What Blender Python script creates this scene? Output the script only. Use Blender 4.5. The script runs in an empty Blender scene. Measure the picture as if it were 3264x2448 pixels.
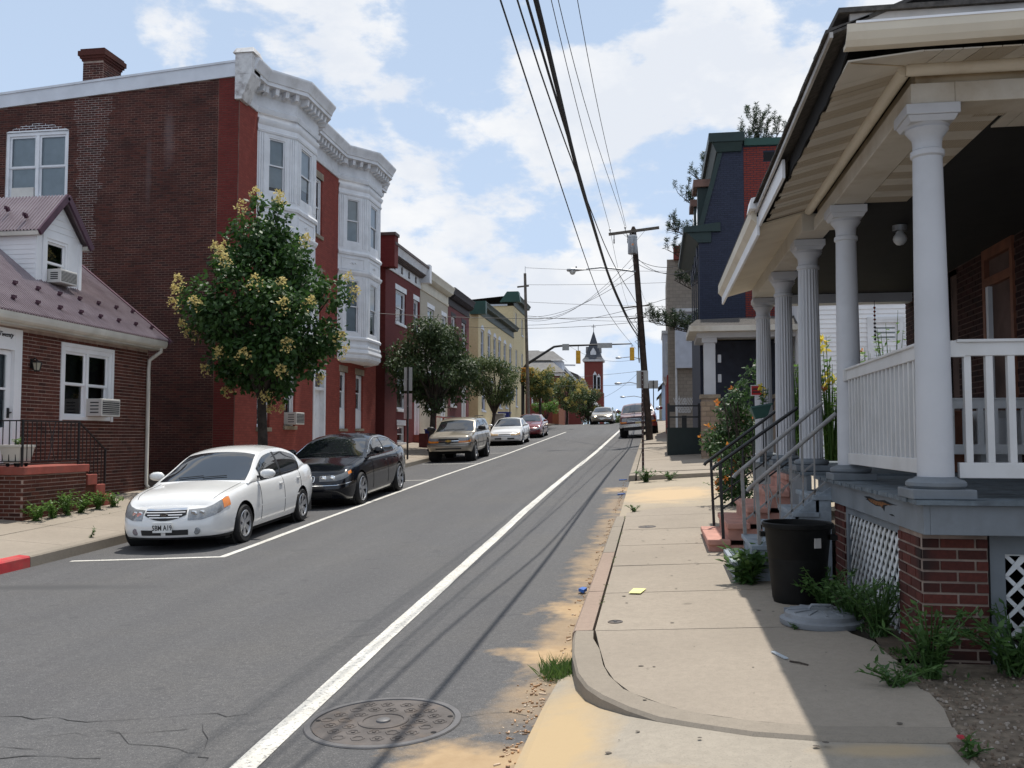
import bpy, bmesh, math, random
from mathutils import Vector, Matrix
R = math.radians
random.seed(7)
SC = bpy.context.scene
COL = SC.collection

# ------------------------------------------------------------------ camera
cam_d = bpy.data.cameras.new('camera'); cam = bpy.data.objects.new('camera', cam_d); COL.objects.link(cam)
cam_d.sensor_width = 36.0; cam_d.sensor_fit = 'HORIZONTAL'
cam_d.lens = 36.0 * 2960.0 / 3264.0
cam_d.clip_start = 0.05; cam_d.clip_end = 3000
cam.location = (0, 0, 1.77)
cam.rotation_euler = (R(90 + 3.3), 0, R(8.72))
SC.camera = cam

# ------------------------------------------------------------------ light
SUN_EL, SUN_AZ = R(70), R(11)          # azimuth measured from +Y (up the street) towards +X
SC.view_settings.view_transform = 'Standard'; SC.view_settings.look = 'None'
SC.view_settings.gamma = 1.0; SC.view_settings.exposure = 0.0
SC.view_settings.use_curve_mapping = False
sd = bpy.data.lights.new('sun', 'SUN'); sun = bpy.data.objects.new('sun', sd); COL.objects.link(sun)
sd.energy = 4.9; sd.angle = R(0.53); sd.color = (1.0, 0.95, 0.87)
sv = Vector((math.sin(SUN_AZ) * math.cos(SUN_EL), math.cos(SUN_AZ) * math.cos(SUN_EL), math.sin(SUN_EL)))
sun.rotation_euler = sv.to_track_quat('Z', 'Y').to_euler()

def N(nt, typ, **kw):
    n = nt.nodes.new(typ)
    for k, v in kw.items():
        if k == 'ins':
            for i, val in v.items(): n.inputs[i].default_value = val
        else: setattr(n, k, v)
    return n

W = bpy.data.worlds.new('World'); SC.world = W; W.use_nodes = True
nt = W.node_tree; nt.nodes.clear(); LK = nt.links.new
out = N(nt, 'ShaderNodeOutputWorld'); bg = N(nt, 'ShaderNodeBackground')
sky = N(nt, 'ShaderNodeTexSky'); sky.sky_type = 'NISHITA'; sky.sun_disc = False
sky.sun_elevation = SUN_EL; sky.sun_rotation = SUN_AZ; sky.air_density = 1.0; sky.dust_density = 1.6; sky.ozone_density = 1.4
tc = N(nt, 'ShaderNodeTexCoord')
sep = N(nt, 'ShaderNodeSeparateXYZ'); LK(tc.outputs['Generated'], sep.inputs[0])
# cumulus
zc = N(nt, 'ShaderNodeMath', operation='MAXIMUM', ins={1: 0.0}); LK(sep.outputs[2], zc.inputs[0])
cv = N(nt, 'ShaderNodeCombineXYZ'); LK(sep.outputs[0], cv.inputs[0]); LK(sep.outputs[1], cv.inputs[1]); LK(sep.outputs[2], cv.inputs[2])
mp = N(nt, 'ShaderNodeMapping'); mp.inputs['Location'].default_value = (4.7, 2.1, 0.6); mp.inputs['Scale'].default_value = (1.0, 1.0, 1.9)
LK(cv.outputs[0], mp.inputs[0])
n1 = N(nt, 'ShaderNodeTexNoise', ins={'Scale': 5.4, 'Detail': 10.0, 'Roughness': 0.58, 'Distortion': 0.1}); LK(mp.outputs[0], n1.inputs['Vector'])
n2 = N(nt, 'ShaderNodeTexNoise', ins={'Scale': 6.5, 'Detail': 6.0, 'Roughness': 0.6}); LK(mp.outputs[0], n2.inputs['Vector'])
r1 = N(nt, 'ShaderNodeValToRGB'); r1.color_ramp.elements[0].position = 0.46; r1.color_ramp.elements[1].position = 0.55
r1.color_ramp.interpolation = 'EASE'
LK(n1.outputs[0], r1.inputs[0])
r2 = N(nt, 'ShaderNodeValToRGB'); r2.color_ramp.elements[0].position = 0.40; r2.color_ramp.elements[1].position = 0.66
r2.color_ramp.elements[0].color = (0.80, 0.84, 0.91, 1); r2.color_ramp.elements[1].color = (1.0, 1.0, 1.0, 1)
LK(n2.outputs[0], r2.inputs[0])
skm = N(nt, 'ShaderNodeVectorMath', operation='SCALE'); skm.inputs['Scale'].default_value = 1.0; LK(sky.outputs[0], skm.inputs[0])
# thin veil of haze that whitens the blue
veil = N(nt, 'ShaderNodeMixRGB'); veil.inputs[2].default_value = (10.6, 13.3, 17.4, 1)
vf = N(nt, 'ShaderNodeMapRange', ins={'From Min': 0.0, 'From Max': 0.45, 'To Min': 0.93, 'To Max': 0.74}); LK(sep.outputs[2], vf.inputs['Value']); LK(vf.outputs[0], veil.inputs[0])
LK(skm.outputs[0], veil.inputs[1])
clc = N(nt, 'ShaderNodeVectorMath', operation='SCALE'); clc.inputs['Scale'].default_value = 16.8; LK(r2.outputs[0], clc.inputs[0])
hz = N(nt, 'ShaderNodeMapRange', ins={'From Min': 0.0, 'From Max': 0.14, 'To Min': 0.55, 'To Max': 0.97}); LK(sep.outputs[2], hz.inputs['Value'])
cf = N(nt, 'ShaderNodeMath', operation='MULTIPLY'); LK(r1.outputs[0], cf.inputs[0]); LK(hz.outputs[0], cf.inputs[1])
mx = N(nt, 'ShaderNodeMixRGB'); LK(cf.outputs[0], mx.inputs[0]); LK(veil.outputs[0], mx.inputs[1]); LK(clc.outputs[0], mx.inputs[2])
LK(mx.outputs[0], bg.inputs[0]); bg.inputs[1].default_value = 0.06
LK(bg.outputs[0], out.inputs[0])
SC.cycles.max_bounces = 6; SC.cycles.transparent_max_bounces = 12
SC.cycles.sample_clamp_indirect = 4.0
SC.cycles.use_denoising = True

# ------------------------------------------------------------------ ground profile (metres; camera foot = 0)
TY = [-30, 0, 5, 8.5, 12.7, 17, 20.7, 26.5, 37.7, 46.5, 55, 66.5, 74, 80, 88, 100, 130, 400]
TP = [-.5, 0, .07, .15, .26, .42, .57, .80, 1.22, 1.60, 1.97, 2.47, 2.82, 3.08, 3.12, 2.9, 1.6, -6]
_d = [(TP[i+1]-TP[i])/(TY[i+1]-TY[i]) for i in range(len(TY)-1)]
_m = [_d[0]] + [0 if _d[i-1]*_d[i] <= 0 else 2/(1/_d[i-1]+1/_d[i]) for i in range(1, len(_d))] + [_d[-1]]
def P(y):
    if y <= TY[0]: return TP[0] + _m[0]*(y-TY[0])
    if y >= TY[-1]: return TP[-1] + _m[-1]*(y-TY[-1])
    i = 0
    while y > TY[i+1]: i += 1
    h = TY[i+1]-TY[i]; t = (y-TY[i])/h
    return (2*t**3-3*t*t+1)*TP[i]+(t**3-2*t*t+t)*h*_m[i]+(-2*t**3+3*t*t)*TP[i+1]+(t**3-t*t)*h*_m[i+1]
KR, KL = -0.65, -8.5                     # kerb lines
def road_z(x, y): return P(y) - .031*(-x-.65)
def walk_r(x, y): return P(y) + .15 + .05*(x+.65)
def walk_l(x, y): return P(y) - .243 + .15 + .06*(-x-8.5)
def apron_z(x, y): return P(y) + min(.03 + .21*(x+.65), .15 + .05*(x+.65) - .014)

# ------------------------------------------------------------------ helpers
class MB:
    def __init__(s): s.v = []; s.f = []
    def pts(s, ps): i = len(s.v); s.v += [tuple(p) for p in ps]; return i
    def poly(s, ps): i = s.pts(ps); s.f.append(tuple(range(i, i+len(ps)))); return s
    def box(s, x0, x1, y0, y1, z0, z1):
        i = s.pts([(x0,y0,z0),(x1,y0,z0),(x1,y1,z0),(x0,y1,z0),(x0,y0,z1),(x1,y0,z1),(x1,y1,z1),(x0,y1,z1)])
        s.f += [tuple(i+k for k in q) for q in ((0,3,2,1),(4,5,6,7),(0,1,5,4),(1,2,6,5),(2,3,7,6),(3,0,4,7))]; return s
    def hexa(s, ps):
        i = s.pts(ps)
        s.f += [tuple(i+k for k in q) for q in ((0,3,2,1),(4,5,6,7),(0,1,5,4),(1,2,6,5),(2,3,7,6),(3,0,4,7))]; return s
    def bar(s, p, q, w, h, up=(0,0,1)):
        p = Vector(p); q = Vector(q); d = (q-p).normalized(); u = Vector(up)
        sd_ = d.cross(u)
        if sd_.length < 1e-4: sd_ = d.cross(Vector((1,0,0)))
        sd_.normalize(); u = sd_.cross(d); a = sd_*w/2; b = u*h/2
        return s.hexa([p-a-b, p+a-b, q+a-b, q-a-b, p-a+b, p+a+b, q+a+b, q-a+b])
    def tube(s, pts, r, n=6, cap=True):
        pts = [Vector(p) for p in pts]; m = len(pts); rs = r if isinstance(r, (list, tuple)) else [r]*m
        i0 = len(s.v); up = None
        for k in range(m):
            d = (pts[min(k+1,m-1)]-pts[max(k-1,0)]).normalized()
            if up is None: up = Vector((0,0,1)) if abs(d.z) < .9 else Vector((1,0,0))
            a = d.cross(up)
            if a.length < 1e-5: a = d.cross(Vector((1,.3,.2)))
            a.normalize(); b = a.cross(d).normalized(); up = b
            for j in range(n):
                t = 2*math.pi*j/n; s.v.append(tuple(pts[k]+(a*math.cos(t)+b*math.sin(t))*rs[k]))
        for k in range(m-1):
            for j in range(n):
                s.f.append((i0+k*n+j, i0+k*n+(j+1)%n, i0+(k+1)*n+(j+1)%n, i0+(k+1)*n+j))
        if cap:
            s.f.append(tuple(i0+j for j in range(n))[::-1]); s.f.append(tuple(i0+(m-1)*n+j for j in range(n)))
        return s
    def lathe(s, c, prof, n=24, axis=2, a0=0.0, a1=2*math.pi, sx=1.0, sy=1.0):
        full = abs(a1-a0-2*math.pi) < 1e-6; m = n if full else n+1; i0 = len(s.v)
        for (r, z) in prof:
            for j in range(m):
                t = a0+(a1-a0)*j/n; p = [r*math.cos(t)*sx, r*math.sin(t)*sy, z]
                if axis == 0: p = [p[2], p[0], p[1]]
                elif axis == 1: p = [p[0], p[2], p[1]]
                s.v.append((c[0]+p[0], c[1]+p[1], c[2]+p[2]))
        for k in range(len(prof)-1):
            for j in range(m if full else n):
                a, b = i0+k*m+j, i0+k*m+(j+1)%m
                s.f.append((a, b, b+m, a+m))
        return s
    def grid(s, rows):
        i0 = len(s.v); n = len(rows[0])
        for r_ in rows: s.v += [tuple(p) for p in r_]
        for k in range(len(rows)-1):
            for j in range(n-1): s.f.append((i0+k*n+j, i0+k*n+j+1, i0+(k+1)*n+j+1, i0+(k+1)*n+j))
        return s
    def prism(s, poly, z0, z1):
        n = len(poly); i = s.pts([(x, y, z0) for x, y in poly]+[(x, y, z1) for x, y in poly])
        s.f.append(tuple(i+k for k in range(n))[::-1]); s.f.append(tuple(i+n+k for k in range(n)))
        for k in range(n): s.f.append((i+k, i+(k+1)%n, i+n+(k+1)%n, i+n+k))
        return s
    def extr(s, poly, vec):
        n = len(poly); vec = Vector(vec); i = s.pts([Vector(p) for p in poly]+[Vector(p)+vec for p in poly])
        s.f.append(tuple(i+k for k in range(n))[::-1]); s.f.append(tuple(i+n+k for k in range(n)))
        for k in range(n): s.f.append((i+k, i+(k+1)%n, i+n+(k+1)%n, i+n+k))
        return s
    def pbox(s, pl, a0, a1, b0, b1, d0, d1):
        q = pl.P; return s.hexa([q(a0,b0,d1),q(a1,b0,d1),q(a1,b0,d0),q(a0,b0,d0),q(a0,b1,d1),q(a1,b1,d1),q(a1,b1,d0),q(a0,b1,d0)])
    def mesh(s, name, smooth=None, fix=True):
        me = bpy.data.meshes.new(name); me.from_pydata(s.v, [], s.f)
        if fix and len(s.f) < 60000:
            bm = bmesh.new(); bm.from_mesh(me); bmesh.ops.recalc_face_normals(bm, faces=bm.faces); bm.to_mesh(me); bm.free()
        if smooth is not None:
            for p in me.polygons: p.use_smooth = True
            me.set_sharp_from_angle(angle=R(smooth))
        me.update(); return me
    def build(s, name, mat, parent=None, smooth=None, bevel=0, fix=True):
        me = s.mesh(name, smooth, fix); me.materials.append(mat)
        return link(name, me, parent, bevel)

def link(name, me, parent=None, bevel=0):
    o = bpy.data.objects.new(name, me); COL.objects.link(o)
    if parent is not None:
        o.parent = parent
        if parent.type == 'EMPTY' and parent.get('_w'): o.location = -Vector(parent.location)
    if bevel:
        m = o.modifiers.new('bevel', 'BEVEL'); m.width = bevel; m.segments = 2; m.limit_method = 'ANGLE'; m.angle_limit = R(40)
    return o
def tag(o, label, cat, group=None, kind=None):
    if label: o['label'] = label
    if cat: o['category'] = cat
    if group: o['group'] = group
    if kind: o['kind'] = kind
    return o
def thing(name, label, cat, loc, group=None, rotz=0, world=True):
    o = bpy.data.objects.new(name, None); COL.objects.link(o); o.location = loc; o.rotation_euler = (0, 0, rotz)
    o.empty_display_size = 0.1
    if world: o['_w'] = 1
    return tag(o, label, cat, group)
def struct(name, loc=(0,0,0)):
    o = bpy.data.objects.new(name, None); COL.objects.link(o); o['kind'] = 'structure'; o['_w'] = 1; o.location = loc; return o
def copy_tree(o, parent=None):
    c = o.copy(); COL.objects.link(c); c.parent = parent
    for ch in o.children: copy_tree(ch, c)
    return c

class Pl:
    """a wall plane: origin, horizontal unit u, outward normal n"""
    def __init__(s, o, u, n): s.o = Vector(o); s.u = Vector(u).normalized(); s.n = Vector(n).normalized()
    def P(s, a, b, d=0.0): return s.o + s.u*a + Vector((0,0,b)) + s.n*d

# ------------------------------------------------------------------ materials
MATS = {}
def newmat(name):
    m = bpy.data.materials.new(name); m.use_nodes = True; t = m.node_tree; b = t.nodes['Principled BSDF']; MATS[name] = m
    return m, t, b
def rgb(c): return (c[0], c[1], c[2], 1)
def coord(t, swiz=None, scale=(1,1,1)):
    c = N(t, 'ShaderNodeTexCoord')
    if swiz is None:
        mpn = N(t, 'ShaderNodeMapping'); mpn.inputs['Scale'].default_value = scale; t.links.new(c.outputs['Object'], mpn.inputs[0]); return mpn.outputs[0]
    sp = N(t, 'ShaderNodeSeparateXYZ'); t.links.new(c.outputs['Object'], sp.inputs[0])
    cb = N(t, 'ShaderNodeCombineXYZ')
    for i, ch in enumerate(swiz): t.links.new(sp.outputs['xyz'.index(ch)], cb.inputs[i])
    return cb.outputs[0]
def mixc(t, fac, a, b, mode='MIX'):
    m = N(t, 'ShaderNodeMixRGB', blend_type=mode)
    for i, v in ((0, fac), (1, a), (2, b)):
        if isinstance(v, (int, float)): m.inputs[i].default_value = v if i == 0 else (v, v, v, 1)
        elif isinstance(v, (tuple, list)): m.inputs[i].default_value = rgb(v)
        else: t.links.new(v, m.inputs[i])
    return m.outputs[0]
def noise(t, vec, scale, detail=4, rough=.55):
    n = N(t, 'ShaderNodeTexNoise', ins={'Scale': scale, 'Detail': detail, 'Roughness': rough}); t.links.new(vec, n.inputs['Vector']); return n.outputs[0]
def ramp(t, v, p0, p1, c0=(0,0,0), c1=(1,1,1)):
    r = N(t, 'ShaderNodeValToRGB'); e = r.color_ramp.elements
    e[0].position = p0; e[1].position = p1; e[0].color = rgb(c0); e[1].color = rgb(c1); t.links.new(v, r.inputs[0]); return r.outputs[0]
def math_(t, op, a, b=None):
    n = N(t, 'ShaderNodeMath', operation=op)
    for i, v in ((0, a), (1, b)):
        if v is None: continue
        if isinstance(v, (int, float)): n.inputs[i].default_value = v
        else: t.links.new(v, n.inputs[i])
    return n.outputs[0]
def bump(t, b, h, strength=.3, dist=.01):
    n = N(t, 'ShaderNodeBump', ins={'Strength': strength, 'Distance': dist}); t.links.new(h, n.inputs['Height']); t.links.new(n.outputs[0], b.inputs['Normal'])

def plain(name, c, rough=.6, var=.12, scale=6, metal=0, spec=.4, dirt=None, bmp=0.0, fine=0, emit=None, coat=0):
    """colour with large soft variation, optional dirt tone, optional fine bump"""
    m, t, b = newmat(name); v = coord(t)
    n = noise(t, v, scale, 5)
    dark = tuple(x*(1-var*1.6) for x in c); lite = tuple(min(1, x*(1+var)) for x in c)
    col = mixc(t, ramp(t, n, .32, .68), dark, lite)
    if dirt:
        dn = noise(t, v, scale*.35+.7, 6, .65); col = mixc(t, ramp(t, dn, .52, .75), col, dirt)
    t.links.new(col, b.inputs['Base Color'])
    b.inputs['Roughness'].default_value = rough; b.inputs['Metallic'].default_value = metal
    b.inputs['Specular IOR Level'].default_value = spec
    if coat: b.inputs['Coat Weight'].default_value = coat; b.inputs['Coat Roughness'].default_value = .03
    if bmp: bump(t, b, noise(t, v, fine or scale*12, 4), bmp, .01)
    if emit: b.inputs['Emission Color'].default_value = rgb(emit[0]); b.inputs['Emission Strength'].default_value = emit[1]
    return m

def brick_tex(name, c1, c2, mortar, swiz, bw=.215, rh=.072, mort=.011, stain=None, rough=.85, mfade=.55):
    m, t, b = newmat(name); v = coord(t, swiz)
    br = N(t, 'ShaderNodeTexBrick', ins={'Scale': 1.0, 'Mortar Size': mort*.5, 'Mortar Smooth': .2, 'Bias': 0.0, 'Brick Width': bw, 'Row Height': rh})
    br.offset = .5
    br.inputs['Color1'].default_value = rgb(c1); br.inputs['Color2'].default_value = rgb(c2); br.inputs['Mortar'].default_value = rgb(mortar)
    t.links.new(v, br.inputs['Vector'])
    big = noise(t, v, .55, 5, .6); sm = noise(t, v, 7, 3)
    plainc = tuple((a+e)/2 for a, e in zip(c1, c2))
    col = mixc(t, ramp(t, big, .35, .7, (mfade,)*3, (0,)*3), br.outputs['Color'], plainc)
    col = mixc(t, ramp(t, sm, .3, .75, (.0,)*3, (.35,)*3), col, tuple(x*.6 for x in plainc))
    if stain:
        s_ = noise(t, v, .9, 6, .7); col = mixc(t, ramp(t, s_, .52, .74, (0,)*3, (.7,)*3), col, stain)
    t.links.new(col, b.inputs['Base Color']); b.inputs['Roughness'].default_value = rough
    b.inputs['Specular IOR Level'].default_value = .25
    inv = math_(t, 'SUBTRACT', 1.0, br.outputs['Fac']); bump(t, b, inv, .5, .008)
    return m

def brick_unit(name, cols, island, stain=None, soot=None):
    """material of single bricks: each brick takes its own tone"""
    m, t, b = newmat(name)
    if island: rnd = N(t, 'ShaderNodeNewGeometry').outputs['Random Per Island']
    else: rnd = N(t, 'ShaderNodeObjectInfo').outputs['Random']
    r = N(t, 'ShaderNodeValToRGB'); e = r.color_ramp.elements
    while len(e) < len(cols): e.new(.5)
    for i, c in enumerate(cols): e[i].position = i/(len(cols)-1); e[i].color = rgb(c)
    t.links.new(rnd, r.inputs[0])
    c_ = N(t, 'ShaderNodeNewGeometry').outputs['Position']
    col = mixc(t, ramp(t, noise(t, c_, 38, 3), .3, .75, (0,)*3, (.5,)*3), r.outputs[0], tuple(x*.55 for x in cols[0]))
    if stain: col = mixc(t, ramp(t, noise(t, c_, .8, 6, .7), .5, .72, (0,)*3, (.75,)*3), col, stain)
    if soot:      # weather marks at given places: (x, y, z, rx, ry, rz, colour, amount)
        for (x, y, z, rx, ry, rz, sc_, am) in soot:
            mpn = N(t, 'ShaderNodeMapping', vector_type='TEXTURE'); mpn.inputs['Location'].default_value = (x, y, z); mpn.inputs['Scale'].default_value = (rx, ry, rz)
            t.links.new(c_, mpn.inputs[0]); ln = N(t, 'ShaderNodeVectorMath', operation='LENGTH'); t.links.new(mpn.outputs[0], ln.inputs[0])
            w_ = math_(t, 'ADD', ln.outputs['Value'], math_(t, 'MULTIPLY', noise(t, c_, 3.5, 4), .8))
            col = mixc(t, ramp(t, w_, .55, 1.45, (am,)*3, (0,)*3), col, sc_)
    t.links.new(col, b.inputs['Base Color']); b.inputs['Roughness'].default_value = .85; b.inputs['Specular IOR Level'].default_value = .25
    bump(t, b, noise(t, c_, 120, 3), .25, .004)
    return m

def glass(name, tint=(.75,.8,.8), refl=1.0, dark=.0):
    m, t, b = newmat(name); o = t.nodes['Material Output']; t.nodes.remove(b)
    tr = N(t, 'ShaderNodeBsdfTransparent'); tr.inputs[0].default_value = rgb(tint)
    gl = N(t, 'ShaderNodeBsdfGlossy'); gl.inputs['Roughness'].default_value = .03; gl.inputs[0].default_value = (refl,)*3+(1,)
    fr = N(t, 'ShaderNodeFresnel', ins={'IOR': 1.6}); ms = N(t, 'ShaderNodeMixShader')
    c_ = N(t, 'ShaderNodeTexCoord').outputs['Object']; bn = N(t, 'ShaderNodeBump', ins={'Strength': .04, 'Distance': .02})
    t.links.new(noise(t, c_, 2.5, 2), bn.inputs['Height']); t.links.new(bn.outputs[0], gl.inputs['Normal'])
    t.links.new(fr.outputs[0], ms.inputs[0]); t.links.new(tr.outputs[0], ms.inputs[1]); t.links.new(gl.outputs[0], ms.inputs[2])
    t.links.new(ms.outputs[0], o.inputs[0]); return m

def leafmat(name, c1, c2, trans=.35, rough=.45):
    m, t, b = newmat(name); o = t.nodes['Material Output']
    rnd = N(t, 'ShaderNodeNewGeometry').outputs['Random Per Island']
    col = mixc(t, rnd, c1, c2); t.links.new(col, b.inputs['Base Color']); b.inputs['Roughness'].default_value = rough
    b.inputs['Specular IOR Level'].default_value = .3
    tl = N(t, 'ShaderNodeBsdfTranslucent'); t.links.new(mixc(t, .5, col, tuple(min(1, x*2.2) for x in c2)), tl.inputs[0])
    ms = N(t, 'ShaderNodeMixShader'); ms.inputs[0].default_value = trans
    t.links.new(b.outputs[0], ms.inputs[1]); t.links.new(tl.outputs[0], ms.inputs[2]); t.links.new(ms.outputs[0], o.inputs[0]); return m

def ellipse_mask(t, v, cx, cy, rx, ry, soft=(.55, 1.25), nscale=2.2, namp=.9):
    mpn = N(t, 'ShaderNodeMapping', vector_type='TEXTURE'); mpn.inputs['Location'].default_value = (cx, cy, 0); mpn.inputs['Scale'].default_value = (rx, ry, 1e6)
    t.links.new(v, mpn.inputs[0]); ln = N(t, 'ShaderNodeVectorMath', operation='LENGTH'); t.links.new(mpn.outputs[0], ln.inputs[0])
    w_ = math_(t, 'ADD', ln.outputs['Value'], math_(t, 'MULTIPLY', math_(t, 'SUBTRACT', noise(t, v, nscale, 5, .62), .5), namp*2))
    return ramp(t, w_, soft[0], soft[1], (1,)*3, (0,)*3)

def asphalt():
    m, t, b = newmat('asphalt'); v = coord(t)
    vs = coord(t, None, (1.6, .12, 1))
    c = mixc(t, ramp(t, noise(t, vs, 1.0, 4), .35, .65), (.085, .084, .087), (.104, .103, .105))
    c = mixc(t, ramp(t, noise(t, v, .5, 5, .6), .45, .75, (0,)*3, (.45,)*3), c, (.12, .112, .10))
    sp = noise(t, v, 75, 3, .75)
    c = mixc(t, ramp(t, sp, .36, .5, (.6,)*3, (0,)*3), c, (.042, .042, .044))
    c = mixc(t, ramp(t, sp, .58, .72, (0,)*3, (.6,)*3), c, (.26, .25, .245))
    mid = noise(t, v, 22, 4, .7)
    c = mixc(t, ramp(t, mid, .38, .62, (.55,)*3, (0,)*3), c, (.060, .060, .063))
    c = mixc(t, ramp(t, noise(t, v, 190, 2), .66, .72, (0,)*3, (.8,)*3), c, (.42, .41, .39))
    # darker tar blots
    c = mixc(t, ramp(t, noise(t, coord(t, None, (1, 1.6, 1)), 3.1, 3, .5), .665, .69, (0,)*3, (.55,)*3), c, (.060, .060, .063))
    # tyre rub mark sweeping to the side street
    c = mixc(t, ellipse_mask(t, v, -7.2, 10.2, 2.2, .22, (.2, 1.3), 1.2, .4), c, (.065, .065, .067))
    # brown silt washed along the kerb
    for (cx, cy, rx, ry, am) in ((-.95, 4.9, .62, .42, .9), (-.62, 7.15, .62, .36, 1.0), (-.75, 8.75, .38, .42, .85), (-.8, 6.0, .35, .7, .4), (-.74, 8.0, .30, 2.2, .6), (-.72, 11.6, .36, 2.6, .6), (-.7, 15, .34, 2.2, .5), (-.72, 18.2, .35, 2.0, .45), (-.75, 21.3, .5, .9, .8)):
        k = ellipse_mask(t, v, cx, cy, rx, ry, (.35, 1.15), 3.2, .95)
        c = mixc(t, math_(t, 'MULTIPLY', k, am), c, mixc(t, noise(t, v, 9, 4), (.30, .20, .105), (.47, .34, .20)))
    t.links.new(c, b.inputs['Base Color'])
    b.inputs['Roughness'].default_value = .82; b.inputs['Specular IOR Level'].default_value = .3
    # cracks: distorted voronoi edges only in the near patch
    wv = N(t, 'ShaderNodeVectorMath', operation='ADD'); nn = N(t, 'ShaderNodeTexNoise', ins={'Scale': 3.0, 'Detail': 4.0}); t.links.new(v, nn.inputs['Vector'])
    nsc = N(t, 'ShaderNodeVectorMath', operation='SCALE'); nsc.inputs['Scale'].default_value = .35; t.links.new(nn.outputs['Color'], nsc.inputs[0])
    t.links.new(v, wv.inputs[0]); t.links.new(nsc.outputs[0], wv.inputs[1])
    bump(t, b, sp, .35, .006)
    return m

def concrete(name, c, sand=None, joints=True, warm=(.5,.4,.26)):
    m, t, b = newmat(name); v = coord(t); oi = N(t, 'ShaderNodeObjectInfo').outputs['Random']
    a = mixc(t, ramp(t, noise(t, v, 1.3, 6, .6), .3, .7), tuple(x*.84 for x in c), tuple(min(1, x*1.08) for x in c))
    a = mixc(t, math_(t, 'MULTIPLY', oi, .35), a, tuple(x*.8 for x in c))
    sp = noise(t, v, 90, 3, .75)
    a = mixc(t, ramp(t, sp, .33, .47, (.4,)*3, (0,)*3), a, tuple(x*.45 for x in c))
    a = mixc(t, ramp(t, noise(t, v, 18, 4, .7), .36, .6, (.35,)*3, (0,)*3), a, tuple(x*.66 for x in c))
    a = mixc(t, ramp(t, noise(t, v, 2.6, 6, .7), .5, .72, (0,)*3, (.4,)*3), a, tuple(x*.62 for x in c))
    a = mixc(t, ramp(t, noise(t, v, 5.5, 3), .72, .76, (0,)*3, (.5,)*3), a, tuple(x*.35 for x in c))
    if sand:
        for (cx, cy, rx, ry, am) in sand:
            a = mixc(t, math_(t, 'MULTIPLY', ellipse_mask(t, v, cx, cy, rx, ry, (.4, 1.2), 2.0, .6), am), a, warm)
    t.links.new(a, b.inputs['Base Color']); b.inputs['Roughness'].default_value = .88; b.inputs['Specular IOR Level'].default_value = .25
    bump(t, b, sp, .25, .004); return m

M_asphalt = asphalt()
M_walk = concrete('walk_concrete', (.325, .28, .228))
M_apron = concrete('apron_concrete', (.325, .29, .24), [(-.55, 5.0, .42, 1.5, .9), (1.05, 4.72, .35, .12, .6), (-.1, 4.3, .6, .3, .5)], warm=(.42, .31, .175))
M_alley = concrete('alley_concrete', (.37, .315, .24), [(.3, 19.5, 1.3, 1.9, .8)], warm=(.50, .365, .22))
M_kerb = concrete('kerb_concrete', (.29, .252, .205)); M_kerbpink = concrete('kerb_rust', (.33, .25, .20))
M_redpaint = plain('red_kerb_paint', (.50, .045, .05), .55, .15, 5, dirt=(.35, .10, .08))
M_paint = None
def roadpaint():
    m, t, b = newmat('road_paint'); v = coord(t); o = t.nodes['Material Output']
    c = mixc(t, ramp(t, noise(t, v, 2.2, 5), .35, .7), (.52, .50, .45), (.66, .645, .60))
    c = mixc(t, ramp(t, noise(t, v, 38, 4, .75), .36, .48, (.85,)*3, (0,)*3), c, (.13, .13, .13))
    c = mixc(t, ramp(t, noise(t, v, 6, 4, .7), .56, .72, (0,)*3, (.45,)*3), c, (.22, .21, .20))
    t.links.new(c, b.inputs['Base Color']); b.inputs['Roughness'].default_value = .7; return m
M_paint = roadpaint()
M_tar = plain('crack_tar', (.012, .012, .013), .7, .2, 8)
M_soil = plain('soil', (.075, .055, .038), .95, .3, 7, dirt=(.12, .09, .06), bmp=.6, fine=60)
M_gravel = plain('gravel_ground', (.17, .135, .10), .95, .3, 12, dirt=(.10, .075, .055), bmp=.8, fine=90)
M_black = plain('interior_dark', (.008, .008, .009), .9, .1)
M_white = plain('white_paint', (.72, .73, .75), .5, .05, 3, dirt=(.60, .61, .62))
M_whiteclean = plain('white_vinyl', (.78, .78, .79), .45, .04, 2)
M_glass = glass('window_glass'); M_blind = plain('blind', (.50, .53, .57), .8, .06, 4)
M_stone = plain('stone_sill', (.27, .22, .16), .85, .15, 6, dirt=(.18, .15, .12), bmp=.3)
M_iron = plain('black_iron', (.012, .012, .013), .45, .2, 20, spec=.5)
M_steel = plain('galvanised', (.38, .39, .40), .42, .1, 14, metal=.6)
M_rubber = plain('rubber', (.014, .014, .015), .75, .15, 20)
M_wood = plain('pole_wood', (.055, .036, .026), .9, .3, 5, dirt=(.03, .02, .016), bmp=.5, fine=30)
M_woodgrey = plain('grey_wood', (.13, .11, .09), .9, .25, 5, bmp=.4, fine=30)
M_wire = plain('wire_black', (.012, .011, .012), .6, .1, 10)
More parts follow.
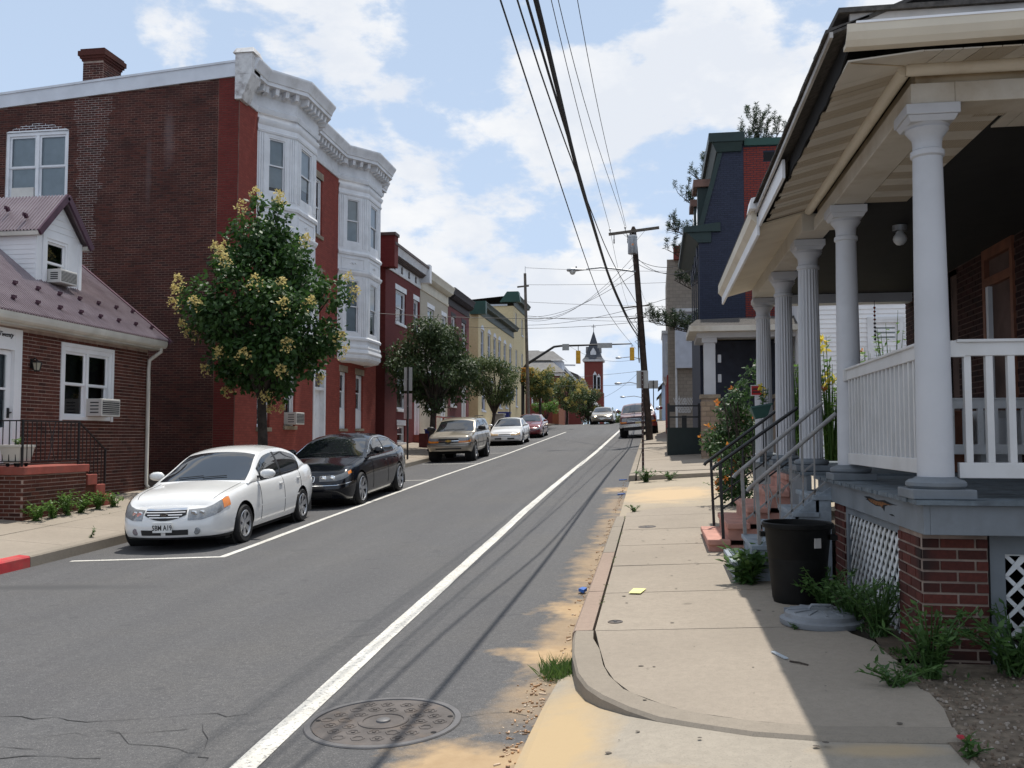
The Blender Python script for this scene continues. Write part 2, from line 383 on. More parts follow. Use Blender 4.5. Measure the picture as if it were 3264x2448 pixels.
# ================================================================== SETTING
def zsheet(name, xs, ys, zf, mat, parent=None, kind=None):
    mb = MB(); mb.grid([[(x, y, zf(x, y)) for x in xs] for y in ys])
    o = mb.build(name, mat, parent, smooth=40)
    if kind: o['kind'] = kind
    return o
def frange(a, b, n): return [a+(b-a)*i/n for i in range(n+1)]
YS = frange(-12, 110, 122) + [115, 120, 130, 145, 165, 190, 230, 280, 350, 500, 900]
def ground_z(x, y):
    if x < -8.6: return walk_l(max(x, -11.6), y) - .035
    if x > 1.66: return P(y)+.12
    if x > -.4: return P(y) - .3
    return P(y) - .6
g = zsheet('ground', [-700, -200, -60, -30, -18, -12, -11.3, -8.7, -8.55, -.45, -.35, .5, 1.5, 1.64, 1.68, 4, 8, 15, 40, 200, 700], YS, ground_z, M_soil, kind='structure')
road = struct('road')
zsheet('road_surface', [-8.62, -7.5, -6.2, -5, -4, -3, -2.2, -1.5, -.62], [y for y in YS if y < 300], road_z, M_asphalt, road)
zsheet('side_street', [-60, -30, -15, -8.62], frange(-12, 11.4, 20), lambda x, y: road_z(-8.62, y) - .003 + min(0, (x+8.62)*.01), M_asphalt, road)
zsheet('side_street', [-.62, 3, 10, 40], frange(-12, 2.2, 8), lambda x, y: road_z(-.62, y) - .003, M_asphalt, road)

def ribbon(pts, w, zf, dz=.005, rag=0):
    """flat strip along a plan polyline"""
    mb = MB(); L_, R_ = [], []
    dense = []
    for (a, b) in zip(pts[:-1], pts[1:]):
        n = max(1, int((Vector(b)-Vector(a)).length/.35))
        dense += [(a[0]+(b[0]-a[0])*i/n, a[1]+(b[1]-a[1])*i/n) for i in range(n)]
    dense.append(pts[-1])
    for i, p in enumerate(dense):
        d = Vector(dense[min(i+1, len(dense)-1)])-Vector(dense[max(i-1, 0)]); d.normalize(); nx, ny = -d.y, d.x
        w1 = w/2+random.uniform(-rag, rag); w2 = w/2+random.uniform(-rag, rag)
        a = (p[0]+nx*w1, p[1]+ny*w1); b = (p[0]-nx*w2, p[1]-ny*w2)
        L_.append((a[0], a[1], zf(*a)+dz)); R_.append((b[0], b[1], zf(*b)+dz))
    mb.grid([L_, R_]); return mb
def lane(name, pts, w, lab=None):
    o = ribbon(pts, w, road_z, .005, .004).build(name, M_paint, road)
    return o
lane('edge_line', [(-2.05, 1.5), (-2.17, 4.77), (-2.24, 6.6), (-2.29, 8.6), (-2.38, 12.5), (-2.44, 17.4), (-2.42, 26), (-2.36, 40), (-2.3, 60.8), (-2.3, 73)], .15)
lane('parking_line', [(-6.05, 12.43), (-6.15, 16.9), (-6.18, 26.4), (-6.1, 40), (-5.92, 62.7)], .11)
lane('parking_line', [(-8.22, 12.22), (-6.0, 12.46)], .10)
for (xa, ya, xb, yb) in ((-8.2, 19.2, -6.2, 19.28), (-8.2, 25.3, -6.2, 25.4), (-8.35, 32.95, -6.15, 32.4), (-8.3, 39.4, -6.2, 39.3), (-8.2, 45.2, -6.1, 45.1), (-8.2, 51.4, -6.05, 51.3)):
    lane('parking_tick', [(xa, ya), (xb, yb)], .10)
def crack(pts, w, name='crack'):
    q = []
    for (a, b) in zip(pts[:-1], pts[1:]):
        n = max(2, int((Vector(b)-Vector(a)).length/.12))
        q += [(a[0]+(b[0]-a[0])*i/n+random.gauss(0, .015), a[1]+(b[1]-a[1])*i/n+random.gauss(0, .026)) for i in range(n)]
    q.append(pts[-1])
    mb = MB(); L_, R_ = [], []
    for (x, y) in q:
        ww = w*random.uniform(.0, .62); L_.append((x, y-ww, road_z(x, y-ww)+.0035)); R_.append((x, y+ww, road_z(x, y+ww)+.0035))
    mb.grid([L_, R_]).build(name, M_tar, road)
crack([(-6.5, 5.45), (-5, 5.52), (-4.19, 5.53), (-3.4, 5.5), (-2.9, 5.62), (-2.3, 5.59)], .011)
crack([(-6, 4.9), (-4.4, 4.86), (-3.66, 4.84), (-3.05, 4.85)], .012)
crack([(-3.3, 5.3), (-3.0, 5.1), (-2.7, 5.0), (-2.45, 4.95)], .008); crack([(-3.6, 5.2), (-3.1, 5.25), (-2.8, 5.35)], .006)
crack([(-2.75, 5.45), (-2.6, 5.2), (-2.5, 4.95), (-2.4, 4.7)], .008); crack([(-4.4, 5.0), (-4.0, 4.96), (-3.5, 4.97)], .007)
crack([(-.75, 5.7), (-1.0, 5.75), (-1.3, 5.6)], .006)
crack([(-5.8, 41), (-4.6, 40.6), (-3, 41.2), (-1.7, 40.8), (-.7, 42)], .03)

# manhole lid in the roadway
mh = thing('manhole_cover', 'round iron manhole cover with raised hexagon pattern sunk in the asphalt', 'manhole cover', (-1.64, 5.55, road_z(-1.64, 5.55)))
def mhz(x, y): return road_z(x, y)
M_castiron = plain('cast_iron', (.095, .083, .077), .7, .18, 9, metal=.1, dirt=(.14, .105, .08), bmp=.3, fine=60)
M_castrim = plain('cast_rim', (.13, .125, .125), .5, .1, 9, metal=.25)
def disc_tilt(mb, prof, n, cx=-1.64, cy=5.55):
    i0 = len(mb.v); mb.lathe((cx, cy, 0), prof, n)
    for k in range(i0, len(mb.v)):
        x, y, z = mb.v[k]; mb.v[k] = (x, y, road_z(x, y)+z)
    return mb
disc_tilt(MB(), [(.475, .003), (.47, .010), (.435, .010), (.43, -.01)], 56).build('frame_ring', M_castrim, mh, smooth=30)
disc_tilt(MB(), [(.426, -.01), (.424, .006), (.0, .006)], 56).build('lid', M_castiron, mh, smooth=30)
disc_tilt(MB(), [(.045, .006), (.042, .016), (.03, .021), (0, .022)], 20).build('lift_boss', M_castrim, mh, smooth=30)
disc_tilt(MB(), [(.155, .006), (.152, .012), (.125, .012), (.122, .006)], 36).build('inner_ring', M_castiron, mh, smooth=30)
for i in range(-4, 5):
    for j in range(-4, 5):
        hx = -1.64+(i+(j % 2)*.5)*.118+random.gauss(0, .004); hy = 5.55+j*.104+random.gauss(0, .004); d_ = math.hypot(hx+1.64, hy-5.55)
        if .19 < d_ < .385:
            mb = disc_tilt(MB(), [(.046, .006), (.042, .0105), (.033, .0105), (.030, .007)], 6, hx, hy)
            if random.random() < .75: disc_tilt(mb, [(.014, .006), (.013, .0115), (0, .012)], 6, hx, hy)
            mb.build('hexagon_rib', M_castiron, mh)
for a in (15, -28, 182):
    x, y = -1.64+.405*math.cos(R(a)), 5.55+.405*math.sin(R(a))
    disc_tilt(MB(), [(.018, .0075), (0, .0075)], 10, x, y).build('pick_hole', M_black, mh)

# ------------------------------------------------------------------ right pavement
def slab(parent, poly, zf, mat, name='slab', thick=.12, gap=.006, dz=0.0, tilt=.0):
    """one paving slab: polygon pulled in by half a joint, real thickness"""
    cx = sum(p[0] for p in poly)/len(poly); cy = sum(p[1] for p in poly)/len(poly)
    q = []
    n = len(poly)
    area = sum(poly[i][0]*poly[(i+1)%n][1]-poly[(i+1)%n][0]*poly[i][1] for i in range(n)); sgn = 1 if area > 0 else -1
    for i in range(n):
        a, b, c = Vector(poly[i-1]), Vector(poly[i]), Vector(poly[(i+1)%n])
        d1 = (b-a).normalized(); d2 = (c-b).normalized(); n1 = Vector((-d1.y, d1.x))*sgn; n2 = Vector((-d2.y, d2.x))*sgn
        m = n1+n2; m = m/max(.3, m.dot(n1)) if m.length > 1e-6 else n1
        q.append(b+m*gap)
    tx, ty = random.uniform(-1, 1)*tilt, random.uniform(-1, 1)*tilt
    z = lambda p: zf(p[0], p[1])+dz+(p[0]-cx)*tx+(p[1]-cy)*ty
    mb = MB(); top = [(p[0], p[1], z(p)) for p in q]; bot = [(p[0], p[1], z(p)-thick) for p in q]
    i = mb.pts(bot+top); mb.f.append(tuple(i+n+k for k in range(n)))
    for k in range(n): mb.f.append((i+k, i+(k+1)%n, i+n+(k+1)%n, i+n+k))
    o = mb.build(name, mat, parent); return o
walkR = struct('sidewalk_right')
IN = [(1.46,5.0),(.79,5.03),(.49,5.12),(.17,5.28),(.02,5.43),(-.16,5.66),(-.27,5.93),(-.34,6.23),(-.41,6.77),(-.47,7.29)]
OUT = [(1.44,4.82),(.82,4.85),(.48,4.93),(.21,5.06),(0,5.18),(-.17,5.37),(-.33,5.6),(-.43,5.8),(-.51,6.08),(-.585,6.59),(-.62,7.02),(-.63,7.29)]
slab(walkR, IN[::-1]+[(1.46,5.0),(1.51,5.31),(1.52,5.6),(1.49,5.67),(1.5,5.97),(1.52,6.22),(1.49,6.81),(1.39,7.05),(1.36,7.29)][1:], walk_r, M_walk)
ys_ = [7.29, 8.82, 10.38, 11.95, 13.5, 15.1]
for a, b in zip(ys_[:-1], ys_[1:]):
    slab(walkR, [(-.475, a), (1.66, a), (1.66, b), (-.475, b)], walk_r, M_walk, tilt=.002)
slab(walkR, [(-.475, 15.1), (1.9, 15.1), (1.9, 16.2), (.2, 16.2), (-.2, 15.95), (-.475, 15.6)], walk_r, M_walk)
# alley apron, dropped to the gutter
def alley_z(x, y): return P(y)+.015+.085*(min(x, 1.6)+.65)
for a, b in ((15.62, 18.3), (18.3, 20.6), (20.6, 23.2)):
    slab(walkR, [(-.62, a), (2.2, a), (2.2, b), (-.62, b)], alley_z, M_alley, name='alley_slab', gap=.004)
slab(walkR, [(2.2, 15.8), (9, 15.8), (9, 23.2), (2.2, 23.2)], alley_z, M_alley, name='alley_slab')
ys2 = [24.3] + [24.3+1.55*i for i in range(1, 36)]
for a, b in zip(ys2[:-1], ys2[1:]):
    slab(walkR, [(-.475, a), (1.75, a), (1.75, b), (-.475, b)], walk_r, M_walk, dz=(.05 if a > 39 else 0), tilt=.004)
slab(walkR, [(-.45, 23.25), (2.0, 23.25), (1.75, 24.28), (-.45, 24.28)], walk_r, M_walk, dz=-.01)
slab(walkR, [(-.475, ys2[-1]), (1.75, ys2[-1]), (1.75, 110), (-.475, 110)], walk_r, M_walk)
# kerb stones
kerbR = struct('kerb_right')
def kerb_piece(parent, inn, outp, zf, low, mat, name='kerb_stone'):
    mb = MB(); rows = []
    for (a, b) in zip(inn, outp):
        zt = zf(*a); zo = zf(*b)
        o2 = Vector((b[0]-a[0], b[1]-a[1])).normalized()*.018
        rows.append([(a[0], a[1], zt-.15), (a[0], a[1], zt), (b[0]-o2.x, b[1]-o2.y, zo-.001), (b[0], b[1], zo-.022), (b[0]+o2.x*.5, b[1]+o2.y*.5, low(*b)-.12)])
    mb.grid(rows)
    mb.poly(rows[0]); mb.poly(rows[-1])
    return mb.build(name, mat, parent)
INr = IN[::-1]; OUTr = OUT[::-1]
inn = [(-.48,7.28),(-.465,7.02),(-.40,6.70),(-.35,6.27),(-.30,6.02),(-.20,5.72),(-.05,5.50),(.10,5.34),(.30,5.20),(.55,5.09),(.85,5.02),(1.46,4.99)]
kerb_piece(kerbR, inn, OUTr, lambda x, y: walk_r(x, y)+.004, apron_z, M_kerb)
for i, (a, b) in enumerate([(7.3, 8.9), (8.92, 11.4), (11.42, 13.9), (13.92, 15.55)]):
    kerb_piece(kerbR, [(-.49, a), (-.49, b)], [(-.645, a), (-.645, b)], lambda x, y: walk_r(x, y)+.003 - (.0 if y < 15.2 else .05), road_z, M_kerbpink if i < 2 else M_kerb)
for i in range(18):
    a = 23.3+i*3.0; kerb_piece(kerbR, [(-.49, a), (-.49, a+2.985)], [(-.645, a), (-.645, a+2.985)], lambda x, y: walk_r(x, y)+.003, road_z, M_kerb)
# apron in front of the corner
apron = struct('corner_apron')
slab(apron, [(-.66, -8), (3.2, -8), (1.42, 4.4), (1.43, 4.8), (.82, 4.84), (.48, 4.92), (.21, 5.05), (0, 5.17), (-.17, 5.36), (-.33, 5.59), (-.43, 5.79), (-.5, 6.07), (-.57, 6.5), (-.66, 6.4), (-.70, 5.79), (-.72, 5.28), (-.73, 4.86), (-.7, 2)], apron_z, M_apron, name='apron_slab', gap=.003)
gz = lambda x, y: walk_r(min(x, 1.7), y)-.012
gr = zsheet('gravel_lot', frange(1.38, 12, 20), frange(-4, 6.3, 20), lambda x, y: gz(x, y)+random.uniform(-.008, .006), M_gravel, kind='structure')
# dirt strip along the porch
mb = MB(); rows = []
for k in range(31):
    y = 6.32+k*.095; e = 1.47+.05*math.sin(y*2.1)+.03*math.sin(y*5.3+1)-(.10 if y > 7 else 0)*min(1, (y-7)/.6)
    rows.append([(e, y, walk_r(e, y)+.002), (e+.05, y, walk_r(e, y)+.006+random.uniform(0, .006)), (1.78, y, walk_r(1.7, y)+.008+random.uniform(0, .008))])
mb.grid(rows); mb.build('dirt_strip', M_soil, smooth=60)['kind'] = 'structure'
# gravel pebbles that can be told apart only as a mass
mb = MB()
for i in range(2600):
    x = 1.42+random.random()**1.3*2.2; y = random.uniform(3.6, 6.0)
    if x < 1.42+max(0, (y-5.0))*.09: continue
    s_ = random.uniform(.004, .013); z = gz(x, y)+s_*.2; a = random.random()*3
    c, sn = math.cos(a)*s_, math.sin(a)*s_
    mb.hexa([(x-c, y-sn, z-s_*.5), (x+sn, y-c, z-s_*.5), (x+c, y+sn, z-s_*.5), (x-sn, y+c, z-s_*.5), (x-c*.6, y-sn*.6, z+s_*.5), (x+sn*.7, y-c*.7, z+s_*.45), (x+c*.6, y+sn*.6, z+s_*.5), (x-sn*.6, y+c*.6, z+s_*.4)])
m, t, b = newmat('pebbles'); rn = N(t, 'ShaderNodeNewGeometry').outputs['Random Per Island']
rr = N(t, 'ShaderNodeValToRGB'); rr.color_ramp.elements[0].color = (.10, .075, .055, 1); rr.color_ramp.elements[1].color = (.34, .30, .26, 1); e_ = rr.color_ramp.elements.new(.6); e_.color = (.17, .125, .09, 1)
t.links.new(rn, rr.inputs[0]); t.links.new(rr.outputs[0], b.inputs['Base Color']); b.inputs['Roughness'].default_value = .9
o = mb.build('gravel', m, fix=False); tag(o, 'loose brown gravel and dirt beside the corner pavement', 'gravel', kind='stuff')

# ------------------------------------------------------------------ left pavement
walkL = struct('sidewalk_left')
y = 11.2
while y < 70:
    for (xa, xb) in ((-9.95, -8.69), (-11.45, -9.95)):
        slab(walkL, [(xa, y), (xb, y), (xb, y+1.52), (xa, y+1.52)], walk_l, M_walk, tilt=.003)
    y += 1.52
slab(walkL, [(-11.45, y), (-8.69, y), (-8.69, 112), (-11.45, 112)], walk_l, M_walk)
slab(walkL, [(-40, 10.2), (-9, 10.2), (-8.69, 11.2), (-11.4, 11.2), (-11.45, 13.4), (-40, 13.4)], walk_l, M_walk)
kerbL = struct('kerb_left')
pts = [11.75+2.9*i for i in range(21)]
for a, b in zip(pts[:-1], pts[1:]):
    kerb_piece(kerbL, [(-8.68, a), (-8.68, b-.012)], [(-8.51, a), (-8.51, b-.012)], lambda x, y: walk_l(x, y)+.004, road_z, M_kerb)
rk_i = [(-8.68, 11.74), (-8.70, 11.2), (-8.85, 10.6), (-9.3, 10.15), (-10.2, 9.95), (-14, 9.9)]; rk_o = [(-8.51, 11.74), (-8.53, 11.15), (-8.70, 10.5), (-9.22, 9.98), (-10.2, 9.78), (-14, 9.72)]
kerb_piece(kerbL, rk_i, rk_o, lambda x, y: walk_l(max(x, -9.3), y)+.006, road_z, M_redpaint, 'red_painted_kerb')
# ================================================================== building kit
def rects_without(a0, a1, b0, b1, ops):
    """cells of a wall that are not openings"""
    A = sorted(set([a0, a1]+[min(max(o[k], a0), a1) for o in ops for k in (0, 2)])); B = sorted(set([b0, b1]+[min(max(o[k], b0), b1) for o in ops for k in (1, 3)]))
    res = []
    for p, q in zip(A[:-1], A[1:]):
        for r, s in zip(B[:-1], B[1:]):
            ca, cb = (p+q)/2, (r+s)/2
            if not any(o[0] < ca < o[2] and o[1] < cb < o[3] for o in ops): res.append((p, q, r, s))
    return res
def wall(parent, name, pl, a0, a1, b0, b1, ops, mat, depth=.22, top=None):
    """front skin with real openings and their reveals; top: optional sloped upper edge (a -> b)"""
    mb = MB()
    for (p, q, r, s) in rects_without(a0, a1, b0, b1, ops): mb.poly([pl.P(p, r), pl.P(q, r), pl.P(q, s), pl.P(p, s)])
    if top: mb.poly([pl.P(a0, b1), pl.P(a1, b1), pl.P(a1, top(a1)), pl.P(a0, top(a0))])
    for (p, r, q, s) in ops:
        for (x0, y0, x1, y1) in ((p, r, q, r), (q, r, q, s), (q, s, p, s), (p, s, p, r)):
            mb.poly([pl.P(x0, y0), pl.P(x1, y1), pl.P(x1, y1, -depth), pl.P(x0, y0, -depth)])
    o = mb.build(name, mat, parent, fix=False)
    return o
BRK = {}
def bricks(parent, pl, a0, a1, b0, b1, ops, mpart, mstuff, nparts, near, bl=.203, bh=.058, j=.011, proud=.007, top=None, keep=None):
    """running bond; nparts nearest are objects of their own, the rest one mass"""
    cells = []; row = 0; b = b0
    while b+bh <= b1+.001:
        a = a0 - (0 if row % 2 == 0 else (bl+j)/2)
        while a < a1:
            s, e = max(a, a0), min(a+bl, a1)
            segs = [(s, e)]
            for (p, r, q, t) in ops:
                if b+bh > r+.005 and b < t-.005:
                    n2 = []
                    for (x, y) in segs:
                        if y <= p or x >= q: n2.append((x, y)); continue
                        if x < p: n2.append((x, p))
                        if y > q: n2.append((q, y))
                    segs = n2
            for (x, y) in segs:
                if y-x > .035 and (top is None or b+bh < top((x+y)/2)) and (keep is None or keep((x+y)/2, b+bh/2)): cells.append((x, y, b))
            a += bl+j
        b += bh+j; row += 1
    cells.sort(key=lambda c: near(pl.P((c[0]+c[1])/2, c[2])))
    def brick_mb(w, off):
        mb = MB(); q = lambda a, b, d: off+pl.u*a+Vector((0, 0, b))+pl.n*d
        c = .0022
        i = mb.pts([q(0, 0, -.02), q(w, 0, -.02), q(w, bh, -.02), q(0, bh, -.02), q(c, c, proud), q(w-c, c, proud), q(w-c, bh-c, proud), q(c, bh-c, proud)])
        mb.f += [tuple(i+k for k in f) for f in ((4,5,6,7),(0,1,5,4),(1,2,6,5),(2,3,7,6),(3,0,4,7))]; return mb
    for (x, y, b) in cells[:nparts]:
        w = round(y-x, 2) if y-x < bl-.004 else bl
        key = (w, bh, tuple(round(v, 3) for v in pl.u), mpart.name)
        if key not in BRK:
            me = brick_mb(w, Vector((0, 0, 0))).mesh('brick'); me.materials.append(mpart); BRK[key] = me
        o = bpy.data.objects.new('brick', BRK[key]); COL.objects.link(o); o.parent = parent
        base = Vector(parent.location)*-1 if parent.type == 'EMPTY' and parent.get('_w') else Vector((0, 0, 0))
        o.location = base+pl.P(x, b, random.uniform(-.0015, .002))
    rest = cells[nparts:]
    if rest:
        mb = MB()
        for (x, y, b) in rest:
            q = pl.P(x, b, random.uniform(-.0015, .0015)); k = brick_mb(y-x, q); i = len(mb.v); mb.v += k.v; mb.f += [tuple(i+z for z in f) for f in k.f]
        o = mb.build('bricks', mstuff, parent, fix=False); o['kind'] = 'stuff'
def window(parent, pl, a0, b0, a1, b1, fmat=None, fw=.07, split=True, cols=1, blind=1.0, rec=.07, sill=None, lintel=None, sash=.045, bmat=None, arch=0, trim=0, label=None):
    """double-hung window set into an opening: frame, sashes, panes, blind, dark room"""
    fmat = fmat or M_white; mb = MB(); d = -rec
    mb.pbox(pl, a0, a0+fw, b0, b1, d-.08, d+.02); mb.pbox(pl, a1-fw, a1, b0, b1, d-.08, d+.02)
    mb.pbox(pl, a0+fw, a1-fw, b1-fw, b1, d-.08, d+.02); mb.pbox(pl, a0+fw, a1-fw, b0, b0+fw*.8, d-.08, d+.02)
    cw = (a1-a0-2*fw)/cols
    for k in range(1, cols): c = a0+fw+cw*k; mb.pbox(pl, c-fw*.45, c+fw*.45, b0+fw*.8, b1-fw, d-.08, d+.015)
    if trim:
        mb.pbox(pl, a0-trim, a0, b0-.02, b1+trim, -.02, .028); mb.pbox(pl, a1, a1+trim, b0-.02, b1+trim, -.02, .028); mb.pbox(pl, a0, a1, b1, b1+trim, -.02, .028)
    w = mb.build('window', fmat, parent)
    if label: w['label'] = label
    MB().poly([pl.P(a0, b0, -.21), pl.P(a1, b0, -.21), pl.P(a1, b1, -.21), pl.P(a0, b1, -.21)]).build('room', M_black, w)
    for k in range(cols):
        s0 = a0+fw+cw*k+(fw*.45 if k else 0); s1 = a0+fw+cw*(k+1)-(fw*.45 if k < cols-1 else 0); t0 = b0+fw*.8; t1 = b1-fw; mid = (t0+t1)/2
        for (r, s, dd) in (((t0, mid+.02, d-.05), (mid-.02, t1, d-.02)) if split else ((t0, t1, d-.03),)):
            mb = MB(); mb.pbox(pl, s0, s0+sash, r, s, dd-.025, dd); mb.pbox(pl, s1-sash, s1, r, s, dd-.025, dd); mb.pbox(pl, s0+sash, s1-sash, r, r+sash, dd-.025, dd); mb.pbox(pl, s0+sash, s1-sash, s-sash, s, dd-.025, dd)
            mb.build('sash', fmat, w)
            MB().poly([pl.P(s0+sash*.8, r+sash*.8, dd-.013), pl.P(s1-sash*.8, r+sash*.8, dd-.013), pl.P(s1-sash*.8, s-sash*.8, dd-.013), pl.P(s0+sash*.8, s-sash*.8, dd-.013)]).build('pane', M_glass, w, fix=False)
        if blind > 0:
            bb = t1-(t1-t0)*blind; n = 1
            MB().poly([pl.P(s0, bb, d-.10), pl.P(s1, bb, d-.10), pl.P(s1, t1, d-.10), pl.P(s0, t1, d-.10)]).build('blind', bmat or M_blind, w)
    if sill: MB().pbox(pl, a0-.06, a1+.06, b0-.12, b0, -.1, .06).build('sill', sill, w, bevel=.008)
    if lintel: MB().pbox(pl, a0-.10, a1+.10, b1, b1+.24, -.1, .018).build('lintel', lintel, w, bevel=.008)
    return w
def sweep_profile(mb, path, prof):
    """prof: (outward, z) pairs; path: plan points with outward directions; mitred moulding"""
    rows = [[(x+ox*o, y+oy*o, z) for (o, z) in prof] for (x, y, ox, oy) in path]
    mb.grid(rows); mb.poly(rows[0]); mb.poly(rows[-1]); return mb
def mitre_path(pts, closed=False):
    """plan polyline -> (x, y, ox, oy) with mitred outward vectors (outward = right-hand side)"""
    res = []
    for i, p in enumerate(pts):
        ds = []
        if i > 0: d = Vector(p)-Vector(pts[i-1]); ds.append(d.normalized())
        if i < len(pts)-1: d = Vector(pts[i+1])-Vector(p); ds.append(d.normalized())
        ns = [Vector((d.y, -d.x)) for d in ds]; m = sum(ns, Vector((0, 0))); m = m/max(.35, m.dot(ns[0])) if len(ns) > 1 else ns[0]
        res.append((p[0], p[1], m.x, m.y))
    return res

FX = -11.4                                 # left building line
NL = (1, 0, 0)
# brick colours
HB = [(.055, .020, .015), (.105, .035, .024), (.14, .045, .03), (.09, .026, .019)]
M_hb_o = brick_unit('house_brick', HB, False); M_hb_i = brick_unit('house_brick_mass', HB, True)
M_mortar = plain('mortar', (.36, .27, .225), .95, .2, 4, dirt=(.16, .11, .09))
M_mortar_d = plain('mortar_dark', (.12, .075, .062), .95, .3, 1.5, dirt=(.07, .04, .035))

# ================================================================== 1 small brick house with purple metal roof
house = thing('brick_house', 'low red brick house with a ribbed purple metal roof and white dormer', 'house', (FX, 15.8, walk_l(FX, 15.8)))
Y0, Y1 = 12.4, 19.6
plh = Pl((FX, 0, 0), (0, 1, 0), NL)
zb = .1
door_op = (14.22, 1.30, 15.32, 3.72); win_op = (16.52, 2.12, 18.16, 3.56)
wall(house, 'wall', plh, Y0, Y1, zb, 3.78, [door_op, win_op], M_mortar)
bricks(house, plh, 13.9, Y1, zb+.02, 3.76, [door_op, win_op], M_hb_o, M_hb_i, 300, lambda p: p.y)
MB().poly([(FX, Y1, zb), (-18, Y1, zb), (-18, Y1, 3.9), (FX, Y1, 3.9)]).build('side_wall', M_mortar_d, house)
MB().extr([(FX, Y1, 3.7), (-18, Y1, 3.7), (-14.7, Y1, 6.75)], (0, .02, 0)).build('gable', M_mortar_d, house)
MB().box(-18, FX-.23, Y0, Y0+.2, zb, 3.78).build('side_wall', M_mortar_d, house)
window(house, plh, *win_op, fmat=M_whiteclean, fw=.09, cols=2, blind=0, rec=.02, trim=.07, sash=.05)
# roof of ribbed metal panels
def purple(): 
    m, t, b = newmat('purple_metal'); v = coord(t)
    c = mixc(t, ramp(t, noise(t, v, 3, 5), .3, .7), (.24, .19, .205), (.33, .275, .29)); t.links.new(c, b.inputs['Base Color'])
    b.inputs['Roughness'].default_value = .33; b.inputs['Metallic'].default_value = .65; b.inputs['Specular IOR Level'].default_value = .6; return m
M_purple = purple(); M_purple_d = plain('purple_trim', (.075, .032, .052), .5, .15, 5, metal=.2)
EX, EZ, RX, RZ = -11.02, 3.97, -14.7, 6.9
def roofpt(y, t, up=0):
    L = math.hypot(RX-EX, RZ-EZ); nx, nz = (RZ-EZ)/L, -(RX-EX)/L
    return (EX+(RX-EX)*t+nx*up, y, EZ+(RZ-EZ)*t+nz*up)
yy = 12.2; rib = .075
while yy < 19.85-.01:
    ye = min(yy+.9, 19.86); mb = MB(); rows = [[], []]; y = yy
    while y < ye-.001:
        for (dy, u) in ((0, 0), (.038, 0), (.046, .034), (.066, .034)):
            if y+dy <= ye: rows[0].append(roofpt(y+dy, 0, u)); rows[1].append(roofpt(y+dy, 1, u))
        y += rib
    rows[0].append(roofpt(ye, 0, 0)); rows[1].append(roofpt(ye, 1, 0))
    mb.grid(rows).build('roof_panel', M_purple, house, fix=False); yy = ye
MB().poly([(RX, 12.2, RZ), (RX, 19.86, RZ), (-18.4, 19.86, 3.97), (-18.4, 12.2, 3.97)]).build('back_roof', M_purple, house)
MB().bar(roofpt(19.86, -.01, .0), roofpt(19.86, 1, .0), .10, .09).build('rake_trim', M_purple_d, house)
MB().bar((RX, 12.2, RZ+.04), (RX, 19.9, RZ+.04), .25, .04).build('ridge_cap', M_purple_d, house)
for (t, off) in ((.085, 0), (.215, .0)):
    for k in range(10):
        y = 13.6+off+k*.66
        if t > .1 and 16.4 < y < 18.3: t2 = .2
        p = Vector(roofpt(y, t, 0)); q = Vector(roofpt(y, t, .085))
        mb = MB(); mb.bar(p, q, .06, .05); mb.bar(q-Vector((0, .055, 0)), q+Vector((0, .055, 0)), .03, .05); mb.bar(p+Vector((.03, 0, 0)), p+Vector((-.12, 0, .10)), .05, .012)
        mb.build('snow_guard', M_purple_d, house)
# gutter, soffit, downspout
M_gut = plain('gutter_white', (.56, .53, .47), .5, .08, 2, dirt=(.40, .37, .32))
gp = [(0, 3.80), (.06, 3.80), (.10, 3.84), (.115, 3.90), (.115, 3.965), (.10, 3.965), (.095, 3.90), (.06, 3.83), (0, 3.83)]
mb = MB(); mb.grid([[(-11.14+o, y, z) for (o, z) in gp] for y in (12.2, 15, 17, 19.78)])
mb.poly([(-11.14+o, 19.78, z) for (o, z) in gp]); mb.poly([(-11.14+o, 12.2, z) for (o, z) in gp])
mb.build('gutter', M_gut, house)
MB().box(-11.42, -11.13, 12.2, 19.76, 3.76, 3.80).build('soffit', M_gut, house)
MB().box(-11.17, -11.14, 12.2, 19.76, 3.76, 3.95).build('fascia_board', M_gut, house)
MB().tube([(-11.1, 19.62, 3.82), (-11.1, 19.62, 3.72), (-11.26, 19.56, 3.58), (-11.33, 19.54, 3.52), (-11.345, 19.54, 3.3), (-11.345, 19.54, .72), (-11.28, 19.54, .64)], .042, 8).build('downspout', M_gut, house, smooth=50)
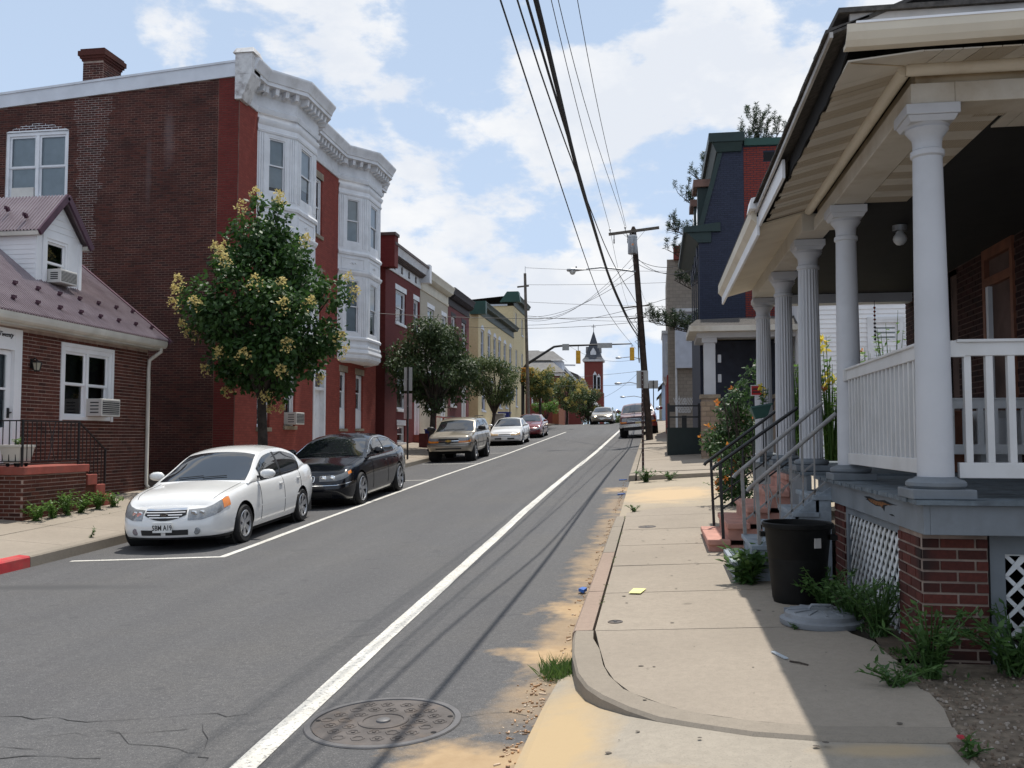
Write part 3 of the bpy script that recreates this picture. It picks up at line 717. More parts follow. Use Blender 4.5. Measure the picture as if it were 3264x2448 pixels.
# dormer
DX, Dl, Dr, Dz0, Dz1 = -12.2, 16.71, 18.2, 4.80, 5.92
pld = Pl((DX, 0, 0), (0, 1, 0), NL)
dorm = wall(house, 'dormer', pld, Dl, Dr, Dz0-.3, Dz1, [(17.02, 4.88, 17.72, 5.83)], M_whiteclean, .16)
Yc = (Dl+Dr)/2
MB().poly([(DX, Dl, Dz1), (DX, Dr, Dz1), (DX, Yc, 6.66)]).build('gable_board', M_whiteclean, dorm)
for k in range(5):
    z = Dz1+.1+k*.13; w = (6.62-z)/(6.66-Dz1)*(Dr-Dl)/2
    if w > .05: MB().box(DX, DX+.012, Yc-w, Yc+w, z-.004, z+.012).build('siding_lap', M_whiteclean, dorm)
for (y, sg) in ((Dl, -1), (Dr, 1)):
    xb = lambda z: EX+(z-EZ)*(RX-EX)/(RZ-EZ)
    zl, zh = EZ+(RZ-EZ)*(DX-EX)/(RX-EX), Dz1
    mb = MB(); n = 11
    for k in range(n):
        z0_ = zl-.05+(zh-zl+.05)*k/n; z1_ = zl-.05+(zh-zl+.05)*(k+1)/n
        mb.hexa([(DX, y, z0_), (xb(z0_), y, z0_), (xb(z0_), y+sg*.012, z0_), (DX, y+sg*.012, z0_), (DX, y, z1_), (xb(z1_), y, z1_), (xb(z1_), y+sg*.003, z1_), (DX, y+sg*.003, z1_)])
    mb.build('cheek', M_whiteclean, dorm)
for (y, w) in ((Dl, .10), (Dr-.10, .10)): MB().box(DX, DX+.03, y, y+w, Dz0-.15, Dz1).build('corner_board', M_whiteclean, dorm)
window(house, pld, 17.02, 4.88, 17.72, 5.83, fmat=M_whiteclean, fw=.06, rec=.01, trim=.10, blind=.0, label='dormer window')
zr = 6.80
for sg in (-1, 1):
    ye = Yc+sg*(Dr-Dl)/2+sg*.11; ze = Dz1-.03
    mb = MB(); rows = [[], []]; n = 60; xs = -12.03
    L = 2.9
    prev = None
    x = xs
    while x > xs-L:
        for (dx_, u) in ((0, 0), (.038, 0), (.046, .028), (.066, .028)): rows[0].append((x-dx_, ye, ze+u)); rows[1].append((x-dx_, Yc, zr+u))
        x -= .075
    mb.grid(rows).build('dormer_roof', M_purple, dorm, fix=False)
    MB().bar((xs+.01, ye+sg*.02, ze-.05), (xs+.01, Yc, zr-.03), .05, .13).build('rake_trim', M_purple_d, dorm)
    MB().box(xs-2.2, xs-.03, min(ye, ye-sg*.1), max(ye, ye-sg*.1), ze-.09, ze-.01).build('eave_trim', M_gut, dorm)
for k in range(3):
    y0_, z0_ = Yc-.55, zr-.62
    p = Vector((-12.5-k*.55, Yc-.62+(.18 if k % 2 else 0), zr-.60+(.2 if k % 2 else 0))); MB().bar(p, p+Vector((0, -.05, .07)), .06, .06).bar(p+Vector((.0, -.05, .09)), p+Vector((-.01, -.05, .02)), .12, .03).build('snow_guard', M_purple_d, house)
MB().hexa([(DX+.26, Dl-.16, Dz0-.245), (DX+.26, Dr+.2, Dz0-.245), (DX+.0, Dr+.1, Dz0-.03), (DX+.0, Dl-.06, Dz0-.03), (DX+.26, Dl-.16, Dz0-.22), (DX+.26, Dr+.2, Dz0-.22), (DX+.0, Dr+.1, Dz0+.0), (DX+.0, Dl-.06, Dz0+.0)]).build('apron_flashing', M_purple_d, dorm)
# door with storm glass, transom board and script lettering
mb = MB(); mb.pbox(plh, 14.22, 14.34, 1.3, 3.72, -.12, .02); mb.pbox(plh, 15.12, 15.32, 1.3, 3.72, -.12, .02); mb.pbox(plh, 14.34, 15.12, 3.34, 3.72, -.12, .015)
dr = mb.build('door', M_whiteclean, house)
mb = MB(); mb.pbox(plh, 14.34, 14.46, 1.32, 3.33, -.10, -.05); mb.pbox(plh, 15.0, 15.12, 1.32, 3.33, -.10, -.05); mb.pbox(plh, 14.46, 15.0, 1.32, 1.95, -.10, -.05); mb.pbox(plh, 14.46, 15.0, 3.25, 3.33, -.10, -.05); mb.pbox(plh, 14.46, 15.0, 2.62, 2.66, -.10, -.05)
mb.build('storm_door', M_whiteclean, dr)
for (r, s) in ((1.95, 2.62), (2.66, 3.25)):
    MB().poly([plh.P(14.46, r, -.075), plh.P(15.0, r, -.075), plh.P(15.0, s, -.075), plh.P(14.46, s, -.075)]).build('pane', M_glass, dr, fix=False)
MB().poly([plh.P(14.3, 1.3, -.16), plh.P(15.15, 1.3, -.16), plh.P(15.15, 3.4, -.16), plh.P(14.3, 3.4, -.16)]).build('inner_door', M_blind, dr)
mb = MB(); mb.pbox(plh, 15.04, 15.075, 2.12, 2.3, -.05, -.02); mb.tube([plh.P(15.055, 2.22, -.03), plh.P(15.055, 2.22, .03), plh.P(14.98, 2.2, .035)], .012, 6); mb.build('handle', M_iron, dr)
def text_obj(name, txt, size, loc, rot, mat, parent, extrude=.004, shear=0, align='CENTER', sx=1.0, bold=0):
    c = bpy.data.curves.new(name, 'FONT'); c.body = txt; c.size = size; c.extrude = extrude; c.shear = shear; c.align_x = align; c.align_y = 'CENTER'; c.offset = bold
    c.resolution_u = 3
    o = bpy.data.objects.new(name, c); me = bpy.data.meshes.new_from_object(o); bpy.data.objects.remove(o); bpy.data.curves.remove(c)
    me.materials.append(mat); o = link(name, me, parent)
    o.rotation_euler = rot; o.scale = (sx, 1, 1)
    o.location = Vector(loc)+Vector(o.location); return o
text_obj('house_number_script', 'Twenty', .125, (FX+.022, 14.87, 3.60), (R(90), 0, R(90)), M_iron, dr, shear=.45)
# wall lantern
mb = MB(); mb.pbox(plh, 15.56, 15.64, 3.05, 3.22, 0, .02); mb.tube([plh.P(15.6, 3.18, .01), plh.P(15.6, 3.24, .07), plh.P(15.6, 3.2, .12)], .012, 6); ln = mb.build('lantern', M_iron, house)
cl = plh.P(15.6, 3.02, .12); mb = MB(); mb.lathe(cl, [(.0, .19), (.09, .14), (.095, .13), (.02, .13)], 6); mb.lathe(cl, [(.05, -.03), (.06, -.01), (.0, -.01)], 6)
for k in range(6): a = k*math.pi/3; mb.bar((cl.x+.055*math.cos(a), cl.y+.055*math.sin(a), cl.z-.01), (cl.x+.088*math.cos(a), cl.y+.088*math.sin(a), cl.z+.135), .01, .01)
mb.build('lantern_cage', M_iron, ln); MB().lathe(cl, [(.05, -.005), (.08, .13)], 6).build('lantern_glass', plain('lantern_glass', (.35, .33, .26), .2), ln)
# stoop
M_redconc = plain('red_painted_concrete', (.30, .075, .055), .7, .15, 5, dirt=(.22, .08, .06))
stoop = wall(house, 'stoop', Pl((-10.62, 0, 0), (0, 1, 0), NL), 14.42, 16.18, .2, 1.12, [], M_mortar)
bricks(stoop, Pl((-10.62, 0, 0), (0, 1, 0), NL), 14.42, 16.18, .22, 1.12, [], M_hb_o, M_hb_i, 300, lambda p: p.y)
pls = Pl((-11.4, 14.42, 0), (1, 0, 0), (0, -1, 0))
wall(stoop, 'stoop_side', pls, 0, .78, .2, 1.12, [], M_mortar); bricks(stoop, pls, 0, .78, .22, 1.12, [], M_hb_o, M_hb_i, 300, lambda p: -p.x)
MB().box(FX, -10.57, 14.37, 16.22, 1.13, 1.27).build('stoop_slab', M_redconc, stoop, bevel=.012)
for k in range(3):
    z = 1.27-.2*(k+1); y = 16.22+.27*k
    MB().box(FX, -10.6, y, y+.30+.0*k, z-.2-(.3 if k == 2 else .0), z).build('step', M_redconc, stoop, bevel=.01)
    MB().box(FX, -10.64, y+.0, y+.28, .2, z-.2).build('step_base', M_hb_i, stoop)
# iron railing of the stoop
rl = MB().bar((-10.68, 14.45, 2.06), (-10.68, 16.02, 2.06), .03, .022).build('railing', M_iron, stoop)
MB().bar((-10.68, 14.45, 1.36), (-10.68, 16.02, 1.36), .025, .014).build('lower_rail', M_iron, rl)
MB().bar((-10.68, 14.45, 1.25), (-10.68, 14.45, 2.08), .032, .032, up=(1, 0, 0)).build('post', M_iron, rl); MB().bar((-10.68, 16.02, 1.25), (-10.68, 16.02, 2.08), .032, .032, up=(1, 0, 0)).build('post', M_iron, rl)
MB().bar((-11.3, 14.45, 2.06), (-10.68, 14.45, 2.06), .03, .022).build('side_rail', M_iron, rl); MB().bar((-11.3, 14.45, 1.36), (-10.68, 14.45, 1.36), .025, .014).build('side_rail', M_iron, rl)
for k in range(1, 5): MB().bar((-10.68-.125*k, 14.45, 1.36), (-10.68-.125*k, 14.45, 2.05), .012, .012, up=(1, 0, 0)).build('baluster', M_iron, rl)
for k in range(1, 13):
    y = 14.45+1.57*k/13
    if k in (6, 7): continue
    MB().bar((-10.68, y, 1.36), (-10.68, y, 2.05), .012, .012, up=(1, 0, 0)).build('baluster', M_iron, rl)
yc = 14.45+1.57*.5
for sg in (-1, 1):
    MB().tube([(-10.68, yc+sg*.10, 2.05), (-10.68, yc+sg*.05, 1.92), (-10.68, yc+sg*.015, 1.78), (-10.68, yc+sg*.03, 1.7), (-10.68, yc+sg*.015, 1.62), (-10.68, yc+sg*.05, 1.48), (-10.68, yc+sg*.10, 1.36)], .009, 5).build('scroll', M_iron, rl)
MB().bar((-10.68, 16.02, 2.06), (-10.68, 16.9, 1.52), .03, .022).build('stair_rail', M_iron, rl); MB().bar((-10.68, 16.05, 1.3), (-10.68, 16.88, .72), .025, .014).build('stair_rail', M_iron, rl)
MB().bar((-10.68, 16.88, .46), (-10.68, 16.88, 1.54), .032, .032, up=(1, 0, 0)).build('post', M_iron, rl)
for k in range(1, 7): y = 16.02+.86*k/7; t_ = k/7; MB().bar((-10.68, y, 1.3-.58*t_), (-10.68, y, 2.04-.53*t_), .012, .012, up=(1, 0, 0)).build('baluster', M_iron, rl)

def ac_unit(pl, a0, a1, b0, b1, d, label, grille_right=True, side=None):
    """window air conditioner; front case with grille field and side vents"""
    c = pl.P((a0+a1)/2, b0, 0); t_ = thing('air_conditioner', label, 'air conditioner', c, 'air conditioners in windows')
    MB().pbox(pl, a0, a1, b0, b1, -.1, d).build('case', M_acw, t_, bevel=.012)
    am = a0+(a1-a0)*.12
    MB().pbox(pl, a0+.03, a1-.03, b0+.04, b1-.04, d-.01, d+.004).build('coil', plain('ac_coil', (.05, .05, .052), .7) if 'ac_coil' not in MATS else MATS['ac_coil'], t_)
    for k in range(7):
        z = b0+.06+(b1-b0-.12)*k/6; MB().pbox(pl, a0+.03, a1-.03, z-.004, z+.004, d, d+.008).build('louvre', M_acw, t_)
    # side vents toward the camera
    for k in range(4):
        z = b0+.08+(b1-b0-.16)*k/3; MB().pbox(pl, a0-.004, a0+.002, z-.012, z+.012, d*.25, d*.8).build('side_vent', MATS['ac_coil'], t_)
    return t_
M_acw = plain('ac_case', (.58, .56, .52), .55, .06, 4)
ac_unit(plh, 17.32, 17.98, 2.2, 2.56, .34, 'cream air conditioner jutting from the low brick house ground window')
ac_unit(pld, 17.1, 17.66, 4.92, 5.2, .30, 'cream air conditioner tilted out of the white dormer window')
pt = thing('planter', 'square white planter on wheels with seedlings on the red stoop', 'planter', (-10.9, 14.62, 1.27))
mb = MB(); s0, s1 = .15, .2; cx, cy = -10.9, 14.62
mb.hexa([(cx-s0, cy-s0, 1.33), (cx+s0, cy-s0, 1.33), (cx+s0, cy+s0, 1.33), (cx-s0, cy+s0, 1.33), (cx-s1, cy-s1, 1.62), (cx+s1, cy-s1, 1.62), (cx+s1, cy+s1, 1.62), (cx-s1, cy+s1, 1.62)]); mb.build('pot', M_gut, pt, bevel=.01)
MB().box(cx-s1-.015, cx+s1+.015, cy-s1-.015, cy+s1+.015, 1.60, 1.645).build('rim', M_gut, pt, bevel=.008)
for sx_ in (-1, 1):
    for sy_ in (-1, 1): MB().lathe((cx+sx_*.1, cy+sy_*.1-.015, 1.30), [(0, 0), (.03, 0), (.03, .03), (0, .03)], 12, axis=1).build('caster', M_rubber, pt)
LEAVES_TODO = [('pl', (cx, cy, 1.645))]
# ================================================================== 2 three-storey brick row with white bays
BB = [(.038, .014, .012), (.075, .024, .018), (.115, .034, .024), (.055, .017, .014), (.09, .026, .019)]
soot = [(-13.5, 24, 10.3, .35, 1, 1.6, (.16, .12, .12), .5), (-14.1, 24, 9.2, .2, 1, 2.2, (.13, .10, .10), .4)]
M_bb_o = brick_unit('row_brick', BB, False, (.032, .014, .013), soot); M_bb_i = brick_unit('row_brick_mass', BB, True, (.032, .014, .013), soot)
M_bred = brick_unit('painted_brick', [(.13, .024, .020), (.17, .03, .024), (.15, .026, .021)], True)
M_fac = brick_tex('row_front', (.21, .046, .034), (.29, .066, .046), (.12, .035, .03), 'yzx', stain=(.16, .036, .03), mfade=.35)
M_corn = plain('cornice_white', (.66, .67, .69), .55, .07, 2.5, dirt=(.50, .50, .50))
row = thing('brick_rowhouse', 'tall dark red brick rowhouse with two white bay windows and bracketed cornice', 'rowhouse', (FX, 30, walk_l(FX, 30)))
plf = plh
g_ops = [(25.5, 2.07, 26.41, 3.95), (27.5, 2.14, 28.42, 3.98), (29.95, 1.25, 31.12, 4.12), (32.66, 2.1, 33.42, 4.2), (34.5, 2.12, 35.4, 4.2), (29.68, 8.74, 30.62, 10.72), (29.68, 5.3, 30.62, 7.4)]
wall(row, 'facade', plf, 24.05, 37.1, .3, 11.3, g_ops, M_fac)
for (a, b, c, d) in g_ops[:2]: window(row, plf, a, b, c, d, blind=.55, rec=.1, sill=M_stone, bmat=M_white)
for (a, b, c, d) in g_ops[3:5]:
    w_ = window(row, plf, a, b+.68, c, d, blind=.4, rec=.1, lintel=M_stone, bmat=M_white); MB().pbox(plf, a, c, b, b+.68, -.12, -.07).build('panel', M_white, w_); MB().pbox(plf, a-.06, c+.06, b-.1, b, -.1, .05).build('sill', M_stone, w_)
for (a, b, c, d) in g_ops[5:]: window(row, plf, a, b, c, d, blind=.3, rec=.08, sill=M_stone, lintel=M_stone)
mb = MB(); mb.pbox(plf, 29.95, 30.08, 1.25, 4.12, -.15, .03); mb.pbox(plf, 30.98, 31.12, 1.25, 4.12, -.15, .03); mb.pbox(plf, 30.08, 30.98, 3.4, 3.5, -.15, .02); mb.pbox(plf, 30.08, 30.98, 3.98, 4.12, -.15, .02)
d2 = mb.build('door', M_white, row); MB().pbox(plf, 30.08, 30.98, 1.28, 3.4, -.19, -.14).build('door_leaf', M_whiteclean, d2)
for (a, b, c, d) in ((30.18, 1.5, 30.48, 2.2), (30.58, 1.5, 30.88, 2.2), (30.18, 2.4, 30.48, 3.25), (30.58, 2.4, 30.88, 3.25)): MB().pbox(plf, a, c, b, d, -.15, -.13).build('panel', M_white, d2)
MB().poly([plf.P(30.08, 3.5, -.14), plf.P(30.98, 3.5, -.14), plf.P(30.98, 3.98, -.14), plf.P(30.08, 3.98, -.14)]).build('transom', M_glass, d2, fix=False)
MB().lathe(plf.P(30.17, 2.3, -.1), [(0, 0), (.03, .01), (.03, .03), (0, .04)], 8, axis=0).build('knob', M_steel, d2)
ac_unit(plf, 27.62, 28.3, 2.18, 2.56, .36, 'beige air conditioner in the ground window behind the flowering tree')
def bay(parent, yj0, yc0, yc1, yj1, zl, zh):
    pts = [(FX, yj0), (-10.6, yc0), (-10.6, yc1), (FX, yj1)]; body = None
    for k in range(3):
        (xa, ya), (xb, yb) = pts[k], pts[k+1]; u = Vector((xb-xa, yb-ya, 0)); L = u.length; u.normalize()
        pl = Pl((xa, ya, 0), u, (u.y, -u.x, 0)); wd = .62 if k != 1 else .95; c = L/2
        ops = [(c-wd/2, 5.62, c+wd/2, 7.62), (c-wd/2, 8.98, c+wd/2, 10.66)]
        if body is None: body = wall(parent, 'bay', pl, 0, L, zl, zh, ops, M_white, .14)
        else: wall(body, 'bay_facet', pl, 0, L, zl, zh, ops, M_white, .14)
        for (a, b, e, d) in ops: window(parent, pl, a, b, e, d, fw=.05, rec=.03, blind=random.choice((.75, .9, 1.0)), sash=.04)
        for sd_ in (0, 1):                                     # fluted pilasters
            for q in range(3):
                a = (.05+q*.075) if sd_ == 0 else (L-.05-q*.075-.045)
                for (b0_, b1_) in ((5.5, 7.72), (8.8, 10.72)):
                    if (sd_ == 0 and a+.05 < c-wd/2) or (sd_ == 1 and a > c+wd/2): MB().pbox(pl, a, a+.045, b0_, b1_, -.01, .02).build('flute', M_white, body)
        for (b0_, b1_) in ((7.98, 8.42),):                     # sunk panel frame between floors
            fr = MB(); fr.pbox(pl, .14, L-.14, b0_, b0_+.04, -.01, .022); fr.pbox(pl, .14, L-.14, b1_-.04, b1_, -.01, .022); fr.pbox(pl, .14, .18, b0_+.04, b1_-.04, -.01, .022); fr.pbox(pl, L-.18, L-.14, b0_+.04, b1_-.04, -.01, .022)
            mid = MB(); cc = pl.P(c, (b0_+b1_)/2, .01)
            fr.tube([pl.P(c-.14, 8.2, .01), pl.P(c-.06, 8.25, .02), pl.P(c, 8.17, .025), pl.P(c+.06, 8.25, .02), pl.P(c+.14, 8.2, .01)], .018, 5)
            fr.build('panel_frame', M_white, body)
    pth = mitre_path(pts)
    for prof in ([(0, 10.74), (.03, 10.74), (.05, 10.80), (.02, 10.83), (.02, 10.95), (.06, 11.0), (.09, 11.08), (.09, 11.12), (0, 11.14)], [(0, 8.52), (.05, 8.52), (.07, 8.60), (.03, 8.68), (0, 8.68)], [(0, 7.78), (.03, 7.78), (.08, 7.88), (.08, 7.93), (0, 7.95)], [(0, 5.36), (.05, 5.36), (.06, 5.44), (.02, 5.5), (0, 5.5)],
                 [(0, zl+.3), (.03, zl+.28), (.05, zl+.2), (.02, zl+.12), (.06, zl+.1), (.08, zl), (.03, zl-.08), (.05, zl-.1), (.04, zl-.2), (-.08, zl-.32), (-.3, zl-.36), (-.3, zl)]):
        sweep_profile(MB(), pth, prof).build('moulding', M_white, body, smooth=25)
    MB().poly([(x, y, zl-.3) for (x, y) in pts]).build('bay_floor', M_white, body)
    return body
bay(row, 25.25, 26.3, 27.9, 28.95, 4.9, 11.3); bay(row, 32.3, 33.35, 34.95, 36.0, 4.9, 11.3)
cp = [(FX, 24.1), (FX, 25.15), (-10.6, 26.22), (-10.6, 27.98), (FX, 29.05), (FX, 32.2), (-10.6, 33.27), (-10.6, 35.03), (FX, 36.1), (FX, 37.1)]
cor = sweep_profile(MB(), mitre_path(cp), [(0, 11.26), (.05, 11.26), (.08, 11.36), (.08, 11.40), (.03, 11.44), (.03, 11.74), (.06, 11.80), (.10, 11.84), (.10, 11.98), (.40, 11.98), (.40, 12.08), (.43, 12.10), (.46, 12.2), (.52, 12.3), (.55, 12.36), (.55, 12.41), (0, 12.46)]).build('cornice', M_corn, row, smooth=25)
for (p, q) in zip(cp[:-1], cp[1:]):
    u = Vector((q[0]-p[0], q[1]-p[1], 0)); L = u.length; u.normalize(); pl = Pl((p[0], p[1], 0), u, (u.y, -u.x, 0)); n = max(2, int(L/.27))
    for k in range(n):
        a = L*(k+.5)/n; MB().hexa([pl.P(a-.06, 11.80, .30), pl.P(a+.06, 11.80, .30), pl.P(a+.06, 11.76, .08), pl.P(a-.06, 11.76, .08), pl.P(a-.06, 11.978, .34), pl.P(a+.06, 11.978, .34), pl.P(a+.06, 11.978, .08), pl.P(a-.06, 11.978, .08)]).build('modillion', M_corn, cor)
M_peel = plain('peeling_white', (.62, .61, .60), .7, .1, 5, dirt=(.16, .13, .12))
mb = MB(); mb.box(-11.5, -11.0, 23.93, 24.5, 11.9, 12.5); mb.hexa([(-11.5, 23.93, 11.2), (-11.3, 23.93, 11.2), (-11.3, 24.5, 11.2), (-11.5, 24.5, 11.2), (-11.5, 23.93, 11.9), (-11.0, 23.93, 11.9), (-11.0, 24.5, 11.9), (-11.5, 24.5, 11.9)])
mb.hexa([(-11.56, 23.88, 12.5), (-10.94, 23.88, 12.5), (-10.94, 24.55, 12.5), (-11.56, 24.55, 12.5), (-11.5, 24.0, 12.68), (-11.0, 24.0, 12.68), (-11.0, 24.45, 12.68), (-11.5, 24.45, 12.68)])
mb.build('cornice_end_block', M_peel, row, bevel=.01)
# flank wall
pk = Pl((-24, 24.05, 0), (1, 0, 0), (0, -1, 0))
topk = lambda a: 11.92+(a-12.6)*.0716
wop = (24-18.6, 8.6, 24-16.6, 10.62)
M_mortk = plain('mortar_flank', (.20, .125, .10), .95, .35, 1.1, dirt=(.08, .045, .04))
wall(row, 'flank_wall', pk, 0, 12.6, .2, 11.0, [wop], M_mortk, top=topk)
M_mortw = plain('mortar_new', (.36, .30, .27), .95, .2, 2, dirt=(.20, .14, .12))
mb = MB(); z = 6.3
while z < 11.5:
    h_ = random.uniform(.12, .3); t_ = (z-6.3)/5.2; mb.poly([pk.P(7.75-.2*t_*t_+random.uniform(-.1, .1), z, .0015), pk.P(8.25+.55*t_*t_+random.uniform(-.12, .12), z, .0015), pk.P(8.25+.55*t_*t_+random.uniform(-.12, .12), z+h_, .0015), pk.P(7.75-.2*t_*t_+random.uniform(-.1, .1), z+h_, .0015)]); z += h_
mb.build('repointed_mortar', M_mortw, row)
bricks(row, pk, 4.6, 11.96, .5, 12, [wop], M_bb_o, M_bb_i, 300, lambda p: -p.x, bl=.195, bh=.055, top=lambda a: topk(a)-.02, keep=lambda a, b: not (b < 3.3 and a < 8.5) and not (b < 6.6 and a < 9.6 and b < 3.9+(9.6-a)*.75 and a < 9.2))
bricks(row, pk, 11.98, 12.58, .5, 12, [], M_bred, M_bred, 0, lambda p: 0, bl=.195, bh=.062, j=.006, proud=.009, top=lambda a: topk(a)-.02)
wk = window(row, pk, *wop, fmat=M_white, fw=.10, cols=2, blind=1.0, rec=.05, sash=.06, label='paired side window under a shallow arch')
arc = [pk.P(wop[0]+(wop[2]-wop[0])*k/14, 10.62+.24*math.sin(math.pi*k/14)**.8, .004) for k in range(15)]
MB().extr(arc, (0, .06, 0)).build('arched_head', M_white, wk); MB().pbox(pk, wop[0]-.08, wop[2]+.08, 8.46, 8.6, -.1, .07).build('sill', M_white, wk)
MB().pbox(pk, 5.6, 6.3, 8.68, 9.0, -.1, -.03).build('fan_box', M_acw, wk)
M_cop = plain('coping_white', (.60, .62, .66), .5, .06, 2)
mb = MB(); mb.hexa([pk.P(0, topk(0)-.03, .06), pk.P(12.5, topk(12.5)-.03, .06), pk.P(12.5, topk(12.5)-.03, -.3), pk.P(0, topk(0)-.03, -.3), pk.P(0, topk(0)+.34, .06), pk.P(12.5, topk(12.5)+.36, .06), pk.P(12.5, topk(12.5)+.36, -.3), pk.P(0, topk(0)+.34, -.3)]); cpg = mb.build('coping', M_cop, row)
MB().hexa([pk.P(0, topk(0)+.34, .09), pk.P(12.5, topk(12.5)+.36, .09), pk.P(12.5, topk(12.5)+.36, -.33), pk.P(0, topk(0)+.34, -.33), pk.P(0, topk(0)+.41, .09), pk.P(12.5, topk(12.5)+.42, .09), pk.P(12.5, topk(12.5)+.42, -.33), pk.P(0, topk(0)+.41, -.33)]).build('coping_cap', M_cop, cpg)
MB().pbox(pk, 11.2, 11.62, 5.3, 5.7, 0, .03).build('wall_plate', M_white, row)
MB().poly([(FX, 24.3, 12.3), (FX, 37.1, 12.3), (-24, 37.1, 11.3), (-24, 24.3, 11.3)]).build('flat_roof', M_black, row)
MB().poly([(FX, 37.1, .3), (-24, 37.1, .3), (-24, 37.1, 11.5), (FX, 37.1, 12.3)]).build('far_wall', M_fac, row)
# chimney
ch = MB().box(-16.38, -15.74, 24.3, 25.2, 11.2, 12.72).build('chimney', M_mortar, row)
pc1 = Pl((-16.38, 24.3, 0), (1, 0, 0), (0, -1, 0)); pc2 = Pl((-15.74, 24.3, 0), (0, 1, 0), (1, 0, 0))
bricks(ch, pc1, 0, .64, 11.7, 12.72, [], M_bb_o, M_bb_i, 150, lambda p: 0); bricks(ch, pc2, 0, .9, 11.9, 12.72, [], M_bb_o, M_bb_i, 150, lambda p: 0)
for k, (e, z0_, z1_) in enumerate(((.03, 12.72, 12.79), (.07, 12.79, 12.86), (.11, 12.86, 13.0), (.06, 13.0, 13.07))): MB().box(-16.38-e, -15.74+e, 24.3-e, 25.2+e, z0_, z1_).build('chimney_cap', M_bb_i, ch)

# ================================================================== 3 the terrace up the hill
def facade_house(name, label, y0, y1, zt, wallmat, ops, corn, cornmat, fmat=None, lint=None, sidewall=None, zb=None, xb=-22, door=None, winkw=None, flat=M_black, group='rowhouses up the hill', cat='rowhouse', archm=None):
    zb = zb if zb is not None else walk_l(FX, y0)-.2
    h = thing(name, label, cat, (FX, (y0+y1)/2, walk_l(FX, (y0+y1)/2)), group)
    alls = ops+([door] if door else [])
    wall(h, 'facade', plf, y0, y1, zb, zt, alls, wallmat)
    kw = dict(blind=.5, rec=.08, sill=M_white, lintel=lint, fmat=fmat or M_white); kw.update(winkw or {})
    for (a, b, c, d) in ops:
        w_ = window(h, plf, a, b, c, d, **kw)
        if archm:
            arc_ = [plf.P(a-.1+(c-a+.2)*k/10, d+.02+.32*math.sin(math.pi*k/10), .012) for k in range(11)]
            MB().extr(arc_, (-.06, 0, 0)).build('arched_head', archm, w_)
    if door:
        a, b, c, d = door; mb = MB(); mb.pbox(plf, a, a+.1, b, d, -.15, .02); mb.pbox(plf, c-.1, c, b, d, -.15, .02); mb.pbox(plf, a+.1, c-.1, d-.1, d, -.15, .02); o_ = mb.build('door', fmat or M_white, h)
        MB().pbox(plf, a+.1, c-.1, b, d-.1, -.17, -.12).build('door_leaf', M_whiteclean, o_)
    c_ = sweep_profile(MB(), mitre_path([(FX, y0), (FX, y1)]), corn).build('cornice', cornmat, h, smooth=25)
    sw = sidewall or wallmat
    MB().poly([(FX, y0, zb), (xb, y0, zb), (xb, y0, zt), (FX, y0, zt)]).build('side_wall', sw, h); MB().poly([(FX, y1, zb), (xb, y1, zb), (xb, y1, zt), (FX, y1, zt)]).build('side_wall', sw, h)
    ztop = corn[-1][1]
    MB().poly([(FX, y0, ztop), (xb, y0, zt), (xb, y1, zt), (FX, y1, ztop)]).build('flat_roof', flat, h)
    return h, c_
def blocks(c_, y0, y1, n, z0_, z1_, o0, o1, w, mat, name='bracket'):
    for k in range(n):
        y = y0+(y1-y0)*(k+.5)/n; MB().hexa([(FX+o0, y-w/2, z0_), (FX+(o0+o1)/2, y-w/2, z0_), (FX+(o0+o1)/2, y+w/2, z0_), (FX+o0, y+w/2, z0_), (FX+o0, y-w/2, z1_), (FX+o1, y-w/2, z1_), (FX+o1, y+w/2, z1_), (FX+o0, y+w/2, z1_)]).build(name, mat, c_)
def cornp(z0_, z1_, out): h = z1_-z0_; return [(0, z0_), (.05, z0_), (.07, z0_+h*.1), (.03, z0_+h*.14), (.03, z0_+h*.55), (.08, z0_+h*.6), (out*.75, z0_+h*.64), (out*.8, z0_+h*.78), (out, z0_+h*.95), (out, z0_+h*.99), (0, z1_)]
M_red2 = brick_tex('maroon_front', (.13, .026, .026), (.17, .036, .034), (.09, .03, .03), 'yzx', mfade=.7)
M_red2s = brick_tex('maroon_flank', (.10, .022, .02), (.14, .03, .026), (.09, .04, .035), 'xzy')
M_dbrown = plain('cornice_brown', (.10, .075, .07), .7, .15, 3)
h2, c2 = facade_house('maroon_rowhouse', 'maroon brick rowhouse with white frieze under a brown cornice', 38.4, 44.35, 9.12, M_red2, [(40.0, 6.95, 41.7, 8.42), (43.15, 6.95, 44.1, 8.42), (40.3, 3.05, 41.8, 4.6), (40.4, 1.55, 41.7, 2.32)], cornp(9.1, 10.12, .42), M_corn, lint=M_white, sidewall=M_red2s, door=(43.35, 1.9, 44.25, 4.0))
blocks(c2, 38.7, 44.2, 24, 9.60, 9.74, .03, .38, .11, M_dbrown, 'dentil'); MB().box(FX, -10.93, 38.3, 44.4, 10.08, 10.2).build('cornice_cap', M_dbrown, c2)
for k in range(4): y = 39.6+k*1.25; MB().extr([(FX+.04, y+a, 9.35+b) for (a, b) in ((-.13, -.12), (.13, -.12), (.05, .02), (.09, .12), (0, .2), (-.09, .12), (-.05, .02))], (.025, 0, 0)).build('frieze_ornament', M_dbrown, c2)
MB().box(-11.9, -10.95, 38.2, 38.75, 9.1, 10.45).build('parapet_pier', M_red2, h2); MB().box(-11.95, -10.9, 38.15, 38.8, 10.45, 10.58).build('pier_cap', M_dbrown, h2); MB().box(-22, -11.9, 38.36, 38.6, 9.1, 9.85).build('parapet', M_red2s, h2)
st = MB().box(FX, -10.1, 43.2, 44.5, 1.1, 1.9).build('stoop', M_redconc, h2); 
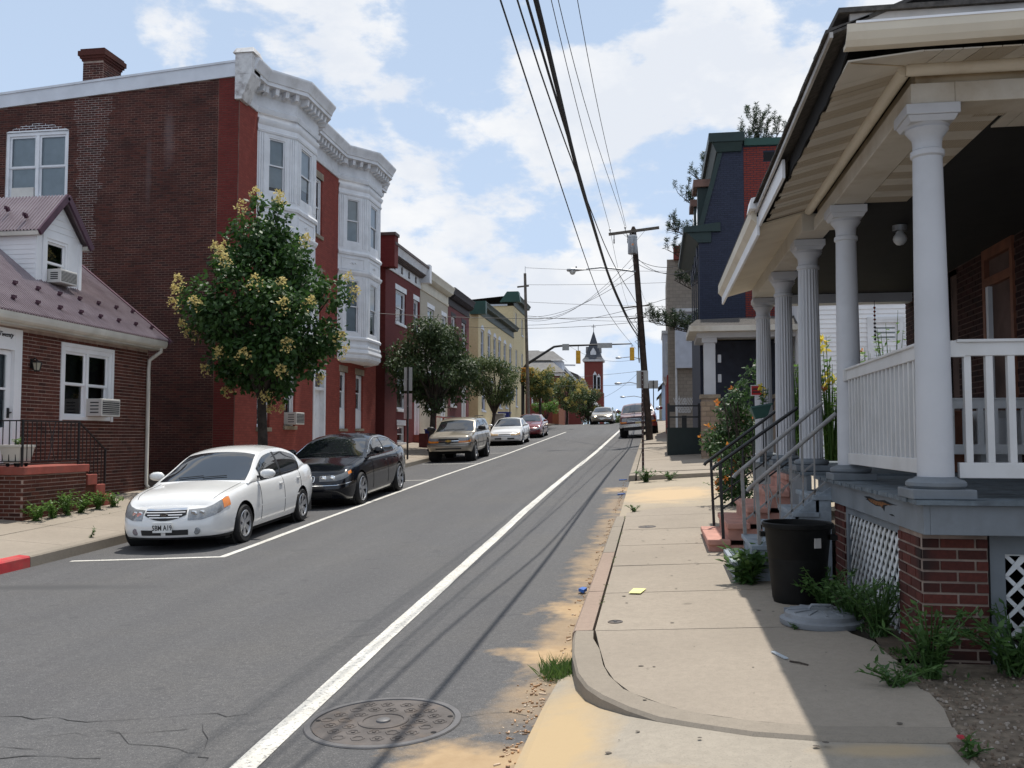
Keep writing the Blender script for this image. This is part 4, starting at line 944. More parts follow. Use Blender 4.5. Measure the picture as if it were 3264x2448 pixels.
rl2 = MB().bar((-10.15, 42.5, 2.75), (-10.15, 46.0, 2.75), .06, .06).build('railing', M_redconc, h2)
for y in (42.5, 44.2, 46.0): MB().box(-10.19, -10.11, y-.04, y+.04, 1.0, 2.78).build('post', M_redconc, rl2)
MB().box(-10.35, -9.95, 40.2, 42.3, 1.0, 1.95).build('planter_wall', plain('maroon_paint', (.10, .02, .02), .7), h2)
M_cream = brick_tex('cream_front', (.46, .42, .34), (.50, .45, .37), (.40, .37, .30), 'yzx', mfade=.9)
M_creamc = plain('cornice_cream', (.60, .56, .46), .6, .06, 2, dirt=(.48, .44, .36))
h3, c3 = facade_house('cream_rowhouse', 'cream painted rowhouse with pale dentilled cornice', 44.4, 50.6, 9.15, M_cream, [(45.9, 7.0, 47.3, 8.42), (49.1, 7.0, 50.2, 8.42), (45.9, 3.2, 47.3, 4.9)], cornp(9.1, 10.12, .42), M_creamc, lint=M_white, door=(48.9, 2.3, 49.9, 4.6))
blocks(c3, 44.6, 50.4, 26, 9.6, 9.74, .03, .36, .12, M_creamc, 'dentil'); MB().box(-11.6, -10.9, 44.3, 44.7, 9.4, 10.3).build('cornice_end', M_corn, c3)
M_pur = brick_tex('mauve_front', (.15, .05, .055), (.19, .07, .07), (.13, .05, .05), 'yzx', mfade=.8); M_purc = plain('cornice_dark', (.035, .028, .032), .7, .15, 3)
h4, c4 = facade_house('mauve_rowhouse', 'dusky mauve brick rowhouse with near-black cornice', 50.65, 56.6, 9.25, M_pur, [(51.5, 7.2, 52.6, 8.7), (54.4, 7.2, 55.6, 8.7), (51.4, 3.6, 52.8, 5.2)], cornp(9.2, 10.2, .42), M_purc, lint=M_purc, door=(54.4, 2.6, 55.5, 4.9))
blocks(c4, 50.9, 56.4, 20, 9.6, 9.78, .03, .38, .13, M_purc, 'dentil')
mb = MB(); mb.lathe((-13.2, 57.0, 9.6), [(.18, 0), (.18, 1.1), (.28, 1.15), (.28, 1.3), (.2, 1.35), (.24, 1.42), (.24, 1.5), (0, 1.52)], 12); mb.build('roof_vent', M_steel, h4, smooth=30)
M_yel = brick_tex('yellow_front', (.62, .52, .32), (.68, .57, .35), (.58, .50, .33), 'yzx', mfade=.6, rh=.08); M_yels = brick_tex('yellow_flank', (.58, .47, .27), (.62, .50, .3), (.54, .45, .28), 'xzy', rh=.08)
M_grn = plain('cornice_green', (.026, .046, .038), .55, .15, 2); M_grnc = plain('cap_green', (.014, .055, .042), .5, .12, 2)
M_lav = plain('window_lavender', (.55, .58, .66), .5, .06, 3)
ops5 = [(a, b, a+1.25, c) for a in (60.6, 63.2, 65.5, 67.6, 70.1, 72.9) for (b, c) in ((7.25, 9.0),)]+[(61.0, 3.6, 62.4, 5.5), (64.4, 3.8, 65.6, 5.6), (68, 4.0, 69.2, 5.8), (71, 4.1, 72.2, 5.9)]
h5, c5 = facade_house('yellow_rowhouse', 'long yellow brick building with arched windows and dark green cornice', 59.7, 75.1, 9.95, M_yel, ops5, cornp(9.9, 10.75, .5), M_grn, fmat=M_lav, sidewall=M_yels, winkw=dict(sill=M_lav, blind=.7), archm=M_lav, flat=M_steel)
MB().box(-11.9, -10.85, 59.35, 59.85, 9.85, 10.7).build('cornice_end', M_grnc, c5)
ops6 = [(76.25, 10.9, 77.1, 12.2), (79.8, 10.7, 80.7, 12.1), (76.3, 7.4, 77.3, 9.1), (79.8, 7.4, 80.8, 9.1), (76.4, 4.4, 77.4, 6.0), (79.8, 4.4, 80.8, 6.0)]
h6, c6 = facade_house('tall_yellow_building', 'taller yellow building on the far street corner with green capped cornice', 75.12, 82.3, 12.6, M_yel, ops6, cornp(12.6, 13.5, .5), M_grn, fmat=M_lav, sidewall=M_yels, winkw=dict(sill=M_lav, blind=.7), cat='building')
mb = MB(); mb.hexa([(-12.5, 74.8, 12.9), (-10.8, 74.8, 12.9), (-10.8, 75.6, 12.9), (-12.5, 75.6, 12.9), (-11.9, 74.8, 13.75), (-10.95, 74.8, 13.75), (-10.95, 75.6, 13.75), (-11.9, 75.6, 13.75)]); mb.build('cornice_end', M_grnc, c6)
MB().box(-22, -11.9, 75.0, 75.3, 12.6, 12.75).build('parapet_cap', M_steel, h6)
# ------------------------------------------------------------------ beyond the crossing
M_roofg = plain('slate_roof', (.17, .165, .16), .85, .12, 3, bmp=.3); M_rbrick = brick_tex('far_brick', (.17, .04, .032), (.21, .05, .04), (.16, .07, .06), 'xzy'); M_rbricky = brick_tex('far_brick_side', (.17, .04, .032), (.21, .05, .04), (.16, .07, .06), 'yzx')
fh = thing('hip_roof_house', 'brick house with grey hipped roof and white dormer beyond the crossing', 'house', (-12, 99, P(99)))
MB().box(-18.5, -9.5, 95, 104, 2.2, 8.1).build('wall', M_rbrick, fh)
MB().box(-18.8, -9.25, 94.75, 104.25, 8.1, 8.45).build('eave', M_corn, fh)
mb = MB(); b_ = [(-19, 94.5, 8.45), (-9.0, 94.5, 8.45), (-9.0, 104.5, 8.45), (-19, 104.5, 8.45)]; r_ = [(-14.6, 98.5, 11.1), (-12.2, 98.5, 11.1)]
mb.poly([b_[0], b_[1], r_[1], r_[0]]); mb.poly([b_[1], b_[2], r_[1]]); mb.poly([b_[2], b_[3], r_[0], r_[1]]); mb.poly([b_[3], b_[0], r_[0]]); mb.build('roof', M_roofg, fh)
mb = MB(); mb.box(-12.6, -9.55, 96.6, 99.4, 8.5, 9.85); dm = mb.build('dormer', M_lav, fh)
mb = MB(); mb.poly([(-12.9, 96.3, 9.85), (-9.2, 96.3, 9.85), (-10.6, 98, 10.95), (-12.9, 98, 10.95)]); mb.poly([(-9.2, 96.3, 9.85), (-9.2, 99.7, 9.85), (-10.6, 98, 10.95)]); mb.build('dormer_roof', M_roofg, dm)
pw = Pl((-18.5, 95, 0), (1, 0, 0), (0, -1, 0))
for a in (1.2, 3.4, 6.0): window(fh, pw, a, 5.2, a+1.0, 6.9, rec=-.1, blind=.5)
MB().box(-9.6, -9.0, 88, 94, 2.6, 4.6).build('garden_wall', brick_tex('garden_wall', (.26, .09, .05), (.30, .11, .06), (.2, .09, .06), 'xzy'), fh)
fh2 = thing('dark_roof_house', 'dark roofed rowhouse with a white gable rail behind the hipped house', 'house', (-11.5, 114, P(114)))
MB().box(-16, -8.6, 110, 122, .5, 6.9).build('wall', M_rbrick, fh2); M_droof = plain('dark_roof', (.06, .055, .055), .8, .15, 2)
mb = MB(); mb.extr([(-16.3, 109.6, 6.9), (-8.3, 109.6, 6.9), (-8.9, 109.6, 9.2), (-11.2, 109.6, 10.2), (-16.3, 109.6, 9.6)], (0, 12.6, 0)); mb.build('roof', M_droof, fh2)
MB().bar((-10.7, 109.4, 10.3), (-8.9, 109.4, 8.3), .25, .25).build('gable_rail', M_corn, fh2); MB().bar((-10.8, 109.4, 10.35), (-9.2, 109.4, 10.3), .2, .18).build('gable_rail', M_corn, fh2); MB().box(-8.5, -8.2, 109.5, 122, 6.75, 7.0).build('gutter', M_corn, fh2)
fh3 = thing('grey_roof_house', 'red brick house with pale slate gable beside the church tower', 'house', (-11, 132, P(132)))
MB().box(-16, -8.4, 128, 140, -1, 6.4).build('wall', M_rbrick, fh3); mb = MB(); mb.poly([(-16, 127.7, 9.9), (-10.2, 127.7, 9.9), (-8.1, 127.7, 6.3), (-16, 127.7, 6.3)]); mb.poly([(-10.2, 127.7, 9.9), (-10.2, 140, 9.9), (-8.1, 140, 6.3), (-8.1, 127.7, 6.3)]); mb.build('roof', plain('pale_slate', (.30, .30, .31), .8, .1, 2), fh3); MB().box(-11.2, -10.7, 127.4, 127.7, 8.2, 9.1).build('dormer', M_corn, fh3)
ct = thing('church_tower', 'red brick church tower with slate spire and cross at the top of the street', 'church tower', (-15.7, 242, -1))
S_ = 240/150
def ctx(x): return x*S_
def ctz(z): return 1.77+(z-1.77)*S_
xl, xr = ctx(-11.17), ctx(-8.28); yb0, yb1 = 240, 240+(xr-xl)
plc = Pl((xl, yb0, 0), (1, 0, 0), (0, -1, 0)); wv = [(2.4, ctz(9.6), 3.1, ctz(11.9)), (3.35, ctz(9.6), 4.05, ctz(11.5))]
MB().box(xl, xr, yb0, yb1, -6, ctz(14.09)).build('tower', M_rbrick, ct); MB().box(xl+.1, xr+.25, yb0-.25, yb1, -6, ctz(9.0)).build('tower_base', M_rbrick, ct)
for (a, b, c, d) in wv:
    w_ = MB().pbox(plc, a-.12, c+.12, b-.1, d+.1, .02, .08).build('window', M_corn, ct); MB().pbox(plc, a, c, b, d, .07, .10).build('pane', M_black, w_)
    MB().extr([plc.P(a-.12, d+.1, .02), plc.P(c+.12, d+.1, .02), plc.P((a+c)/2, d+.9, .02)], (0, -.06, 0)).build('arched_head', M_corn, w_)
cxm, cym = (xl+xr)/2, (yb0+yb1)/2; hw = (xr-xl)/2
mb = MB()
for (e, z0_, z1_, e2) in ((.35, 14.05, 14.25, .5), (.5, 14.25, 14.35, .5)): z0_, z1_ = ctz(z0_), ctz(z1_); mb.hexa([(cxm-hw-e, cym-hw-e, z0_), (cxm+hw+e, cym-hw-e, z0_), (cxm+hw+e, cym+hw+e, z0_), (cxm-hw-e, cym+hw+e, z0_), (cxm-hw-e2, cym-hw-e2, z1_), (cxm+hw+e2, cym-hw-e2, z1_), (cxm+hw+e2, cym+hw+e2, z1_), (cxm-hw-e2, cym+hw+e2, z1_)])
mb.build('eaves', M_corn, ct); M_slate = plain('spire_slate', (.060, .065, .078), .7, .12, 2)
prof = [(hw+.45, ctz(14.35)), (hw-.05, ctz(14.75)), (hw*.78, ctz(15.4)), (hw*.52, ctz(16.6)), (.06, ctz(19.1))]
mb = MB(); rows = [[(cxm-r_, cym-r_, z), (cxm+r_, cym-r_, z), (cxm+r_, cym+r_, z), (cxm-r_, cym+r_, z), (cxm-r_, cym-r_, z)] for (r_, z) in prof]; mb.grid(rows); mb.build('spire', M_slate, ct)
for (dx_, dy_) in ((0, -1), (1, 0), (-1, 0)):
    pd_ = Pl((cxm+dx_*(hw-.35), cym+dy_*(hw-.35), 0), (-dy_, dx_, 0) if dx_ == 0 else (0, dx_, 0), (dx_, dy_, 0))
    d_ = MB().extr([pd_.P(-.75, ctz(14.9)), pd_.P(.75, ctz(14.9)), pd_.P(.75, ctz(15.7)), pd_.P(0, ctz(16.45)), pd_.P(-.75, ctz(15.7))], Vector((-dx_, -dy_, 0))*1.2).build('dormer', M_corn, ct)
    MB().extr([pd_.P(-1.0, ctz(15.6), .06), pd_.P(0, ctz(16.6), .06), pd_.P(1.0, ctz(15.6), .06), pd_.P(.85, ctz(15.55), .06), pd_.P(0, ctz(16.4), .06), pd_.P(-.85, ctz(15.55), .06)], Vector((-dx_, -dy_, 0))*1.3).build('dormer_roof', M_slate, d_)
mb = MB(); mb.bar((cxm, cym, ctz(19.0)), (cxm, cym, ctz(20.25)), .13, .13, up=(1, 0, 0)); mb.bar((cxm-.55, cym, ctz(19.85)), (cxm+.55, cym, ctz(19.85)), .13, .13); mb.build('cross', M_iron, ct)
# ================================================================== 4 near porch house on the right
M_colw = plain('column_white', (.50, .505, .525), .5, .04, 2, dirt=(.43, .435, .45)); M_cream2 = plain('cream_trim', (.66, .60, .49), .55, .05, 1.5, dirt=(.52, .44, .33))
M_beamw = plain('beam_cream', (.56, .52, .45), .55, .06, 1.8, dirt=(.40, .33, .24)); M_deckg = plain('deck_grey', (.12, .145, .165), .7, .2, 12, dirt=(.055, .065, .075), bmp=.3, fine=40)
M_fasg = plain('fascia_grey', (.17, .19, .21), .65, .1, 3, dirt=(.125, .135, .145)); M_soff = plain('soffit_panel', (.57, .53, .46), .55, .07, 2.5, dirt=(.44, .38, .30))
def ventmat():
    m, t, b = newmat('soffit_vent'); v = coord(t)
    w = N(t, 'ShaderNodeTexWave', ins={'Scale': 26.0}); w.bands_direction = 'X'; t.links.new(v, w.inputs['Vector']); w2 = N(t, 'ShaderNodeTexWave', ins={'Scale': 30.0}); w2.bands_direction = 'Y'; t.links.new(v, w2.inputs['Vector'])
    k = math_(t, 'MULTIPLY', w.outputs['Fac'], w2.outputs['Fac']); t.links.new(mixc(t, ramp(t, k, .25, .5), (.50, .43, .33), (.14, .12, .095)), b.inputs['Base Color']); b.inputs['Roughness'].default_value = .7; return m
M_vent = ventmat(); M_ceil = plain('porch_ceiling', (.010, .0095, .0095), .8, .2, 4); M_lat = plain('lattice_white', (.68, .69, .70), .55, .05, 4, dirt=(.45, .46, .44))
PB = [(.045, .016, .013), (.085, .024, .019), (.115, .031, .023), (.065, .019, .015)]
lo = [(1.8, 6.3, .3, 1.2, 1.2, .34, (.012, .010, .009), .85), (1.66, 6.3, 1.0, .16, .2, .5, (.016, .013, .012), .8)]
M_pb = brick_unit('pier_brick', PB, False, (.055, .022, .018), lo); M_pbi = brick_unit('pier_brick_mass', PB, True); M_mortp = plain('pier_mortar', (.27, .21, .175), .95, .2, 5, dirt=(.16, .12, .10))
near = thing('porch_house', 'near house with sagging white porch, round columns and grey deck on brick piers', 'house', (2.8, 8, walk_r(1.7, 8)))
# deck
y = 6.10; k = 0
while y < 9.93:
    w_ = .088; e = random.uniform(-.012, .008)
    MB().box(1.61+e, 3.9, y+.002, y+w_-.002, 1.352, 1.380+random.uniform(-.0015, .0015)).build('deck_board', M_deckg, near); y += w_
fl = MB().box(1.65, 1.69, 6.14, 9.92, 1.165, 1.350).build('deck_fascia', M_fasg, near, bevel=.004); MB().box(1.69, 4.4, 6.14, 6.18, 1.165, 1.350).build('deck_fascia', M_fasg, near, bevel=.004)
M_rot = plain('rotten_wood', (.20, .085, .03), .95, .35, 30, dirt=(.03, .015, .008), bmp=.6)
hole = [(7.74, 1.305), (7.6, 1.312), (7.35, 1.30), (7.13, 1.315), (6.95, 1.305), (6.76, 1.303), (7.0, 1.292), (7.12, 1.27), (7.14, 1.235), (7.2, 1.262), (7.4, 1.255), (7.62, 1.272)]
MB().extr([(1.647, y, z) for (y, z) in hole], (.002, 0, 0)).build('rot_patch', M_black, fl); MB().extr([(1.645, y*.75+7.35*.25, z*.6+1.276*.4) for (y, z) in hole], (.002, 0, 0)).build('rot_core', M_rot, fl)
for (y0_, z0_) in ((7.8, 1.30), (7.75, 1.285), (7.0, 1.225)): MB().extr([(1.647, y0_, z0_), (1.647, y0_-.09, z0_+.006), (1.647, y0_-.16, z0_-.002), (1.647, y0_-.08, z0_-.006)], (.002, 0, 0)).build('rot_split', M_black, fl)
def pier(x0, x1, y0, y1, z0, z1, n=200):
    p = MB().box(x0, x1, y0, y1, z0, z1).build('brick_pier', M_mortp, near)
    bricks(p, Pl((x0, y0, 0), (1, 0, 0), (0, -1, 0)), 0, x1-x0, z0, z1, [], M_pb, M_pbi, n, lambda q: 0, j=.012, proud=.009); bricks(p, Pl((x0, y1, 0), (0, -1, 0), (-1, 0, 0)), 0, y1-y0, z0, z1, [], M_pb, M_pbi, n, lambda q: 0, j=.012, proud=.009); return p
pier(1.68, 2.07, 6.3, 6.86, .30, 1.163); pier(1.68, 2.07, 8.72, 9.16, .33, 1.163)
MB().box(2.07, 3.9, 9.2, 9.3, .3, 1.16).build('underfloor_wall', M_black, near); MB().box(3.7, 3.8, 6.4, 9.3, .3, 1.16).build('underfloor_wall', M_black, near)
def lattice(pl, a0, a1, b0, b1, sw=.034, sp=.133):
    lp = MB(); lp.pbox(pl, a0, a1, b1, b1+.06, -.02, .012); o = lp.build('lattice_panel', M_lat, near)
    n = int((a1-a0+b1-b0)/sp)+2
    for lay, sg in ((0, 1), (1, -1)):
        for k in range(-2, n+2):
            c = a0+k*sp if sg > 0 else a0+k*sp
            # line a - sg*(b-b0) = c-(b1-b0 if sg>0)
            if sg > 0: f = lambda b: c-(b1-b0)+(b-b0)
            else: f = lambda b: c-(b-b0)
            bs = [b0, b1]
            # clip in a
            pts = []
            for b in [b0+(b1-b0)*i/40 for i in range(41)]:
                a = f(b)
                if a0 <= a <= a1: pts.append((a, b))
            if len(pts) < 3: continue
            (aa, ba), (ab, bb) = pts[0], pts[-1]; h = sw*.707; d = -.012*lay
            MB().hexa([pl.P(max(a0, aa-h), ba, d), pl.P(min(a1, aa+h), ba, d), pl.P(min(a1, aa+h), ba, d-.008), pl.P(max(a0, aa-h), ba, d-.008), pl.P(max(a0, ab-h), bb, d), pl.P(min(a1, ab+h), bb, d), pl.P(min(a1, ab+h), bb, d-.008), pl.P(max(a0, ab-h), bb, d-.008)]).build('slat', M_lat, o)
    return o
lattice(Pl((1.70, 8.72, 0), (0, -1, 0), (-1, 0, 0)), .04, 1.86, .36, 1.10)
MB().box(1.685, 1.72, 6.86, 8.72, 1.10, 1.165).build('lattice_rail', M_fasg, near); MB().box(1.685, 1.72, 8.62, 8.72, .4, 1.10).build('lattice_stile', M_fasg, near)
lattice(Pl((2.19, 6.38, 0), (1, 0, 0), (0, -1, 0)), 0, 1.6, .36, 1.02, .041, .133)
MB().box(2.10, 2.19, 6.35, 6.39, .3, 1.16).build('lattice_stile', M_fasg, near); MB().box(2.19, 3.9, 6.35, 6.39, 1.03, 1.16).build('lattice_rail', M_fasg, near)
def column(parent, x, y, z0, z1, r0, r1, flutes=0, name='column', basemat=None):
    n = 32 if not flutes else flutes*4; mb = MB(); rows = []
    hs = [0, .04, .2, .4, .6, .8, .955, .96, .975, .98, 1.0]
    for h in hs:
        r = r0+(r1-r0)*h**1.4; ring = []
        if h == .96 or h == .975: r += .014
        for k in range(n+1):
            a = 2*math.pi*k/n; rr = r
            if flutes and .03 < h < .93: rr = r-(.013 if k % 4 == 2 else (.008 if k % 2 else 0))
            ring.append((x+rr*math.cos(a), y+rr*math.sin(a), z0+.12+(z1-z0-.34)*h))
        rows.append(ring)
    mb.grid(rows); o = mb.build(name, M_colw, parent, smooth=32 if not flutes else 20)
    bm_ = basemat or M_fasg
    MB().box(x-.19, x+.19, y-.19, y+.19, z0, z0+.062).build('plinth', bm_, o, bevel=.006)
    MB().lathe((x, y, z0+.062), [(0, 0), (.165, 0), (.183, .018), (.183, .04), (.165, .055), (.14, .06), (.12, .075), (0, .075)], 32).build('base_ring', bm_, o, smooth=40)
    zc_ = z1-.22
    MB().lathe((x, y, zc_), [(r1, -.01), (r1+.005, .03), (r1+.035, .07), (r1+.045, .085), (r1+.03, .09), (r1+.05, .11), (0, .11)], 32).build('capital', M_colw, o, smooth=40)
    MB().hexa([(x-.135, y-.135, zc_+.11), (x+.135, y-.135, zc_+.11), (x+.135, y+.135, zc_+.11), (x-.135, y+.135, zc_+.11), (x-.155, y-.155, zc_+.15), (x+.155, y-.155, zc_+.15), (x+.155, y+.155, zc_+.15), (x-.155, y+.155, zc_+.15)]).box(x-.165, x+.165, y-.165, y+.165, zc_+.15, zc_+.22).build('abacus', M_colw, o, bevel=.005)
    return o
column(near, 1.79, 6.36, 1.382, 3.92, .112, .09); column(near, 1.79, 9.0, 1.382, 3.92, .112, .09)
# railings of the near porch
M_vin = plain('rail_vinyl', (.58, .575, .57), .45, .05, 3, dirt=(.49, .48, .46))
def railing(parent, p, q, zt, zb, n, w=.035, dirx=True, mat=M_vin):
    p, q = Vector(p), Vector(q); o = MB().bar((p.x, p.y, zt-.06), (q.x, q.y, zt-.06), .055, .09).bar((p.x, p.y, zt-.008), (q.x, q.y, zt-.008), .085, .02).build('railing', mat, parent, bevel=.004)
    MB().bar((p.x, p.y, zb+.05), (q.x, q.y, zb+.05), .045, .10).build('bottom_rail', mat, o, bevel=.004)
    for k in range(n):
        c = p+(q-p)*((k+.5)/n); MB().box(c.x-w/2, c.x+w/2, c.y-w/2, c.y+w/2, zb+.1, zt-.10).build('baluster', mat, o)
    for c in (p, q): MB().box(c.x-.05, c.x+.05, c.y-.03, c.y+.03, zt-.11, zt-.005).build('bracket', mat, o)
    return o
railing(near, (1.77, 6.5), (1.77, 8.88), 2.40, 1.53, 19); railing(near, (1.93, 6.36), (3.9, 6.36), 2.40, 1.51, 15, .042)
# beam, soffits, trim
bm1 = MB().box(1.66, 1.93, 6.22, 9.95, 3.925, 4.06).build('beam', M_beamw, near, bevel=.006); MB().box(1.93, 4.6, 6.22, 6.49, 3.925, 4.06).build('beam', M_beamw, near, bevel=.006)
M_beamst = plain('beam_stained', (.46, .37, .25), .7, .2, 2.5, dirt=(.22, .13, .06))
MB().box(1.70, 1.9, 6.26, 9.95, 4.061, 4.16).build('frieze', M_beamst, near); MB().box(1.9, 4.6, 6.26, 6.46, 4.061, 4.16).build('frieze', M_beamst, near)
MB().tube([(1.615, 6.17, 4.135), (1.615, 9.95, 4.135)], .045, 10).build('crown_moulding', M_cream2, near, smooth=50); MB().tube([(1.615, 6.17, 4.135), (4.6, 6.17, 4.135)], .045, 10).build('crown_moulding', M_cream2, near, smooth=50)
y = 6.16; k = 0
while y < 9.93:                                        # lengthwise soffit, sloping to the eave; plain and vented strips alternate
    w_ = .10; z_in, z_out = 4.155, 4.045
    x_in = 1.62 if y > 6.12 else 1.62-(6.12-y)*1.0; x_in = max(x_in, 1.22)
    for sub in range(1):
        rag = random.uniform(-.015, .015)
        zz = lambda x: z_out+(z_in-z_out)*(x-1.19)/(1.62-1.19)
        MB().hexa([(1.19+rag, y+.003, zz(1.19)), (x_in, y+.003, zz(x_in)), (x_in, y+w_-.003, zz(x_in)), (1.19+rag, y+w_-.003, zz(1.19)), (1.19+rag, y+.003, zz(1.19)+.008), (x_in, y+.003, zz(x_in)+.008), (x_in, y+w_-.003, zz(x_in)+.008), (1.19+rag, y+w_-.003, zz(1.19)+.008)]).build('soffit_panel', M_vent if k % 4 in (1, 2) else M_soff, near)
    y += w_; k += 1
MB().hexa([(1.18, 5.76, 4.045), (1.62, 5.76, 4.085), (1.62, 6.16, 4.155), (1.18, 6.16, 4.045), (1.18, 5.76, 4.055), (1.62, 5.76, 4.095), (1.62, 6.16, 4.165), (1.18, 6.16, 4.055)]).build('soffit_corner', M_soff, near)
MB().tube([(1.2, 5.78, 4.044), (1.6, 6.14, 4.148)], .004, 4).build('soffit_mitre', M_beamst, near)
x = 1.62; k = 0
while x < 4.5:                                         # front soffit
    zo = 4.09; y_in = 6.14; y_out = 5.78
    y_o = max(y_out, y_in-(x-1.22)) if x < 1.62 else y_out
    y_i = y_in if x >= 1.62 else min(y_in, 5.72+(1.62-x))
    a, b_ = (x+.003, x+.107)
    MB().hexa([(a, 5.76, 4.085), (b_, 5.76, 4.085), (b_, 6.14 if x >= 1.62 else 6.14-(1.62-x), 4.155), (a, 6.14 if x >= 1.62 else 6.14-(1.62-x), 4.155), (a, 5.76, 4.093), (b_, 5.76, 4.093), (b_, 6.14 if x >= 1.62 else 6.14-(1.62-x), 4.163), (a, 6.14 if x >= 1.62 else 6.14-(1.62-x), 4.163)]).build('soffit_panel', M_vent if k % 5 in (3, 4) else M_soff, near); x += .11; k += 1
# beam underside strips, seen between the columns
y = 6.55; k = 0
while y < 8.8: MB().box(1.935, 2.30, y+.002, y+.098, 3.93, 3.94).build('soffit_panel', M_vent if k % 4 in (1, 2) else M_soff, near); y += .1; k += 1
x = 1.935; k = 0
while x < 4.5: MB().box(x+.002, x+.098, 6.495, 6.55 if x < 2.3 else 6.8, 3.93, 3.94).build('soffit_panel', M_vent if k % 5 in (2, 3) else M_soff, near); x += .1; k += 1
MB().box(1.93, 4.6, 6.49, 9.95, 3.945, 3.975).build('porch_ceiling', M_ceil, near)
# eave edge: torn fascia with dark gap, roof sheet above
gap = [(5.76, 4.10), (5.95, 4.05), (6.2, 4.055), (6.45, 4.03), (6.7, 4.05), (7.0, 4.03), (7.3, 4.05), (7.6, 4.02), (7.9, 4.045), (8.25, 4.02), (8.25, 4.16), (5.76, 4.20)]
MB().extr([(1.17, y, z) for (y, z) in gap], (.012, 0, 0)).build('torn_gap', M_black, near)
MB().box(1.10, 1.125, 8.1, 9.95, 3.99, 4.15).build('fascia_board', M_whiteclean, near); 
M_shin = plain('shingle', (.075, .068, .062), .9, .25, 25, bmp=.6, fine=60); M_drip = plain('drip_edge', (.45, .43, .41), .6, .1, 4, dirt=(.25, .22, .2))
MB().hexa([(1.07, 5.72, 4.20), (3.95, 5.72, 5.32), (3.95, 9.98, 5.32), (1.07, 9.98, 4.15), (1.07, 5.72, 4.225), (3.95, 5.72, 5.345), (3.95, 9.98, 5.345), (1.07, 9.98, 4.175)]).build('porch_roof', M_shin, near)
MB().bar((1.075, 5.7, 4.195), (1.075, 9.95, 4.145), .02, .035).build('drip_edge', M_drip, near)
for k in range(26):                                    # curled shingle tips along the roof edge
    y = 5.72+k*.165; MB().hexa([(1.045, y, 4.212), (1.3, y, 4.30), (1.3, y+.155, 4.30), (1.045+random.uniform(-.01, .01), y+.155, 4.212), (1.045, y, 4.226+random.uniform(0, .01)), (1.3, y, 4.315), (1.3, y+.155, 4.315), (1.045, y+.155, 4.226+random.uniform(0, .012))]).build('shingle', M_shin, near)
# front gutter, sub-fascia and the little pediment
gp2 = [(0, 4.10), (-.07, 4.10), (-.10, 4.13), (-.125, 4.17), (-.135, 4.215), (-.12, 4.215), (-.105, 4.17), (-.06, 4.125), (0, 4.125)]
mb = MB(); mb.grid([[(x, 5.74+o, z+(x-1.15)*.012) for (o, z) in gp2] for x in (1.15, 2.5, 4.6)]); mb.poly([(1.15, 5.74+o, z) for (o, z) in gp2]); gt = mb.build('gutter', M_cream2, near)
for x in (1.35, 2.0, 2.65): MB().tube([(x, 5.75, 4.24), (x+.02, 5.62, 4.222)], .006, 5).build('gutter_spike', M_whiteclean, gt)
MB().bar((1.2, 5.606, 4.222), (4.6, 5.606, 4.262), .012, .014).build('gutter_lip', M_whiteclean, gt)
MB().box(1.22, 4.6, 5.75, 5.78, 4.13, 4.27).build('sub_fascia', M_beamst, near); MB().box(1.19, 4.6, 5.73, 5.76, 4.27, 4.33).build('fascia_board', M_drip, near)
MB().hexa([(1.12, 5.70, 4.33), (4.6, 5.70, 4.33), (4.6, 6.6, 4.36), (1.12, 6.6, 4.36), (1.12, 5.70, 4.36), (4.6, 5.70, 4.36), (4.6, 6.6, 4.42), (1.12, 6.6, 4.42)]).build('roof_edge', M_shin, near)
ped = MB().extr([(1.72, 6.35, 4.42), (6, 6.35, 4.42), (6, 6.35, 8), (3.9, 6.35, 8.0)], (0, .05, 0)).build('pediment', M_whiteclean, near)
for k in range(14): z = 4.5+k*.12; xx = 1.72+(z-4.42)*(2.18/3.58); MB().box(xx+.05, 4.6, 6.335, 6.35, z, z+.012).build('siding_lap', M_whiteclean, ped)
MB().bar((1.66, 6.32, 4.40), (3.9, 6.32, 8.05), .06, .10).build('rake_board', M_whiteclean, ped)
# main body of the house behind the porch
MB().box(3.92, 9, 6.2, 9.95, .2, 8).build('wall', M_mortp, near)
# ------------------------------------------------------------------ second porch house
H2Y0, H2Y1 = 9.98, 15.0
h2r = thing('fluted_porch_house', 'second porch house with fluted columns, cream soffit and pink steps', 'house', (2.8, 12.5, walk_r(1.7, 12.5)))
y = 10.0
while y < 15.0: MB().box(1.52+random.uniform(-.008, .008), 3.9, y+.002, y+.098, 1.375, 1.405).build('deck_board', M_deckg, h2r); y += .1
MB().box(1.55, 1.6, 10.0, 15.0, .4, 1.372).build('deck_fascia', M_fasg, h2r)
for yy_ in (10.55, 12.55, 14.85): column(h2r, 1.69, yy_, 1.41, 3.93, .125, .105, 20)
MB().box(1.55, 1.83, 10.0, 15.05, 3.935, 4.12).build('beam', M_beamw, h2r, bevel=.006); MB().box(1.83, 3.9, 14.8, 15.05, 3.84, 4.12).build('beam', M_colw, h2r)
MB().hexa([(1.12, 9.97, 4.0), (1.6, 9.97, 4.13), (1.6, 15.1, 4.13), (1.12, 15.1, 4.0), (1.12, 9.97, 4.02), (1.6, 9.97, 4.15), (1.6, 15.1, 4.15), (1.12, 15.1, 4.02)]).build('soffit', M_cream2, h2r)
MB().box(1.085, 1.115, 9.97, 15.15, 3.90, 4.10).build('fascia_board', M_whiteclean, h2r, bevel=.004)
MB().hexa([(1.03, 9.97, 4.08), (1.085, 9.97, 4.02), (1.085, 15.15, 4.02), (1.03, 15.15, 4.08), (1.03, 9.97, 4.2), (1.085, 9.97, 4.2), (1.085, 15.15, 4.2), (1.03, 15.15, 4.2)]).build('gutter', M_cream2, h2r)
